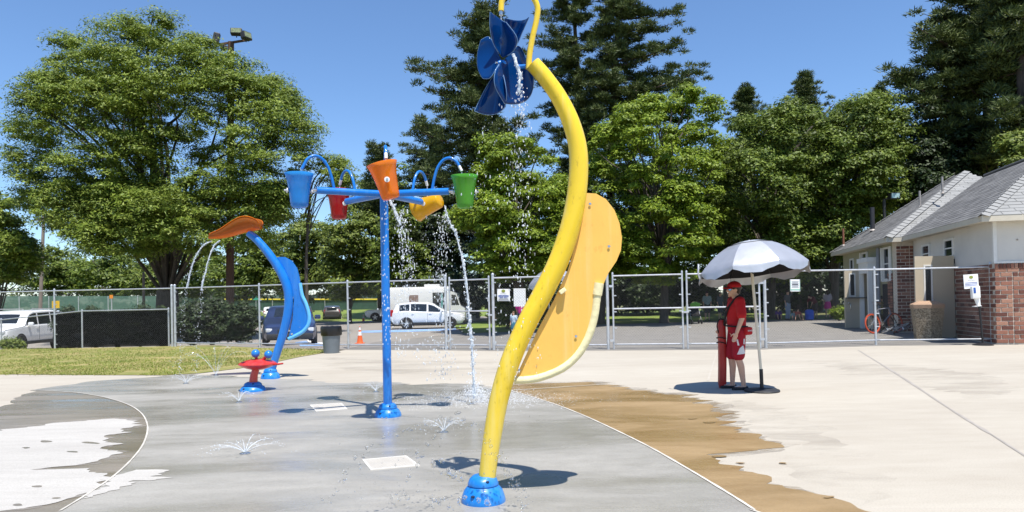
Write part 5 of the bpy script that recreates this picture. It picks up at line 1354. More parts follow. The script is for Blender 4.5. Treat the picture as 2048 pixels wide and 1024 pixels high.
# brick planter
root = thing('brick_planter', G(1695, 639, 0), 'square brick planter with white flowers at the building corner', 'planter'); c = G(1695, 639, 0)
pl_ = MB().box(c + UP*.36, (.44, .44, .72)).build('planter_box', M_mortar, root)
me_p = brick_mesh(.19, .085, .03)
for r in range(7):
    for k in range(2):
        o = bpy.data.objects.new('brick', me_p); COL.objects.link(o); o.parent = pl_; o.location = Vector((-.105 + .21*k + (.0), -.222, .055 + r*.1))
rg5 = np.random.default_rng(5); V, F = leaves_on(np.array([(x, y, .78) for x in (-.12, .0, .12) for y in (-.1, .1)]), 40, .14, .07, rg5, .6); np_mesh('plant', V, F, 3, L_maple, root)
mflow = MB()
for k in range(14): mflow.sphere((rg5.uniform(-.2, .2), rg5.uniform(-.2, .1), rg5.uniform(.82, .92)), .025, 6, 4)
o = mflow.build('flowers', M_whitepl, root, world=False); o['kind'] = 'stuff'

# ================================================================== vehicles
def paintcar(name, col, metal=0.0): return pm(name, col, .3, metal=metal, var=.03, coat=.6, scale=2)
M_carw = paintcar('white_car_paint', (.78, .78, .78)); M_cargrey = paintcar('dark_grey_car_paint', (.045, .04, .04)); M_carblue = paintcar('dark_blue_car_paint', (.02, .035, .10)); M_carsil = paintcar('white_suv_paint', (.78, .78, .77))
M_cglass = pm('car_glass', (.012, .016, .02), .05, var=.2, spec=.8); M_tyre = pm('tyre_rubber', (.02, .02, .02), .9, bump=.2); M_rim = pm('alloy_rim', (.55, .56, .58), .3, metal=.7)
M_trimb = pm('black_car_trim', (.025, .025, .027), .6); M_red_l = pm('red_tail_lamp', (.42, .012, .015), .15, coat=.5); M_clear = pm('clear_lamp', (.62, .64, .66), .08, coat=.6)
def car(label, c, heading, L, Wd, top, belt, paint_, wheels, wr=.35, sill=.30, group='cars parked in the car park', rails=False, cladding=True, panes=None, skew=None, plate=False, name='parked_car', grille=True):
    """top: list (x, z) from nose to tail of the roof line; belt: (x, z) list of the window line"""
    root = thing(name, c, label, 'car', group, heading); h = Wd/2
    xs = sorted({*[p[0] for p in top], *np.linspace(-L/2, L/2, 15)}, reverse=True)
    tx = [p[0] for p in top][::-1]; tz = [p[1] for p in top][::-1]; bx_ = [p[0] for p in belt][::-1]; bz = [p[1] for p in belt][::-1]
    zt = lambda x: float(np.interp(x, tx, tz)); zb = lambda x: min(float(np.interp(x, bx_, bz)), zt(x) - .02)
    H = max(tz)
    def hw(x): u = abs(x)/(L/2); return h*(1 - .16*max(0, (u-.72)/.28)**2)
    def ring(x):
        w = hw(x); b_ = zb(x); t_ = zt(x); k = max(0, (t_-b_))/(H - .95); rw_ = w*(1 - .20*min(1, k))
        s_ = sill + .10*max(0, (abs(x)/(L/2)-.85)/.15)
        return [(0, s_), (w*.90, s_), (w*.985, s_+.10), (w, (s_+b_)*.5), (w*.985, b_-.03), (w*.95, b_), (rw_*1.0, max(b_+.004, t_-.07)), (rw_*.86, max(b_+.006, t_-.012)), (0, t_)]
    m = MB(); R_ = [ring(x) for x in xs]; n = len(R_[0])
    for i in range(len(xs)-1):
        for j in range(n-1):
            for sd in (1, -1):
                a = [(xs[i], R_[i][j][0]*sd, R_[i][j][1]), (xs[i], R_[i][j+1][0]*sd, R_[i][j+1][1]), (xs[i+1], R_[i+1][j+1][0]*sd, R_[i+1][j+1][1]), (xs[i+1], R_[i+1][j][0]*sd, R_[i+1][j][1])]
                m.quad(*a)
    for e in (0, -1):
        for j in range(n-1):
            m.quad((xs[e], R_[e][j][0], R_[e][j][1]), (xs[e], R_[e][j+1][0], R_[e][j+1][1]), (xs[e], -R_[e][j+1][0], R_[e][j+1][1]), (xs[e], -R_[e][j][0], R_[e][j][1]))
    body = m.build('body', paint_, root, world=False, smooth=True, angle=40)
    def gy(x, z):                       # half width of the glasshouse at x, z
        r = ring(x); (y0, z0), (y1, z1) = r[5], r[6]; t = 0 if z1 <= z0 else (z-z0)/(z1-z0); return y0 + (y1-y0)*max(0, min(1, t))
    # side windows
    for sd in (1, -1):
        for (x0, x1) in panes or ():
            pts = []; N_ = 8
            for i in range(N_+1):
                x = x0 + (x1-x0)*i/N_; z = zb(x) + .03; pts.append(Vector((x, (gy(x, z) + .006)*sd, z)))
            for i in range(N_, -1, -1):
                x = x0 + (x1-x0)*i/N_; z = max(zb(x) + .05, zt(x) - .12); pts.append(Vector((x, (gy(x, z) + .006)*sd, z)))
            mm = MB()
            for i in range(N_): mm.quad(pts[i], pts[i+1], pts[2*N_-i], pts[2*N_+1-i])
            mm.build('side_window', M_cglass, root, world=False, smooth=True)
    # windscreen and rear window on the sloping ends
    def endglass(nm, xa, xb):
        mm = MB(); N_ = 5
        for i in range(N_):
            for j in range(8):
                def q(i, j):
                    x = xa + (xb-xa)*(.10 + .80*i/N_); v = -1 + 2*j/8; return Vector((x, gy(x, zt(x)-.05)*.86*v, zt(x) + .008 - .03*v*v))
                mm.quad(q(i, j), q(i+1, j), q(i+1, j+1), q(i, j+1))
        mm.build(nm, M_cglass, root, world=False, smooth=True)
    sk = skew; endglass('windscreen', sk[0], sk[1]); endglass('rear_window', sk[2], sk[3])
    # wheels in dark arches
    for wx in wheels:
        for sd in (1, -1):
            y = hw(wx)*sd; A = Matrix.Rotation(R(90), 3, 'X')
            mm = MB(); ps = [Vector((wx + (wr+.075)*math.cos(a), y + .006*sd, wr + (wr+.075)*math.sin(a))) for a in np.linspace(-.25, math.pi+.25, 18)]
            mm.prism(ps, (0, -.12*sd, 0)); mm.build('wheel_arch', M_trimb, root, world=False)
            wl = MB().lathe([(wr*.62, -.10), (wr*.95, -.10), (wr, -.07), (wr, .07), (wr*.95, .10), (wr*.62, .10)], (wx, y - .07*sd, wr), 28, A).build('wheel', M_tyre, root, world=False, smooth=True)
            rm = MB().lathe([(wr*.64, -.02), (wr*.64, .045), (wr*.58, .05), (wr*.56, .0)], (wx, y - .025*sd + .0, wr), 24, Matrix.Rotation(R(90)*sd, 3, 'X'))
            for k in range(5):
                a = k*2*math.pi/5 + .3; rm.box((wx + math.cos(a)*wr*.30, y + .018*sd, wr + math.sin(a)*wr*.30), (wr*.60, .03, wr*.17), Matrix.Rotation(-a, 3, 'Y'))
            rm.sphere((wx, y + .022*sd, wr), (wr*.14, .02, wr*.14), 10, 6); rm.build('rim', M_rim, wl, world=False)
    xf, xr = L/2, -L/2; fz = zt(xf-.12); wf = hw(xf-.1)
    for sd in (1, -1):
        MB().rbox((xf-.12, wf*.80*sd, fz-.17), (.22, .34, .14), Matrix.Rotation(R(-12)*sd, 3, 'Z'), .04).build('headlight', M_clear, root, world=False)
        MB().rbox((xr+.10, hw(xr+.1)*.90*sd, zb(xr+.15)-.06), (.20, .16, .42 if H > 1.55 else .2), None, .04).build('tail_light', M_red_l, root, world=False)
        mx_ = sk[0]-.18 if sk else .8
        MB().rbox((sk[0]-.28, (h+.10)*sd, zb(sk[0]-.3)+.07), (.13, .22, .16), None, .05).build('wing_mirror', paint_, root, world=False, smooth=True)
        for (x0, x1) in (panes or ())[:2]: MB().rbox((min(x0, x1)+.12, (h+.012)*sd, zb(0)-.10), (.17, .025, .03), None, .01).build('door_handle', paint_, root, world=False)
        if panes and len(panes) > 1:
            xs_ = (panes[0][1]+panes[1][0])/2; MB().box((xs_, (h+.001)*sd, (sill+zb(0))*.5+.05), (.010, .006, zb(0)-sill-.18)).build('door_seam', M_trimb, root, world=False)
        if cladding: MB().rbox((0, (h-.005)*sd, sill+.05), (wheels[0]-wheels[1]-2*wr-.1, .05, .14), None, .02).build('sill_trim', M_trimb, root, world=False)
        if rails: MB().tube([(panes[0][0]*.2, h*.70*sd, H-.02), (panes[0][0]*.2-.12, h*.70*sd, H+.05), (panes[-1][1]*.85, h*.70*sd, H+.04), (panes[-1][1]*.85-.1, h*.70*sd, H-.05)], .02, 6).build('roof_rail', M_rim, root, world=False)
    MB().rbox((xf-.06, 0, sill+.14), (.20, Wd*.86, .20), None, .06).build('front_bumper', M_trimb if cladding else paint_, root, world=False, smooth=True)
    MB().rbox((xr+.06, 0, sill+.14), (.20, Wd*.88, .22), None, .06).build('rear_bumper', M_trimb if cladding else paint_, root, world=False, smooth=True)
    if grille:
        MB().rbox((xf-.035, 0, fz-.22), (.08, Wd*.46, .16), None, .02).build('grille', M_trimb, root, world=False)
        MB().box((xf+.012, 0, fz-.20), (.02, .14, .05)).build('grille_badge', M_rim, root, world=False)
    if plate: MB().box((xr-.012, 0, zb(xr+.1)-.14), (.02, .32, .16)).build('number_plate', M_signw, root, world=False)
    return root
suv_top = [(2.28, .52), (2.24, .80), (2.05, .92), (1.35, 1.04), (1.12, 1.08), (.35, 1.55), (.0, 1.64), (-.8, 1.68), (-1.6, 1.62), (-1.95, 1.52), (-2.18, 1.10), (-2.26, .95), (-2.28, .5)]
suv_belt = [(2.28, .80), (1.2, .98), (0, 1.04), (-1.4, 1.12), (-2.28, 1.05)]
c = G(858, 657); car('white compact crossover parked side-on behind the walk gate', c, R(2), 4.56, 1.82, suv_top, suv_belt, M_carw, (1.36, -1.30), .34, .30, panes=[(.95, .05), (-.05, -1.02), (-1.1, -1.72)], skew=(1.12, .35, -1.95, -2.18), rails=False)
jeep_top = [(2.4, .55), (2.38, .98), (2.2, 1.06), (1.2, 1.14), (1.0, 1.16), (.45, 1.62), (.1, 1.72), (-1.0, 1.76), (-2.0, 1.70), (-2.25, 1.25), (-2.4, 1.0), (-2.4, .55)]
c = G(786, 642); car('white boxy off-roader facing left behind the crossover', c, R(180), 4.8, 1.9, jeep_top, [(2.4, .95), (1, 1.10), (-2.4, 1.14)], M_carw, (1.45, -1.45), .38, .36, panes=[(.8, .0), (-.1, -1.0), (-1.1, -1.9)], skew=(1.0, .45, -2.0, -2.25))
c = G(665, 640.5); car('dark grey hatchback seen from behind at the lot edge', c, R(103), 4.3, 2.0, suv_top, suv_belt, M_cargrey, (1.3, -1.25), .34, .28, panes=[(.95, .05), (-.05, -1.02)], skew=(1.12, .35, -1.95, -2.18), plate=True)
c = G(542, 640); car('white car roof showing above the dark blue sedan', c, R(108), 4.4, 1.85, suv_top, suv_belt, M_carw, (1.3, -1.25), .34, .28, panes=[(.95, .05), (-.05, -1.02)], skew=(1.12, .35, -1.95, -2.18), plate=True)
c = G(607, 641.5); car('black car half hidden by the curved blue panel', c, R(105), 4.3, 2.1, suv_top, suv_belt, M_cargrey, (1.3, -1.25), .34, .28, panes=[(.95, .05), (-.05, -1.02)], skew=(1.12, .35, -1.95, -2.18), plate=True)
sed_top = [(2.3, .48), (2.27, .70), (2.1, .80), (1.2, .94), (.85, .98), (.05, 1.38), (-.3, 1.43), (-1.0, 1.40), (-1.75, 1.08), (-2.2, 1.02), (-2.3, .85), (-2.3, .45)]
c = G(571, 691); c += Vector((-.55, 2.2, 0)); c.z = ground_z(c.x, c.y); car('dark blue sedan facing the fence behind the curved blue post', c, R(-72), 4.6, 1.80, sed_top, [(2.3, .72), (1, .9), (-2.3, .98)], M_carblue, (1.4, -1.35), .32, .22, panes=[(.75, -.15), (-.2, -1.15)], skew=(.85, .05, -1.0, -1.75), cladding=True)
exp_top = [(2.6, .6), (2.58, 1.05), (2.45, 1.16), (1.5, 1.25), (1.25, 1.28), (.75, 1.78), (.4, 1.88), (-1.2, 1.92), (-2.3, 1.86), (-2.5, 1.40), (-2.6, 1.1), (-2.6, .6)]
c = D(34, 650, 31.8); c.z = ground_z(c.x, c.y); car('big white SUV parked behind the left fence', c, R(277), 5.2, 2.0, exp_top, [(2.6, 1.05), (1, 1.22), (-2.6, 1.26)], M_carsil, (1.55, -1.5), .41, .42, panes=[(1.0, .15), (.05, -.95), (-1.05, -2.1)], skew=(1.25, .75, -2.3, -2.5), rails=True)
# white step van with pictures on its side
c = G(838, 642); c.y = 50; c.x = D(838, 600, 50).x; c.z = ground_z(c.x, c.y)
root = thing('delivery_van', c, 'long white step van with dark serving windows behind the crossover', 'van', 'cars parked in the car park', 0)
def loc(*a): return Vector(a)
M_vanw = paintcar('white_van_paint', (.70, .70, .68))
bd0 = MB()
sec = [(-1.05, .45), (-1.1, .6), (-1.1, 2.35), (-1.02, 2.62), (-.8, 2.72), (.8, 2.72), (1.02, 2.62), (1.1, 2.35), (1.1, .6), (1.05, .45)]
bd0.prism([(-2.3, y, z) for y, z in sec], (4.6, 0, 0)); vb = bd0.build('body', M_vanw, root, world=False, smooth=True)
cabs = [(2.3, .45), (3.35, .45), (3.35, 1.15), (3.05, 1.35), (2.75, 2.25), (2.3, 2.4)]
MB().prism([(x, -1.0, z) for x, z in cabs], (0, 2.0, 0)).build('cab', M_vanw, root, world=False)
MB().poly([(3.06, -.85, 1.42), (3.06, .85, 1.42), (2.80, .8, 2.15), (2.80, -.8, 2.15)]).build('windscreen', M_cglass, root, world=False)
MB().poly([(2.4, -1.006, 1.4), (2.95, -1.006, 1.4), (2.72, -1.006, 2.1), (2.4, -1.006, 2.15)]).build('side_window', M_cglass, root, world=False)
MB().prism([(-.55, -1.106, 1.5), (.1, -1.106, 1.5), (.1, -1.106, 2.15), (-.55, -1.106, 2.15)], (0, -.01, 0)).build('picture_panel', pm('van_picture', (.16, .06, .05), .5, var=.8, scale=9, col2=(.35, .30, .25)), root, world=False)
MB().prism([(1.1, -1.106, .95), (2.05, -1.106, .95), (2.05, -1.106, 2.3), (1.1, -1.106, 2.3)], (0, -.01, 0)).build('serving_window', M_cglass, root, world=False)
MB().box((1.75, -1.13, 1.6), (.1, .02, 1.25)).build('door_post', pm('teal_post', (.15, .4, .38), .5), root, world=False)
MB().rbox((1.0, 0, 2.80), (1.1, 1.2, .2), None, .05).build('roof_unit', M_vanw, root, world=False)
for x in (-1.5, 2.6):
    for sd in (1, -1): 
        w_ = MB().lathe([(.2, -.1), (.36, -.1), (.38, 0), (.36, .1), (.2, .1)], (x, 1.0*sd, .38), 22, Matrix.Rotation(R(90), 3, 'X')).build('wheel', M_tyre, root, world=False, smooth=True)
# clothing bin
c = G(933, 637); c = D(933, 637, 57); c.z = ground_z(c.x, c.y)
root = thing('donation_bin', c, 'white metal clothing donation bin beside the crossover bonnet', 'donation bin', None, R(-14))
M_binw = pm('off_white_steel', (.62, .60, .55), .6, var=.08, scale=3)
MB().rbox((0, .6, 1.02), (1.5, 1.2, 1.95), None, .03).build('bin_body', M_binw, root, world=False)
MB().prism([(-.78, -.04, 1.98), (.78, -.04, 1.98), (.78, 1.24, 2.06), (-.78, 1.24, 2.06)], (0, 0, .05)).build('bin_roof', pm('rusty_edge', (.45, .33, .25), .8, var=.3), root, world=False)
MB().rbox((.76, .6, 1.0), (.03, .9, 1.5), None, .01).build('side_door', M_gry, root, world=False)
for i, s in enumerate(('Clothing', '& Shoes')):
    wm = Matrix.Translation(root.location) @ root.rotation_euler.to_matrix().to_4x4()
    text_mesh('lettering', s, .32, wm @ Vector((-.05, -.012, 1.42 - .36*i)), wm.to_3x3() @ Vector((1, 0, 0)), (0, 0, 1), M_ink, root)
c = D(915, 640, 62); c.z = ground_z(c.x, c.y); root = thing('dumpster', c, 'dark grey dumpster with blue-grey lid behind the donation bin', 'dumpster')
MB().rbox((.1, .5, 1.1), (1.9, 1.3, 2.2), None, .04).build('dumpster_body', pm('dark_steel', (.05, .055, .06), .6), root, world=False); MB().rbox((.1, .5, 2.27), (2.1, 1.5, .14), None, .03).build('dumpster_lid', pm('blue_grey_lid', (.16, .20, .27), .5), root, world=False)
# grey wheel-less rubbish bin with black bag
c = G(663, 706, 0); root = thing('rubbish_bin', c, 'grey plastic rubbish bin lined with black bag on the lawn edge', 'bin')
MB().lathe([(.215, 0), (.22, .02), (.262, .60), (.268, .62)], c, 28).build('bin_body', pm('grey_bin_plastic', (.16, .185, .20), .5, var=.06), root, smooth=True)
mb_ = MB(); rows = []
for (r_, z, am) in ((.268, .50, .006), (.285, .52, .02), (.295, .62, .02), (.30, .72, .02), (.29, .765, .02), (.26, .77, .015), (.24, .70, .01)):
    rows.append([c + Vector(((r_ + am*mnoise.noise(Vector((math.cos(a)*3, math.sin(a)*3, z*9))))*math.cos(a), (r_ + am*mnoise.noise(Vector((math.cos(a)*3+4, math.sin(a)*3, z*9))))*math.sin(a), z + am*1.2*mnoise.noise(Vector((math.cos(a)*4, math.sin(a)*4, 2))))) for a in np.linspace(0, 2*math.pi, 41)[:-1]])
for i in range(len(rows)-1):
    for k in range(40): mb_.quad(rows[i][k], rows[i][(k+1) % 40], rows[i+1][(k+1) % 40], rows[i+1][k])
mb_.poly(rows[-1]); mb_.build('bag_liner', pm('black_bag', (.012, .012, .013), .28, bump=.5, bscale=14), root, smooth=True)
# traffic cones
M_cone = pm('orange_cone', (.75, .12, .02), .55); M_coll = pm('white_cone_collar', (.75, .74, .72), .5)
def cone(label, p, h):
    root = thing('traffic_cone', p, label, 'traffic cone', 'traffic cones in the car park'); s = h/.72
    MB().rbox(p + UP*.015*s, (.36*s, .36*s, .03*s), None, .01).build('cone_base', M_cone, root)
    MB().lathe([(.14*s, .03*s), (.125*s, .06*s), (.083*s, .34*s)], p, 20, cap=False).build('cone_body', M_cone, root, smooth=True)
    MB().lathe([(.084*s, .34*s), (.058*s, .50*s)], p, 20, cap=False).build('reflective_collar', M_coll, root, smooth=True)
    MB().lathe([(.058*s, .50*s), (.048*s, .57*s)], p, 20, cap=False).build('cone_stripe', M_cone, root, smooth=True); MB().lathe([(.048*s, .57*s), (.030*s, .68*s)], p, 20, cap=False).build('reflective_collar', M_coll, root, smooth=True); MB().lathe([(.030*s, .68*s), (.026*s, .72*s), (0, .72*s)], p, 20).build('cone_tip', M_cone, root, smooth=True)
cone('near orange traffic cone between the grey bin and bucket post', G(720, 687, 0), .60)
cone('small far orange traffic cone by the white off-roader', G(727, 642.5), .74)
# poles
M_woodp = pm('weathered_pole_wood', (.115, .062, .042), .9, var=.35, scale=4, stretch=(5, 5, .5), bump=.5)
M_woodg = pm('grey_pole_wood', (.22, .185, .15), .9, var=.3, scale=4, stretch=(5, 5, .5))
p = D(459, 640, 40.5); p.z = ground_z(p.x, p.y); root = thing('floodlight_pole', p, 'brown wooden pole with dark floodlights above the shade tree', 'light pole')
tp = D(462, 84, 40.5); MB().tube([p, p.lerp(tp, .5), tp], [.24, .20, .17], 14).build('pole', M_woodp, root, smooth=True)
M_fl = pm('floodlight_housing', (.035, .033, .035), .5); M_fg = pm('floodlight_glass', (.20, .23, .13), .15, var=.5, scale=12)
a, b = D(428, 90, 40.5), D(503, 78, 40.5); MB().prism([a - UP*.05, b - UP*.05, b + UP*.06, a + UP*.06], (0, .12, 0)).build('crossarm', M_woodp, root)
def flood(px, py, w_, h_, rz_, glass=True):
    q = D(px, py, 40.2); rot = Matrix.Rotation(rz_, 3, 'Z') @ Matrix.Rotation(R(-12), 3, 'X')
    f = MB().rbox(q, (w_, .34, h_), rot, .05).build('floodlight', M_fl, root)
    MB().cyl(q - UP*h_*.5, q - UP*(h_*.5 + .14), .03, 8).build('floodlight_bracket', M_fl, f)
    if glass: MB().box(q + rot @ Vector((0, -.175, 0)), (w_*.84, .012, h_*.74), rot).build('floodlight_glass', M_fg, f)
flood(473, 64, .64, .36, R(8)); flood(433, 76, .36, .56, R(-75)); flood(492, 72, .56, .42, R(62)); flood(448, 95, .36, .24, R(-60), False)
def plain_pole(nm, label, px0, py0, px1, py1, dist, r_, mt):
    a = D(px0, py0, dist); a.z = ground_z(a.x, dist); b = D(px1, py1, dist); root = thing(nm, a, label, 'pole'); MB().tube([a, b], [r_, r_*.75], 10).build('pole', mt, root, smooth=True); MB().lathe([(r_*.8, 0), (r_*.4, .06), (0, .07)], b, 10).build('pole_cap', mt, root); return root
rp_ = plain_pole('utility_pole', 'leaning grey utility pole at the far left', 78, 600, 88, 420, 60, .16, M_woodg); b = D(87, 440, 60); MB().box(b, (1.6, .12, .12)).build('crossarm', M_woodg, rp_)
plain_pole('utility_pole', 'short grey post left of the big tree trunk', 287, 610, 287, 546, 50, .11, M_woodg)
rp_ = plain_pole('field_light_pole', 'slim pole with white field lights behind the blue post', 600, 610, 601, 448, 90, .10, M_galv)
for k in range(4):
    q = D(592 + k*8, 453 - k*1.3, 89.8); MB().rbox(q, (.5, .3, .3), None, .05).build('field_lamp', M_whitepl, rp_)
MB().box(D(604, 455, 90), (2.2, .1, .1)).build('crossarm', M_galv, rp_); MB().box(D(619, 443, 90), (.3, .2, 1.0)).build('bracket_arm', M_galv, rp_)
# court fences beyond the car park
M_gscr = pm('green_windscreen', (.035, .085, .06), .85, var=.2, scale=2, alpha=.9); M_gscr2 = pm('pale_green_screen', (.085, .16, .12), .85, var=.15, alpha=.92); M_ycap = pm('yellow_fence_cap', (.75, .58, .03), .6)
def court(label, x0, x1, ytop, ybot, dist, mat, cap=None, npost=8):
    a = D(x0, ybot, dist); b = D(x1, ybot, dist); zt0, zt1 = D(x0, ytop, dist).z, D(x1, ytop, dist).z; zb_ = min(ground_z(a.x, dist), ground_z(b.x, dist)); a.z = b.z = zb_
    root = thing('court_fence', a, label, 'fence')
    for k in range(npost):
        p = a.lerp(b, k/(npost-1)); z = zt0 + (zt1-zt0)*k/(npost-1); MB().cyl(p, Vector((p.x, p.y, z)), .05, 8).build('post', M_galv, root)
    for k in range(npost-1):
        p, q = a.lerp(b, k/(npost-1)), a.lerp(b, (k+1)/(npost-1)); zp, zq = zt0 + (zt1-zt0)*k/(npost-1), zt0 + (zt1-zt0)*(k+1)/(npost-1)
        MB().quad(p + Vector((0, .06, .03)), q + Vector((0, .06, .03)), Vector((q.x, q.y+.06, zq)), Vector((p.x, p.y+.06, zp))).build('windscreen_panel', mat, root)
        if cap: MB().cyl(Vector((p.x, p.y, zp)), Vector((q.x, q.y, zq)), .10, 8).build('yellow_cap', cap, root)
court('tall dark green screened court fence beyond the car park', 330, 890, 590, 618, 99, M_gscr, None, 10)
court('low outfield fence with bright yellow cap beyond the cars', 440, 860, 599, 622, 94, M_gscr, M_ycap, 9)
court('pale green screened fence behind the white SUV', -80, 335, 592, 612, 80, M_gscr2, None, 8)
def board(label, px0, py0, px1, py1, dist, mat):
    a, b = D(px0, py0, dist), D(px1, py1, dist); c = (a+b)/2; g = ground_z(c.x, dist); root = thing('roadside_sign', (c.x, dist, g), label, 'sign')
    MB().rbox(c, (abs(b.x-a.x), .04, abs(a.z-b.z)), None, .01).build('sign_board', mat, root); MB().cyl((c.x, dist+.05, g), (c.x, dist+.05, c.z), .04, 8).build('sign_post', M_galv, root)
board('yellow board seen just behind the left fence post', 104, 602, 119, 616, 62, pm('yellow_board', (.72, .45, .02), .6))
board('small orange round marker above the black screen', 219, 590, 226, 597, 62, pm('orange_board', (.75, .25, .02), .6))
board('teal board hanging near the yellow-capped fence', 505, 590, 518, 600, 90, pm('teal_board', (.05, .35, .25), .6))

# ================================================================== people
def cap_(mb, a, b, ra, rb, seg=12):
    """closed tapered capsule"""
    a, b = Vector(a), Vector(b); mb.tube([a, a.lerp(b, .5), b], [ra, (ra+rb)/2, rb], seg); mb.sphere(a, ra*.999, seg, 8); mb.sphere(b, rb*.999, seg, 8)
def remeshed(name, mb, mat, parent, voxel, smooth_it=4):
    me = bpy.data.meshes.new(name); me.from_pydata(mb.v, [], mb.f); me.update()
    o = bpy.data.objects.new(name, me); COL.objects.link(o)
    md = o.modifiers.new('r', 'REMESH'); md.mode = 'VOXEL'; md.voxel_size = voxel
    if smooth_it: sm = o.modifiers.new('s', 'SMOOTH'); sm.iterations = smooth_it; sm.factor = .5
    dg = bpy.context.evaluated_depsgraph_get(); dg.update()
    m2 = bpy.data.meshes.new_from_object(o.evaluated_get(dg)); bpy.data.objects.remove(o); bpy.data.meshes.remove(me)
    m2.name = name; m2.materials.clear(); m2.shade_smooth()
    return link(name, m2, mat, parent)
M_skin = pm('skin', (.60, .36, .25), .55, var=.06, scale=5, spec=.35)
M_skind = pm('tanned_skin', (.36, .20, .13), .55, var=.06, spec=.35)
M_hair = pm('dark_brown_hair', (.035, .02, .012), .6, var=.3, scale=20); M_hairb = pm('light_brown_hair', (.13, .075, .035), .6, var=.3, scale=20)
def cloth(name, col): return pm(name, col, .85, var=.08, scale=6, bump=.25, bscale=18)
def figure(label, p, height, facing, shirt, bottom, kind='shorts', skin=None, hair=None, joints=None, shoes=(.03, .03, .03), voxel=.016, sleeves=True, long_hair=False, scale_w=1.0, bottom_len=.5, fingers=False):
    """one continuous body with clothes as children; local x = forward, y = left"""
    s = height/1.70; root = thing('person', p, label, 'person', None, facing); skin = skin or M_skin; hair = hair or M_hair
    J = dict(pel=(0, 0, .93), che=(0, 0, 1.26), nec=(-.005, 0, 1.44), hed=(.02, 0, 1.58), shL=(0, .17, 1.385), shR=(0, -.17, 1.385), elL=(-.02, .215, 1.12), elR=(-.02, -.215, 1.12),
             wrL=(.05, .225, .88), wrR=(.05, -.225, .88), hiL=(0, .085, .90), hiR=(0, -.085, .90), knL=(.02, .095, .49), knR=(.02, -.095, .49), anL=(-.02, .10, .08), anR=(-.02, -.10, .08))
    if joints: J.update(joints)
    J = {k: Vector(v)*s for k, v in J.items()}; S = lambda v: v*s*scale_w
    b = MB()
    cap_(b, J['pel'], J['che'], S(.125), S(.14)); b.sphere(J['che'] + Vector((0, 0, .03*s)), (S(.105), S(.165), .15*s), 14, 10); b.sphere(J['pel'], (S(.105), S(.145), .11*s), 14, 10)
    cap_(b, J['che'] + (J['nec']-J['che'])*.7, J['hed'] - Vector((.01*s, 0, .04*s)), .058*s, .055*s)
    hd = J['hed']; b.sphere(hd + Vector((-.012*s, 0, .015*s)), (.095*s, .076*s, .098*s), 18, 14); b.sphere(hd + Vector((.028*s, 0, -.045*s)), (.062*s, .058*s, .072*s), 14, 10)
    cap_(b, hd + Vector((.085*s, 0, .005*s)), hd + Vector((.108*s, 0, -.028*s)), .010*s, .015*s, 8)      # nose
    cap_(b, hd + Vector((.080*s, .02*s, -.072*s)), hd + Vector((.080*s, -.02*s, -.072*s)), .012*s, .012*s, 8)  # lips
    b.sphere(hd + Vector((.072*s, 0, -.108*s)), (.022*s, .026*s, .018*s), 8, 6)                            # chin
    for sd in (1, -1): b.sphere(hd + Vector((-.008*s, .078*s*sd, -.012*s)), (.020*s, .011*s, .032*s), 8, 8)
    for sd, q in ((1, 'L'), (-1, 'R')):
        cap_(b, J['che'] + Vector((0, .10*s*sd, .10*s)), J['sh'+q], S(.062), S(.058)); cap_(b, J['sh'+q], J['el'+q], S(.052), .042*s); cap_(b, J['el'+q], J['wr'+q], .041*s, .028*s)
        d = (J['wr'+q] - J['el'+q]).normalized(); hnd = J['wr'+q] + d*.05*s
        fwd = Vector((1, 0, 0)); fwd = (fwd - d*fwd.dot(d)).normalized(); inn = d.cross(fwd)
        b.sphere(hnd, (.040*s, .018*s, .048*s), 10, 8, Matrix((fwd, inn, d)).transposed())
        for k in range(4):
            f0 = hnd + fwd*(.029 - .0195*k)*s + d*.035*s; ln = (.062, .072, .068, .052)[k]*s; f1 = f0 + d*ln*.55 + inn*.004*s*0; f2 = f1 + (d*.8 + fwd*(.12) - inn*.45*sd).normalized()*ln*.5
            cap_(b, f0, f1, .0098*s, .0092*s, 8); cap_(b, f1, f2, .0092*s, .008*s, 8)
        t0 = hnd + fwd*.036*s - d*.02*s; t1 = t0 + (fwd*.75 + d*.8).normalized()*.036*s; t2 = t1 + (fwd*.2 + d).normalized()*.030*s; cap_(b, t0, t1, .013*s, .011*s, 8); cap_(b, t1, t2, .011*s, .009*s, 8)
        cap_(b, J['pel'] + (J['hi'+q]-J['pel'])*.6, J['hi'+q], S(.09), S(.085)); cap_(b, J['hi'+q], J['kn'+q], S(.083), S(.056))
        kn, an = J['kn'+q], J['an'+q]; calf = kn.lerp(an, .32) + Vector((-.015*s, 0, 0)); cap_(b, kn, calf, S(.054), S(.055)); cap_(b, calf, an, S(.054), .036*s)
        cap_(b, an + Vector((-.02*s, 0, -.04*s)), an + Vector((.15*s, .015*s*sd, -.052*s)), .036*s, .026*s)
    body = remeshed('body', b, skin, root, voxel*s)
    # shirt
    c = MB(); e = .016*s
    c.sphere(J['pel'].lerp(J['che'], .30), (S(.125)+e, S(.150)+e, .14*s), 16, 10); c.sphere(J['che'] + Vector((0, 0, .02*s)), (S(.112)+e, S(.172)+e, .17*s), 16, 10); cap_(c, J['pel'] + Vector((0, 0, .05*s)), J['che'], S(.13)+e, S(.135)+e)
    for sd, q in ((1, 'L'), (-1, 'R')):
        cap_(c, J['che'] + Vector((0, .09*s*sd, .10*s)), J['sh'+q], S(.066)+e, S(.060)+e)
        if sleeves: cap_(c, J['sh'+q], J['sh'+q].lerp(J['el'+q], .80), S(.058)+e, S(.060)+e)
    remeshed('shirt', c, shirt, root, max(.012, voxel)*s, 3)
    # lower garment
    c = MB()
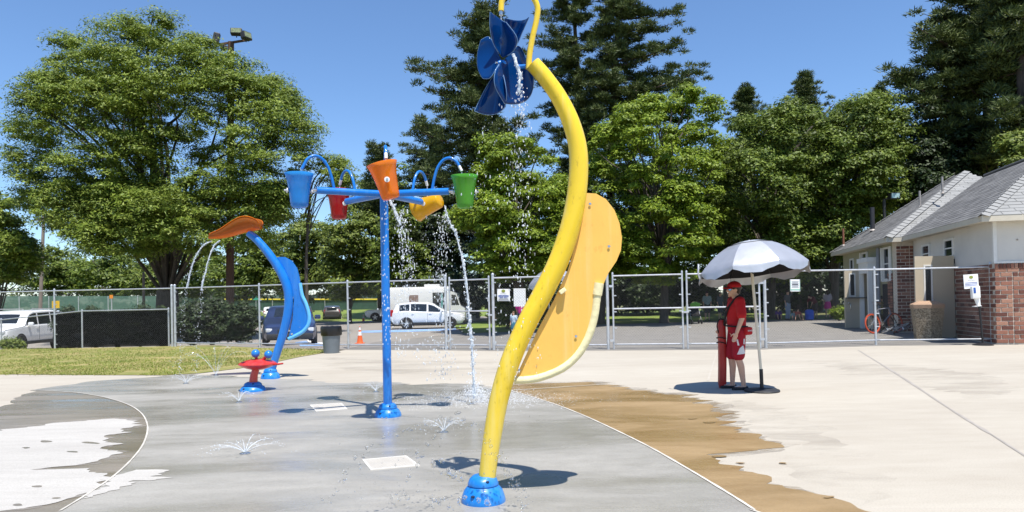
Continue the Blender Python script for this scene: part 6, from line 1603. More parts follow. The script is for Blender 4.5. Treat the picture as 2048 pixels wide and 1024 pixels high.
    if kind == 'skirt':
        c.tube([J['pel'] + Vector((0, 0, .10*s)), J['pel'], J['pel'] - Vector((0, 0, .20*s)), J['pel'] - Vector((0, 0, .36*s))], [S(.14), S(.175), S(.20), S(.215)], 18)
    else:
        c.sphere(J['pel'] + Vector((0, 0, .02*s)), (S(.120)+e, S(.155)+e, .125*s), 16, 10)
        for q in ('L', 'R'):
            L_ = bottom_len/.5
            if L_ <= 1.05:
                cap_(c, J['hi'+q], J['hi'+q].lerp(J['kn'+q], .86*L_), S(.094)+e, S(.085)+e)
            else:
                cap_(c, J['hi'+q], J['kn'+q], S(.09)+e, S(.064)+e); cap_(c, J['kn'+q], J['kn'+q].lerp(J['an'+q], .9), S(.064)+e, S(.055)+e)
    remeshed('skirt' if kind == 'skirt' else 'shorts' if bottom_len <= .52 else 'trousers', c, bottom, root, max(.012, voxel)*s, 3)
    # hair
    c = MB(); c.sphere(hd + Vector((-.022*s, 0, .030*s)), (.102*s, .086*s, .098*s), 16, 12)
    if long_hair: cap_(c, hd + Vector((-.05*s, 0, 0)), hd + Vector((-.075*s, 0, -.20*s)), .075*s, .05*s)
    else: c.sphere(hd + Vector((-.055*s, 0, -.02*s)), (.055*s, .076*s, .07*s), 12, 10)
    remeshed('hair', c, hair, root, .012*s, 2)
    for q, sd in (('L', 1), ('R', -1)):
        a = J['an'+q]; c = MB(); cap_(c, a + Vector((-.035*s, 0, -.055*s)), a + Vector((.16*s, .015*s*sd, -.062*s)), .042*s, .034*s); c.v = [(x, y, max(z, .004)) for x, y, z in c.v]
        c.build('shoe', pm('shoe %.2f %.2f' % shoes[:2], shoes, .6), root, world=False, smooth=True)
    return root, J, s, body

# ---- lifeguard
M_redc = cloth('lifeguard_red_cloth', (.42, .008, .012)); M_redc2 = cloth('lifeguard_shorts_red', (.33, .006, .018)); M_whc = cloth('white_side_panel', (.68, .66, .66)); M_strap = pm('black_webbing', (.012, .012, .013), .8)
LG = G(1476, 778, 0)
face = R(183)
root, J, s, body = figure('lifeguard in red cap, shirt and shorts standing under the silver umbrella', LG, 1.64, face, M_redc, M_redc2, shoes=(.012, .012, .014), voxel=.0085, joints=dict(
    hed=(.035, 0, 1.575), nec=(-.01, 0, 1.44), elL=(.0, .235, 1.125), wrL=(.085, .225, .90), elR=(.02, -.23, 1.13), wrR=(.15, -.20, .99), knL=(.02, .10, .49), anL=(-.05, .11, .08), knR=(.06, -.09, .49), anR=(.05, -.10, .08), shL=(0, .175, 1.385)))
wm = Matrix.Translation(root.location) @ root.rotation_euler.to_matrix().to_4x4()
hd = J['hed']; L0 = lambda x, y, z: hd + Vector((x*s, y*s, z*s))
# cap with brim
m = MB(); m.sphere(L0(-.012, 0, .045), (.110*s, .093*s, .085*s), 20, 12); m.v = [(x, y, max(z, hd.z + .028*s)) for x, y, z in m.v]
cp = m.build('cap', M_redc, root, world=False, smooth=True, angle=60)
m = MB(); rows = []
for i in range(7):
    u = i/6; rows.append([L0(.070 + .105*u*math.cos(v*1.25) - .03*(1-math.cos(v*1.25)), .088*math.sin(v*1.45)*(1-.25*u), .040 - .012*u - .028*math.sin(v*1.2)**2) for v in np.linspace(-1, 1, 13)])
for i in range(6):
    for j in range(12): m.quad(rows[i][j], rows[i+1][j], rows[i+1][j+1], rows[i][j+1])
br = m.build('cap_brim', M_redc, cp, world=False, smooth=True); so = br.modifiers.new('t', 'SOLIDIFY'); so.thickness = .006
MB().sphere(L0(-.012, 0, .130), .009*s, 8, 6).build('cap_button', M_redc, cp, world=False, smooth=True)
# sunglasses with mirrored blue lenses
M_lens = pm('mirrored_blue_lens', (.10, .42, .75), .08, metal=.7, var=.3, scale=18)
for sd in (1, -1):
    MB().sphere(L0(.070, .036*sd, -.002), (.016*s, .030*s, .021*s), 14, 10, Matrix.Rotation(R(28)*sd, 3, 'Z')).build('sunglass_lens', M_lens, root, world=False, smooth=True)
    MB().tube([L0(.062, .064*sd, .006), L0(.02, .083*sd, .008), L0(-.03, .084*sd, .002)], .0045*s, 6).build('sunglass_temple', M_blk, root, world=False)
MB().cyl(L0(.094, .012, .004), L0(.094, -.012, .004), .005*s, 6).build('sunglass_bridge', M_blk, root, world=False)
MB().sphere(L0(.0915, 0, -.070), (.008*s, .018*s, .011*s), 10, 8).build('open_mouth', pm('mouth_dark', (.06, .01, .01), .5), root, world=False, smooth=True)
# straps and hip pack
q = lambda x, y, z: Vector((x*s, y*s, z*s))
MB().tube(catmull([q(-.10, .10, 1.40), q(-.02, .115, 1.475), q(.075, .10, 1.40), q(.150, .04, 1.26), q(.172, -.04, 1.10), q(.16, -.11, .99)], 5), .016*s, 8).build('cross_strap', M_strap, root, world=False, smooth=True)
MB().tube(catmull([q(.155, 0, 1.0), q(.13, .12, .995), q(0, .185, .99), q(-.12, .12, .985), q(-.155, 0, .98), q(-.12, -.13, .985), q(0, -.18, .99), q(.13, -.12, .995), q(.155, 0, 1.0)], 4), .014*s, 6).build('waist_belt', M_strap, root, world=False)
pk = MB().rbox(q(-.115, .155, .92), (.15*s, .085*s, .125*s), Matrix.Rotation(R(28), 3, 'Z'), .03).build('hip_pack', M_redc, root, world=False, smooth=True)
text_mesh('hip_pack_mark', 'GUARD', .03, wm @ q(-.1375, .2005, .925), wm.to_3x3() @ Vector((-.883, -.469, 0)).normalized(), (0, 0, 1), M_whc, root, bold=.0006)
# white side panel on the shorts: two flashes following the leg
for pts in ([(-.03, .70, .0), (-.085, .57, .0), (.075, .56, .0), (.035, .66, .0)], [(.06, .80, 0), (.04, .70, 0), (.065, .70, 0), (.085, .78, 0)], [(-.07, .80, 0), (-.06, .71, 0), (-.035, .72, 0), (-.04, .80, 0)]):
    m = MB(); P_ = []
    for x, z, _ in pts: P_.append(q(x, .0, z))
    def surf(v):
        x = v.x/s; z = v.z/s; y = .095 + math.sqrt(max(.0, .119**2 - (x-.005)**2)); return q(x, y, z)
    N_ = 6; g = [[surf(P_[0].lerp(P_[1], i/N_).lerp(P_[3].lerp(P_[2], i/N_), j/N_)) for j in range(N_+1)] for i in range(N_+1)]
    for i in range(N_):
        for j in range(N_): m.quad(g[i][j], g[i+1][j], g[i+1][j+1], g[i][j+1])
    o = m.build('white_side_flash', M_whc, root, world=False, smooth=True); sw = o.modifiers.new('w', 'SHRINKWRAP'); sw.target = [c for c in root.children if c.name.startswith('shorts')][0]; sw.wrap_method = 'NEAREST_SURFACEPOINT'; sw.wrap_mode = 'ABOVE_SURFACE'; sw.offset = .004
for q_, sd in (('L', 1), ('R', -1)):
    a = J['an'+q_]
    for k in range(3): MB().box(a + Vector((.085*s + .022*k*s, .012*sd*s, -.012*s - .006*k)), (.009*s, .075*s, .006)).build('sandal_stripe', M_whc, root, world=False)
# whistle cord
MB().tube(catmull([q(.10, .05, 1.44), q(.15, .02, 1.36), q(.155, 0, 1.30)], 4), .003, 5).build('whistle_cord', M_strap, root, world=False); MB().rbox(q(.158, 0, 1.285), (.02, .02, .035), None, .006).build('whistle', M_blk, root, world=False)
# rescue tube standing beside the guard, strapped to him
tbp = G(1444, 776, 0); root2 = thing('rescue_tube', tbp, 'long red rescue tube standing upright before the lifeguard', 'rescue tube')
M_tube = pm('red_vinyl_foam', (.36, .018, .015), .45, var=.1, scale=5, bump=.06); topt = D(1442, 640, tbp.y)
m = MB(); rows = []
for i in range(13):
    u = i/12; c = tbp.lerp(topt, u) + Vector((.012*math.sin(u*3), 0, 0)); w_ = .056*(1 if .04 < u < .94 else .72); d_ = .075*(1 if .04 < u < .94 else .7)
    rows.append([c + Vector((math.copysign(abs(math.cos(a))**.55, math.cos(a))*w_, math.copysign(abs(math.sin(a))**.55, math.sin(a))*d_, 0)) for a in np.linspace(0, 2*math.pi, 21)[:-1]])
for i in range(12):
    for k in range(20): m.quad(rows[i][k], rows[i][(k+1) % 20], rows[i+1][(k+1) % 20], rows[i+1][k])
m.poly(rows[0]); m.poly(rows[-1]); tb_ = m.build('tube_body', M_tube, root2, smooth=True, angle=50)
for u in (.74, .67):
    c = tbp.lerp(topt, u); MB().tube([c + Vector((math.cos(a)*.068, math.sin(a)*.085, .01*math.sin(a*2))) for a in np.linspace(0, 2*math.pi, 21)], .008, 6, False).build('strap_ring', M_strap, root2)
hr = wm @ (J['wrR'] + (J['wrR']-J['elR']).normalized()*.06*s)
MB().tube(catmull([tbp.lerp(topt, .72) + Vector((.06, -.03, 0)), tbp.lerp(topt, .72).lerp(hr, .5) + Vector((0, -.02, -.03)), hr, hr + Vector((.03, .0, .08)), wm @ q(.165, -.10, 1.0)], 5), .013, 8).build('tow_strap', M_strap, root2, smooth=True)
MB().tube(catmull([topt + Vector((-.05, -.03, -.20)), topt + Vector((-.075, -.04, -.08)), topt + Vector((-.03, -.03, .012)), topt + Vector((.04, -.02, .008))], 5), .009, 6).build('end_strap', M_strap, root2, smooth=True)

# ---- umbrellas
M_silver = pm('silver_canopy', (.54, .55, .57), .36, metal=.35, var=.10, scale=2.2, bump=.5, bscale=4); M_silver_shade = pm('silver_canopy_shade', (.42, .43, .46), .34, metal=.4, var=.12, scale=2.2, bump=.5, bscale=4); M_lin = pm('black_lining', (.010, .010, .012), .9); M_pole = pm('cream_pole', (.66, .60, .48), .45)  # greyer silver copy: shading between canopy panels put into the colour
def umbrella(label, basep, topc, Rr, rise, val, tilt, nrib=8, seed=0, ang0=.2, base=True, polepx=None):
    root = thing('parasol', basep, label, 'parasol'); rg = random.Random(seed)
    M_ = tilt
    def cp_(u, a):
        k = (a-ang0)/(2*math.pi/nrib); f = k - math.floor(k); sag = math.sin(f*math.pi)           # 0 on a rib, 1 between ribs
        r = Rr*u*(1 - .045*sag*u); z = rise*(1 - u**2.1) - .03*sag*u*u*Rr*.6
        return topc + M_ @ Vector((r*math.cos(a), r*math.sin(a), z - rise))
    NA = nrib*8; AA = [ang0 + 2*math.pi*i/NA for i in range(NA)]
    for r_ in range(nrib):
        m = MB(); nu = 10
        for i in range(nu):
            for j in range(8):
                a0, a1 = AA[(r_*8+j)], AA[(r_*8+j)] + 2*math.pi/NA; u0, u1 = .02 + .98*i/nu, .02 + .98*(i+1)/nu
                m.quad(cp_(u0, a0), cp_(u1, a0), cp_(u1, a1), cp_(u0, a1))
        # hanging valance, ragged by wind
        ph = rg.uniform(0, 6)
        def vl(a, t):
            k = (a-ang0)/(2*math.pi/nrib); f = k - math.floor(k); p = cp_(1, a); o = (p - topc); o.z = 0; o.normalize()
            return p + o*(.012*math.sin(a*19+ph)*t + .02*t*math.sin(f*math.pi)) - UP*(val*t*(.55 + .75*math.sin(f*math.pi) + .08*math.sin(a*23+ph)))
        for j in range(8):
            a0 = AA[(r_*8+j)]; a1 = a0 + 2*math.pi/NA*.9999
            for t in range(3): m.quad(vl(a0, t/3), vl(a0, (t+1)/3), vl(a1, (t+1)/3), vl(a1, t/3))
        m.build('canopy_panel', M_silver if r_ % 2 else M_silver_shade, root, smooth=True, angle=60)
    m = MB()
    for i in range(10):
        for a0 in AA:
            a1 = a0 + 2*math.pi/NA; u0, u1 = .02 + .97*i/10, .02 + .97*(i+1)/10; dz = Vector((0, 0, -.012)); m.quad(cp_(u0, a0) + dz, cp_(u1, a0) + dz, cp_(u1, a1) + dz, cp_(u0, a1) + dz)
    m.build('canopy_lining', M_lin, root, smooth=True)
    # vent flap ring
    m = MB()
    for a0 in AA:
        a1 = a0 + 2*math.pi/NA; up_ = M_ @ Vector((0, 0, .007)); m.quad(cp_(.04, a0) + up_*1.0, cp_(.42, a0) + up_*1.3, cp_(.42, a1) + up_*1.3, cp_(.04, a1) + up_*1.0)
    m.build('vent_flap', M_silver, root, smooth=True)
    MB().lathe([(.02, 0), (.016, .012), (0, .016)], topc, 10, M_).build('finial', M_silver, root, smooth=True)
    for r_ in range(nrib):
        a = ang0 + 2*math.pi*r_/nrib; MB().tube([cp_(.03, a) - UP*.02, cp_(.5, a) - UP*.02, cp_(.99, a) - UP*.018], .005, 5).build('rib', M_blk, root)
        hubp = topc + M_ @ Vector((0, 0, -rise*1.15)); MB().cyl(hubp, cp_(.5, a) - UP*.02, .004, 5).build('strut', M_blk, root)
    return root
UB = G(1524, 783, 0)
topc = D(1498, 482, UB.y - .05)
root = umbrella('silver parasol with black lining shading the lifeguard', UB, topc, .79, .43, .095, Matrix.Rotation(R(-4), 3, 'Y') @ Matrix.Rotation(R(-7), 3, 'X'), 8, 2, .12)
pb_, pt_ = D(1522, 742, UB.y), D(1499, 492, UB.y - .05)
MB().tube([pb_, pt_], .021, 12).build('pole', M_pole, root, smooth=True)
MB().tube([UB + UP*.03, D(1522, 738, UB.y)], .027, 12).build('pole_sleeve', M_blk, root, smooth=True)
MB().lathe([(.25, 0), (.255, .015), (.245, .03), (.06, .045), (.035, .06), (0, .06)], UB, 36).build('stand_base', pm('black_rubber_base', (.03, .03, .032), .55, var=.3, scale=9, bump=.4), root, smooth=True)
MB().tube([topc + Vector((-.78, -.1, -.33)), topc + Vector((-.79, -.12, -.47)), topc + Vector((-.77, -.12, -.55))], .012, 5).build('tie_strap', M_silver, root)
U2 = D(1100, 668, 27.5); U2.z = 0
root = umbrella('second silver parasol half hidden behind the yellow post', U2, D(1095, 539, 27.5), .92, .42, .16, Matrix.Rotation(R(-14), 3, 'Y'), 8, 5, .3)
MB().tube([U2, D(1096, 542, 27.5)], .022, 10).build('pole', M_pole, root, smooth=True); MB().lathe([(.25, 0), (.25, .03), (.05, .05), (0, .06)], U2, 24).build('stand_base', MATS['black_rubber_base'], root, smooth=True)

# ---- people waiting behind the fence
def gp(px, py): return G(px, py, 0)
def stand(label, px, py, h, facing, shirt, bottom, **k): return figure(label, gp(px, py), h, R(facing), cloth(label[:30]+' shirt', shirt), cloth(label[:30]+' lower', bottom), voxel=.032, **k)
SIT = dict(pel=(0, 0, .16), che=(-.02, 0, .48), nec=(0, 0, .66), hed=(.03, 0, .80), shL=(0, .16, .61), shR=(0, -.16, .61), elL=(.12, .21, .40), elR=(.12, -.21, .40), wrL=(.30, .10, .42), wrR=(.30, -.10, .42),
           hiL=(.02, .09, .14), hiR=(.02, -.09, .14), knL=(.36, .14, .42), knR=(.36, -.14, .42), anL=(.50, .10, .08), anR=(.50, -.10, .08))
stand('woman in pale top and bright pink skirt seen from behind', 1656, 637, 1.66, 85, (.42, .34, .36), (.62, .05, .25), kind='skirt', long_hair=True)
stand('adult in dark red top bending forward beside the pink skirt', 1631, 637, 1.62, 200, (.16, .035, .04), (.10, .07, .06), joints=dict(che=(.20, 0, 1.18), nec=(.34, 0, 1.28), hed=(.44, 0, 1.36), shL=(.26, .17, 1.26), shR=(.26, -.17, 1.26), elL=(.40, .2, 1.02), elR=(.40, -.2, 1.02), wrL=(.44, .15, .80), wrR=(.44, -.15, .80)))
stand('adult in grey shirt and pale jeans raising one arm', 1576, 640, 1.68, -60, (.10, .10, .10), (.30, .34, .42), bottom_len=.9, joints=dict(elL=(.05, .30, 1.5), wrL=(.10, .26, 1.76)))
stand('small child in purple sitting on the shaded asphalt', 1557, 640, 1.25, -100, (.12, .05, .22), (.10, .05, .10), joints=SIT, long_hair=True)
stand('small child in orange-red sitting beside the pale jeans', 1596, 641, 1.25, -80, (.42, .10, .07), (.16, .16, .10), joints=SIT)
stand('child in light blue sitting on the ground by the jeans', 1588, 641, 1.05, -110, (.25, .38, .42), (.12, .2, .25), joints=SIT)
stand('child in white shirt behind the brick planter', 1699, 637, 1.42, 60, (.66, .66, .68), (.08, .10, .16))
stand('adult in grey-blue shirt with backpack behind the gate', 1415, 642, 1.70, -95, (.26, .34, .33), (.06, .06, .06))
stand('adult in dark clothes standing beside the grey-blue shirt', 1441, 641, 1.66, -60, (.09, .11, .12), (.07, .07, .08), long_hair=True)
stand('person in pink top behind the blank fence board', 1043, 668, 1.55, 60, (.55, .03, .22), (.03, .05, .08), long_hair=True)
stand('person in teal top leaning over behind the yellow post', 1062, 671, 1.45, 190, (.02, .30, .28), (.03, .03, .04), joints=dict(che=(.12, 0, 1.22), nec=(.22, 0, 1.37), hed=(.30, 0, 1.47), shL=(.15, .17, 1.31), shR=(.15, -.17, 1.31), elL=(.3, .2, 1.1), elR=(.3, -.2, 1.1), wrL=(.45, .1, .98), wrR=(.45, -.1, .98)))
stand('curly-haired child in blue and white beside the yellow post', 1028, 676, 1.0, -120, (.40, .50, .58), (.03, .14, .20), hair=M_hairb, kind='skirt')
# person sitting by the door with one arm held out
bp0 = G(1766, 660, 0); bnch = thing('bench', bp0, 'plain tan bench beside the building behind the bicycles', 'bench')
for dx in (-.45, .45): MB().rbox(bp0 + Vector((dx, 0, .21)), (.06, .34, .42), None, .01).build('leg', M_tan, bnch)
MB().rbox(bp0 + Vector((0, 0, .44)), (1.2, .38, .05), None, .012).build('seat', M_tan, bnch)
SITB = dict(pel=(0, 0, .56), che=(-.03, 0, .90), nec=(0, 0, 1.08), hed=(.03, 0, 1.22), shL=(0, .17, 1.03), shR=(0, -.17, 1.03), elL=(.26, .20, 1.06), elR=(.1, -.22, .80), wrL=(.50, .17, 1.10), wrR=(.28, -.12, .72), hiL=(.04, .09, .53), hiR=(.04, -.09, .53), knL=(.42, .12, .52), knR=(.42, -.12, .52), anL=(.44, .11, .08), anR=(.44, -.11, .08))
figure('person in olive shirt sitting by the open door, arm held out', bp0, 1.66, R(195), cloth('olive shirt', (.15, .13, .05)), cloth('olive shorts', (.14, .11, .06)), joints=SITB, voxel=.028, skin=M_skind)
# blue backpack, stroller with green cover
p = gp(1619, 641); root = thing('backpack', p, 'bright blue backpack on the asphalt among the children', 'bag'); Mb = cloth('blue nylon', (.02, .08, .42))
MB().rbox(p + UP*.30, (.44, .28, .60), None, .12).build('bag_body', Mb, root, smooth=True); MB().rbox(p + Vector((0, -.16, .20)), (.32, .12, .28), None, .05).build('front_pocket', Mb, root, smooth=True); MB().tube(catmull([p + Vector((-.06, 0, .58)), p + Vector((0, 0, .68)), p + Vector((.06, 0, .58))], 4), .012, 6).build('carry_handle', M_strap, root)
p = gp(1391, 648); root = thing('pushchair', p, 'black pushchair with green hood behind the gate', 'pushchair')
for sx in (-.25, .25):
    for sy in (-.25, .3): MB().lathe([(.06, -.02), (.12, -.025), (.12, .025), (.06, .02)], p + Vector((sx, sy, .12)), 16, Matrix.Rotation(R(90), 3, 'Y')).build('wheel', M_tyre, root, smooth=True)
    MB().tube([p + Vector((sx, -.25, .12)), p + Vector((sx, .25, .75)), p + Vector((sx, .40, 1.0))], .014, 8).build('frame_tube', M_galv, root)
MB().prism([p + Vector((-.22, -.2, .40)), p + Vector((-.22, .15, .42)), p + Vector((-.22, .3, .85)), p + Vector((-.22, .2, .86)), p + Vector((-.22, .05, .52)), p + Vector((-.22, -.2, .50))], (.44, 0, 0)).build('seat', M_strap, root)
m = MB(); 
for i in range(8):
    for j in range(8):
        def hp(i, j): a = math.pi*(.05 + .6*i/8); x = -.25 + .5*j/8; return p + Vector((x, .22 - .36*math.sin(a)*1.0 + .1, .80 + .34*(1-abs(math.cos(a)))*(1 - .3*(2*j/8-1)**2)))
        m.quad(hp(i, j), hp(i+1, j), hp(i+1, j+1), hp(i, j+1))
m.build('hood', cloth('green hood', (.10, .32, .04)), root, smooth=True)

# ================================================================== water in the air
def water_mat():
    m, nt, N, L = _nt('sunlit_water'); b = N['Principled BSDF']; out = N['Material Output']
    b.inputs['Base Color'].default_value = (.86, .89, .92, 1); b.inputs['Roughness'].default_value = .08; b.inputs['Specular IOR Level'].default_value = .8
    nz = N.new('ShaderNodeTexNoise'); nz.inputs['Scale'].default_value = 35; tc = N.new('ShaderNodeNewGeometry'); L.new(tc.outputs['Position'], nz.inputs['Vector'])
    mr = N.new('ShaderNodeMapRange'); mr.inputs[1].default_value = .35; mr.inputs[2].default_value = .65; mr.inputs[3].default_value = .18; mr.inputs[4].default_value = .72; L.new(nz.outputs['Fac'], mr.inputs[0])
    t = N.new('ShaderNodeBsdfTransparent'); t.inputs[0].default_value = (.93, .96, .98, 1); mx = N.new('ShaderNodeMixShader'); L.new(mr.outputs[0], mx.inputs[0]); L.new(t.outputs[0], mx.inputs[1]); L.new(b.outputs[0], mx.inputs[2]); L.new(mx.outputs[0], out.inputs[0])
    MATS['sunlit_water'] = m; return m
M_wat = water_mat()
M_foam = pm('splash_foam', (.88, .90, .92), .3, var=.03, alpha=.8)
# clear drops: refracting, so that they read light and dark on the pale floor
mw, ntw, Nw, Lw = _nt('clear_drop'); bw = Nw['Principled BSDF']; bw.inputs['Base Color'].default_value = (.93, .95, .96, 1); bw.inputs['Transmission Weight'].default_value = 1.0; bw.inputs['IOR'].default_value = 1.33; bw.inputs['Roughness'].default_value = .03; tw = Nw.new('ShaderNodeBsdfTransparent'); mxw = Nw.new('ShaderNodeMixShader'); mxw.inputs[0].default_value = .38; Lw.new(tw.outputs[0], mxw.inputs[1]); Lw.new(bw.outputs[0], mxw.inputs[2]); Lw.new(mxw.outputs[0], Nw['Material Output'].inputs[0]); M_drop = mw
def ico(sub=1):
    bm = bmesh.new(); bmesh.ops.create_icosphere(bm, subdivisions=sub, radius=1); v = np.array([x.co[:] for x in bm.verts]); bm.verts.index_update(); f = np.array([[q.index for q in x.verts] for x in bm.faces]); bm.free(); return v, f
IV, IF = ico(1); IV2, IF2 = ico(2)
def drops(name, P, r, label, mat=None, stretch=1.6, hi=False, jitter=.35, seed=1, cat='water', parent=None):
    rng = np.random.default_rng(seed); P = np.array(P); n = len(P); r = np.broadcast_to(np.asarray(r, float), (n,)); v0, f0 = (IV2, IF2) if hi else (IV, IF)
    sc = r[:, None]*(1 + jitter*rng.uniform(-1, 1, (n, 3))); sc[:, 2] *= stretch*rng.uniform(.7, 1.4, n)
    wob = 1 + .18*rng.normal(size=(n, len(v0), 1))
    V = (P[:, None, :] + v0[None]*sc[:, None, :]*wob).reshape(-1, 3); F = (f0[None] + (np.arange(n)*len(v0))[:, None, None]).reshape(-1)
    o = np_mesh(name, V, F.astype(np.int32), 3, mat or M_wat, parent, True)
    if parent is None: tag(o, label, cat, None, 'stuff')
    else: o['kind'] = 'stuff'
    return o
def stream(name, label, pts, r0, r1, seed=0, beads=40, breakup=.5, spread=.03, strands=2, group=None):
    """a falling stream: a wobbling rope of water that thins and breaks into beads"""
    rng = np.random.default_rng(seed); pts = catmull([Vector(p) for p in pts], 14); n = len(pts); root = thing(name, pts[0], label, 'water stream', group)
    for k in range(strands):
        m = MB(); q = []; rr = []
        nb = max(4, int(n*breakup))
        for i in range(nb):
            u = i/n; w = Vector((mnoise.noise(Vector((u*14, k*7.3, seed))), mnoise.noise(Vector((u*14, k*7.3+50, seed))), 0))*spread*(.3 + u)
            q.append(pts[i] + w); rr.append((r0 + (r1-r0)*u)*(1 + .45*mnoise.noise(Vector((u*38, k*3.1, seed+9)))))
        m.tube(q, [max(.002, x) for x in rr], 8); m.build('water_strand', M_wat, root, smooth=True, angle=80)
    P = []; rad = []
    for j in range(beads):
        u = rng.random()**.8; i = min(n-1, int(u*n)); P.append(np.array(pts[i]) + rng.normal(size=3)*spread*(.25 + 1.0*u) - np.array(root.location)); rad.append(rng.uniform(.35, 1.0)*max(r1, r0*.6))
    drops('water_beads', P, rad, '', M_wat, 1.5, seed=seed+3, parent=root)
    return root
# trough: two arcs
for k, pp in enumerate(([(424, 482), (408, 490), (392, 512), (380, 545), (372, 585), (367, 630), (363, 690), (360, 748)], [(440, 481), (428, 492), (417, 520), (409, 552), (402, 590), (397, 640), (394, 700), (392, 752)])):
    stream('water_stream', ('outer water arc falling from the amber trough', 'inner water arc falling from the amber trough')[k], [D(x, y, cd - .2*k) for x, y in pp], .011, .007, 10+k, 240, .55, .028, 3, 'streams from the amber trough')
# buckets
oc = BUCKET['orange'][0]; yc = BUCKET['yellow'][0]; oy, yy = oc.y, yc.y
stream('water_stream', 'water pouring out of the orange bucket', [D(x, y, oy + .3) for x, y in [(779, 400), (787, 415), (797, 440), (806, 465), (812, 500), (818, 550), (822, 600)]], .011, .006, 21, 320, .42, .05, 4)
stream('water_stream', 'long white stream falling from the yellow bucket to the pad', [D(x, y, yy - .1) for x, y in [(890, 412), (897, 440), (912, 470), (925, 520), (934, 580), (939, 640), (944, 690), (946, 740), (949, 792)]], .006, .013, 22, 300, 1.0, .022, 4)
stream('water_stream', 'loose drips falling from the yellow bucket side', [D(x, y, yy) for x, y in [(852, 425), (853, 450), (855, 500), (858, 560)]], .008, .005, 23, 60, .25, .04, 1)
for nm in ('blue', 'red', 'green', 'yellow', 'orange'):
    sp_ = BUCKET[nm+'_spout']; stream('water_stream', f'short jet from the pipe into the {nm} bucket', [sp_, sp_ + Vector((0, 0, -.07)), sp_ + Vector((0, 0, -.15))], .007, .006, 30+len(nm), 12, 1.0, .006, 1)
rngw = np.random.default_rng(4)
def curtain(name, label, px, py, wx, n, dist, r, seed, sy=None):
    P = []
    for k in range(n):
        a = rngw.normal(); y = rngw.uniform(*py); P.append(tuple(D(px + a*wx*(.5 + .7*(y-py[0])/(py[1]-py[0])), y, dist + rngw.normal()*.12)))
    drops(name, P, rngw.uniform(.5, 1.2, n)*r, label, M_wat, 2.0, seed=seed)
curtain('falling_drops', 'fine drops falling under the yellow bucket', 883, (430, 760), 16, 520, yy, .0070, 1)
curtain('falling_drops', 'fine drops falling right of the bucket post', 808, (420, 720), 14, 300, oy + .3, .0065, 2)
curtain('falling_drops', 'drops falling in front of the bucket pole', 770, (395, 690), 7, 90, oy, .0060, 3)
# pinwheel
stream('water_stream', 'water splashing off the blue pinwheel', [D(x, y, yd - .28) for x, y in [(1026, 108), (1034, 130), (1039, 150), (1038, 175), (1040, 190), (1044, 215), (1046, 245)]], .0085, .006, 41, 150, .62, .020, 3)
stream('water_stream', 'jet from the yellow gooseneck onto the pinwheel', [D(1002, 28, yd), D(1002, 40, yd), D(1003, 60, yd)], .006, .006, 42, 8, 1.0, .003, 1)
curtain('falling_drops', 'drops raining from the pinwheel past the yellow post', 1035, (200, 760), 26, 420, yd + .0, .0042, 5)
curtain('falling_drops', 'drops raining from the left pinwheel blade', 975, (228, 420), 22, 60, yd, .0036, 6)
stream('water_stream', 'line of beads dripping past the curved blue panel', [D(x, y, cd - .3) for x, y in [(600, 470), (600, 540), (600, 610), (600, 690)]], .003, .003, 44, 70, .03, .008, 1)
# ground jets
def ground_jet(label, px, py, rpx, hpx, n, seed, arcs=12, flat=.55):
    c = G(px, py, 0); rng = np.random.default_rng(seed); sc = c.y/FPX; root = thing('ground_spray', c, label, 'water spray', 'low ground sprays')
    MB().lathe([(.05, .0), (.052, .012), (.03, .022), (0, .024)], c, 18).build('floor_nozzle', M_steel, root, smooth=True)
    P = []
    for k in range(arcs):
        a = 2*math.pi*k/arcs + rng.uniform(-.2, .2); Rm = rpx*sc*rng.uniform(.6, 1.1); H = hpx*sc*rng.uniform(.55, 1.1); q = []
        for i in range(9):
            u = i/8*.62; q.append(c + Vector((math.cos(a)*Rm*u, math.sin(a)*Rm*u, .02 + 4*H*u*(1-u))))
        MB().tube(q, [.0022*(1-.6*i/8) + .0008 for i in range(9)], 5).build('spray_arc', M_wat, root, smooth=True)
        for j in range(n//arcs):
            u = rng.uniform(.4, 1.0); P.append((math.cos(a)*Rm*u + rng.normal()*.012, math.sin(a)*Rm*u + rng.normal()*.012, max(.01, .02 + 4*H*u*(1-u) + rng.normal()*.012)))
    drops('spray_drops', P, rng.uniform(.002, .005, len(P)), '', M_wat, 1.1, seed=seed, parent=root)
ground_jet('low fan of water jets at the left middle of the pad', 490, 909, 95, 26, 120, 1)
ground_jet('low spray of water beside the bucket post base, right', 888, 866, 70, 26, 140, 2)
ground_jet('small spray just in front of the red toy', 478, 806, 50, 20, 80, 3)
ground_jet('small spray behind the bucket pole, left side', 752, 785, 45, 16, 70, 4)
ground_jet('small spray at the left rear of the pad', 372, 768, 50, 17, 80, 5)
ground_jet('tall dotted fan of water at the rear edge of the pad', 432, 752, 120, 62, 260, 6, 9)
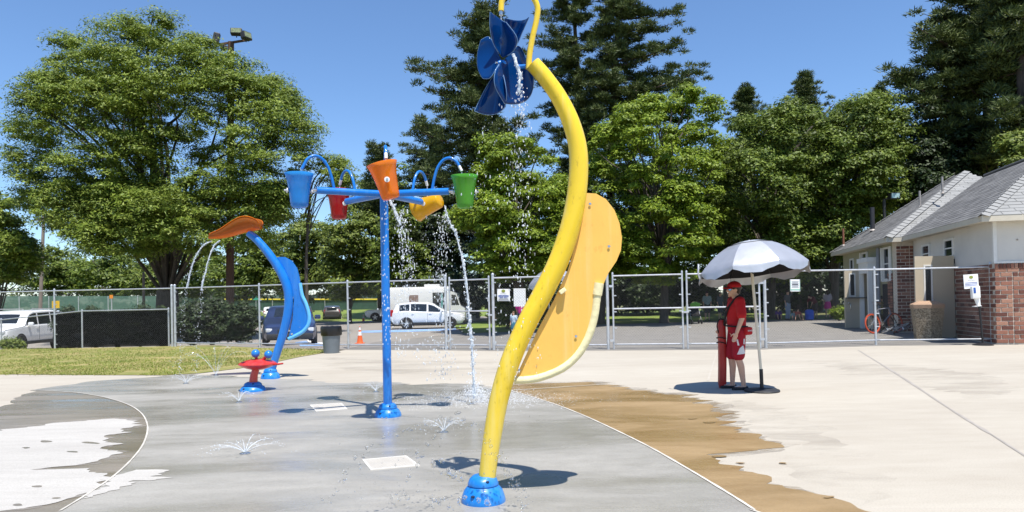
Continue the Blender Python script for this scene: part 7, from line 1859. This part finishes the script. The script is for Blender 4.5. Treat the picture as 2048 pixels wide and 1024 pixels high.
# arcs of fat beads crossing the foreground
def bead_arc(label, px, n, r, seed, dist):
    rng = np.random.default_rng(seed); pts = catmull([D(x, y, d_) for (x, y), d_ in zip(px, dist)], 12); P = []
    for k in range(n):
        u = (k + rng.uniform(-.4, .4))/n; p = pts[max(0, min(len(pts)-1, int(u*len(pts))))]; P.append(np.array(p) + rng.normal(size=3)*.014)
    drops('water_bead_arc', P, rng.uniform(.5, 1.25, n)*r*1.3, label, M_drop, 1.0, True, .45, seed)
bead_arc('string of fat drops arcing from bottom left to the post', [(648, 1005), (680, 960), (720, 915), (770, 875), (830, 850), (900, 838), (960, 850)], 60, .0075, 51, [4.3, 4.4, 4.5, 4.6, 4.7, 4.8, 4.8])
bead_arc('string of fat drops landing in front of the near grate', [(1010, 800), (960, 800), (905, 830), (860, 880), (830, 930), (800, 980), (780, 1010)], 34, .0085, 52, [5.2, 5.0, 4.8, 4.6, 4.5, 4.4, 4.3])
bead_arc('string of drops crossing the yellow post to lower right', [(955, 855), (980, 890), (1000, 930), (1020, 965), (1040, 1000), (1055, 1024)], 48, .006, 53, [4.7, 4.7, 4.7, 4.65, 4.6, 4.6])
bead_arc('string of drops right of the yellow post base', [(1000, 905), (1018, 940), (1034, 965), (1045, 985), (1056, 1010)], 36, .0055, 54, [4.75]*5)
bead_arc('large drops hanging before the pinwheel shadow', [(858, 918), (880, 935), (900, 945), (915, 958), (920, 975)], 9, .014, 55, [3.9]*5)
bead_arc('scattered drops along the bottom edge of the pad', [(780, 1000), (830, 990), (870, 1000), (905, 1012), (930, 1000), (990, 1010)], 22, .009, 56, [4.2]*6)
P = []
for k in range(150): P.append(tuple(D(rngw.normal()*90 + 850, rngw.uniform(830, 1020), rngw.uniform(4.0, 5.2))))
drops('scattered_drops', P, rngw.uniform(.002, .006, len(P)), 'small scattered drops in the air over the pad', M_drop, 1.1, True, seed=60)
# splash where the long stream hits the pad
c0 = G(962, 806, 0); P = []; rad = []
for k in range(5200):
    a = rngw.uniform(0, 2*math.pi); d_ = abs(rngw.normal())*.46; h = abs(rngw.normal())*.13*math.exp(-d_*1.3); P.append((c0.x + math.cos(a)*d_*1.5, c0.y + math.sin(a)*d_*.8, h + .006)); rad.append(rngw.uniform(.0016, .0046))
for k in range(600):
    a = rngw.uniform(0, 2*math.pi); d_ = rngw.random()*.16; P.append((G(949, 795, 0).x + math.cos(a)*d_, G(949, 795, 0).y + math.sin(a)*d_, abs(rngw.normal())*.12)); rad.append(rngw.uniform(.003, .008))
drops('pad_splash', P, rad, 'white splash where the long stream hits the pad', M_foam, 1.0, seed=61)
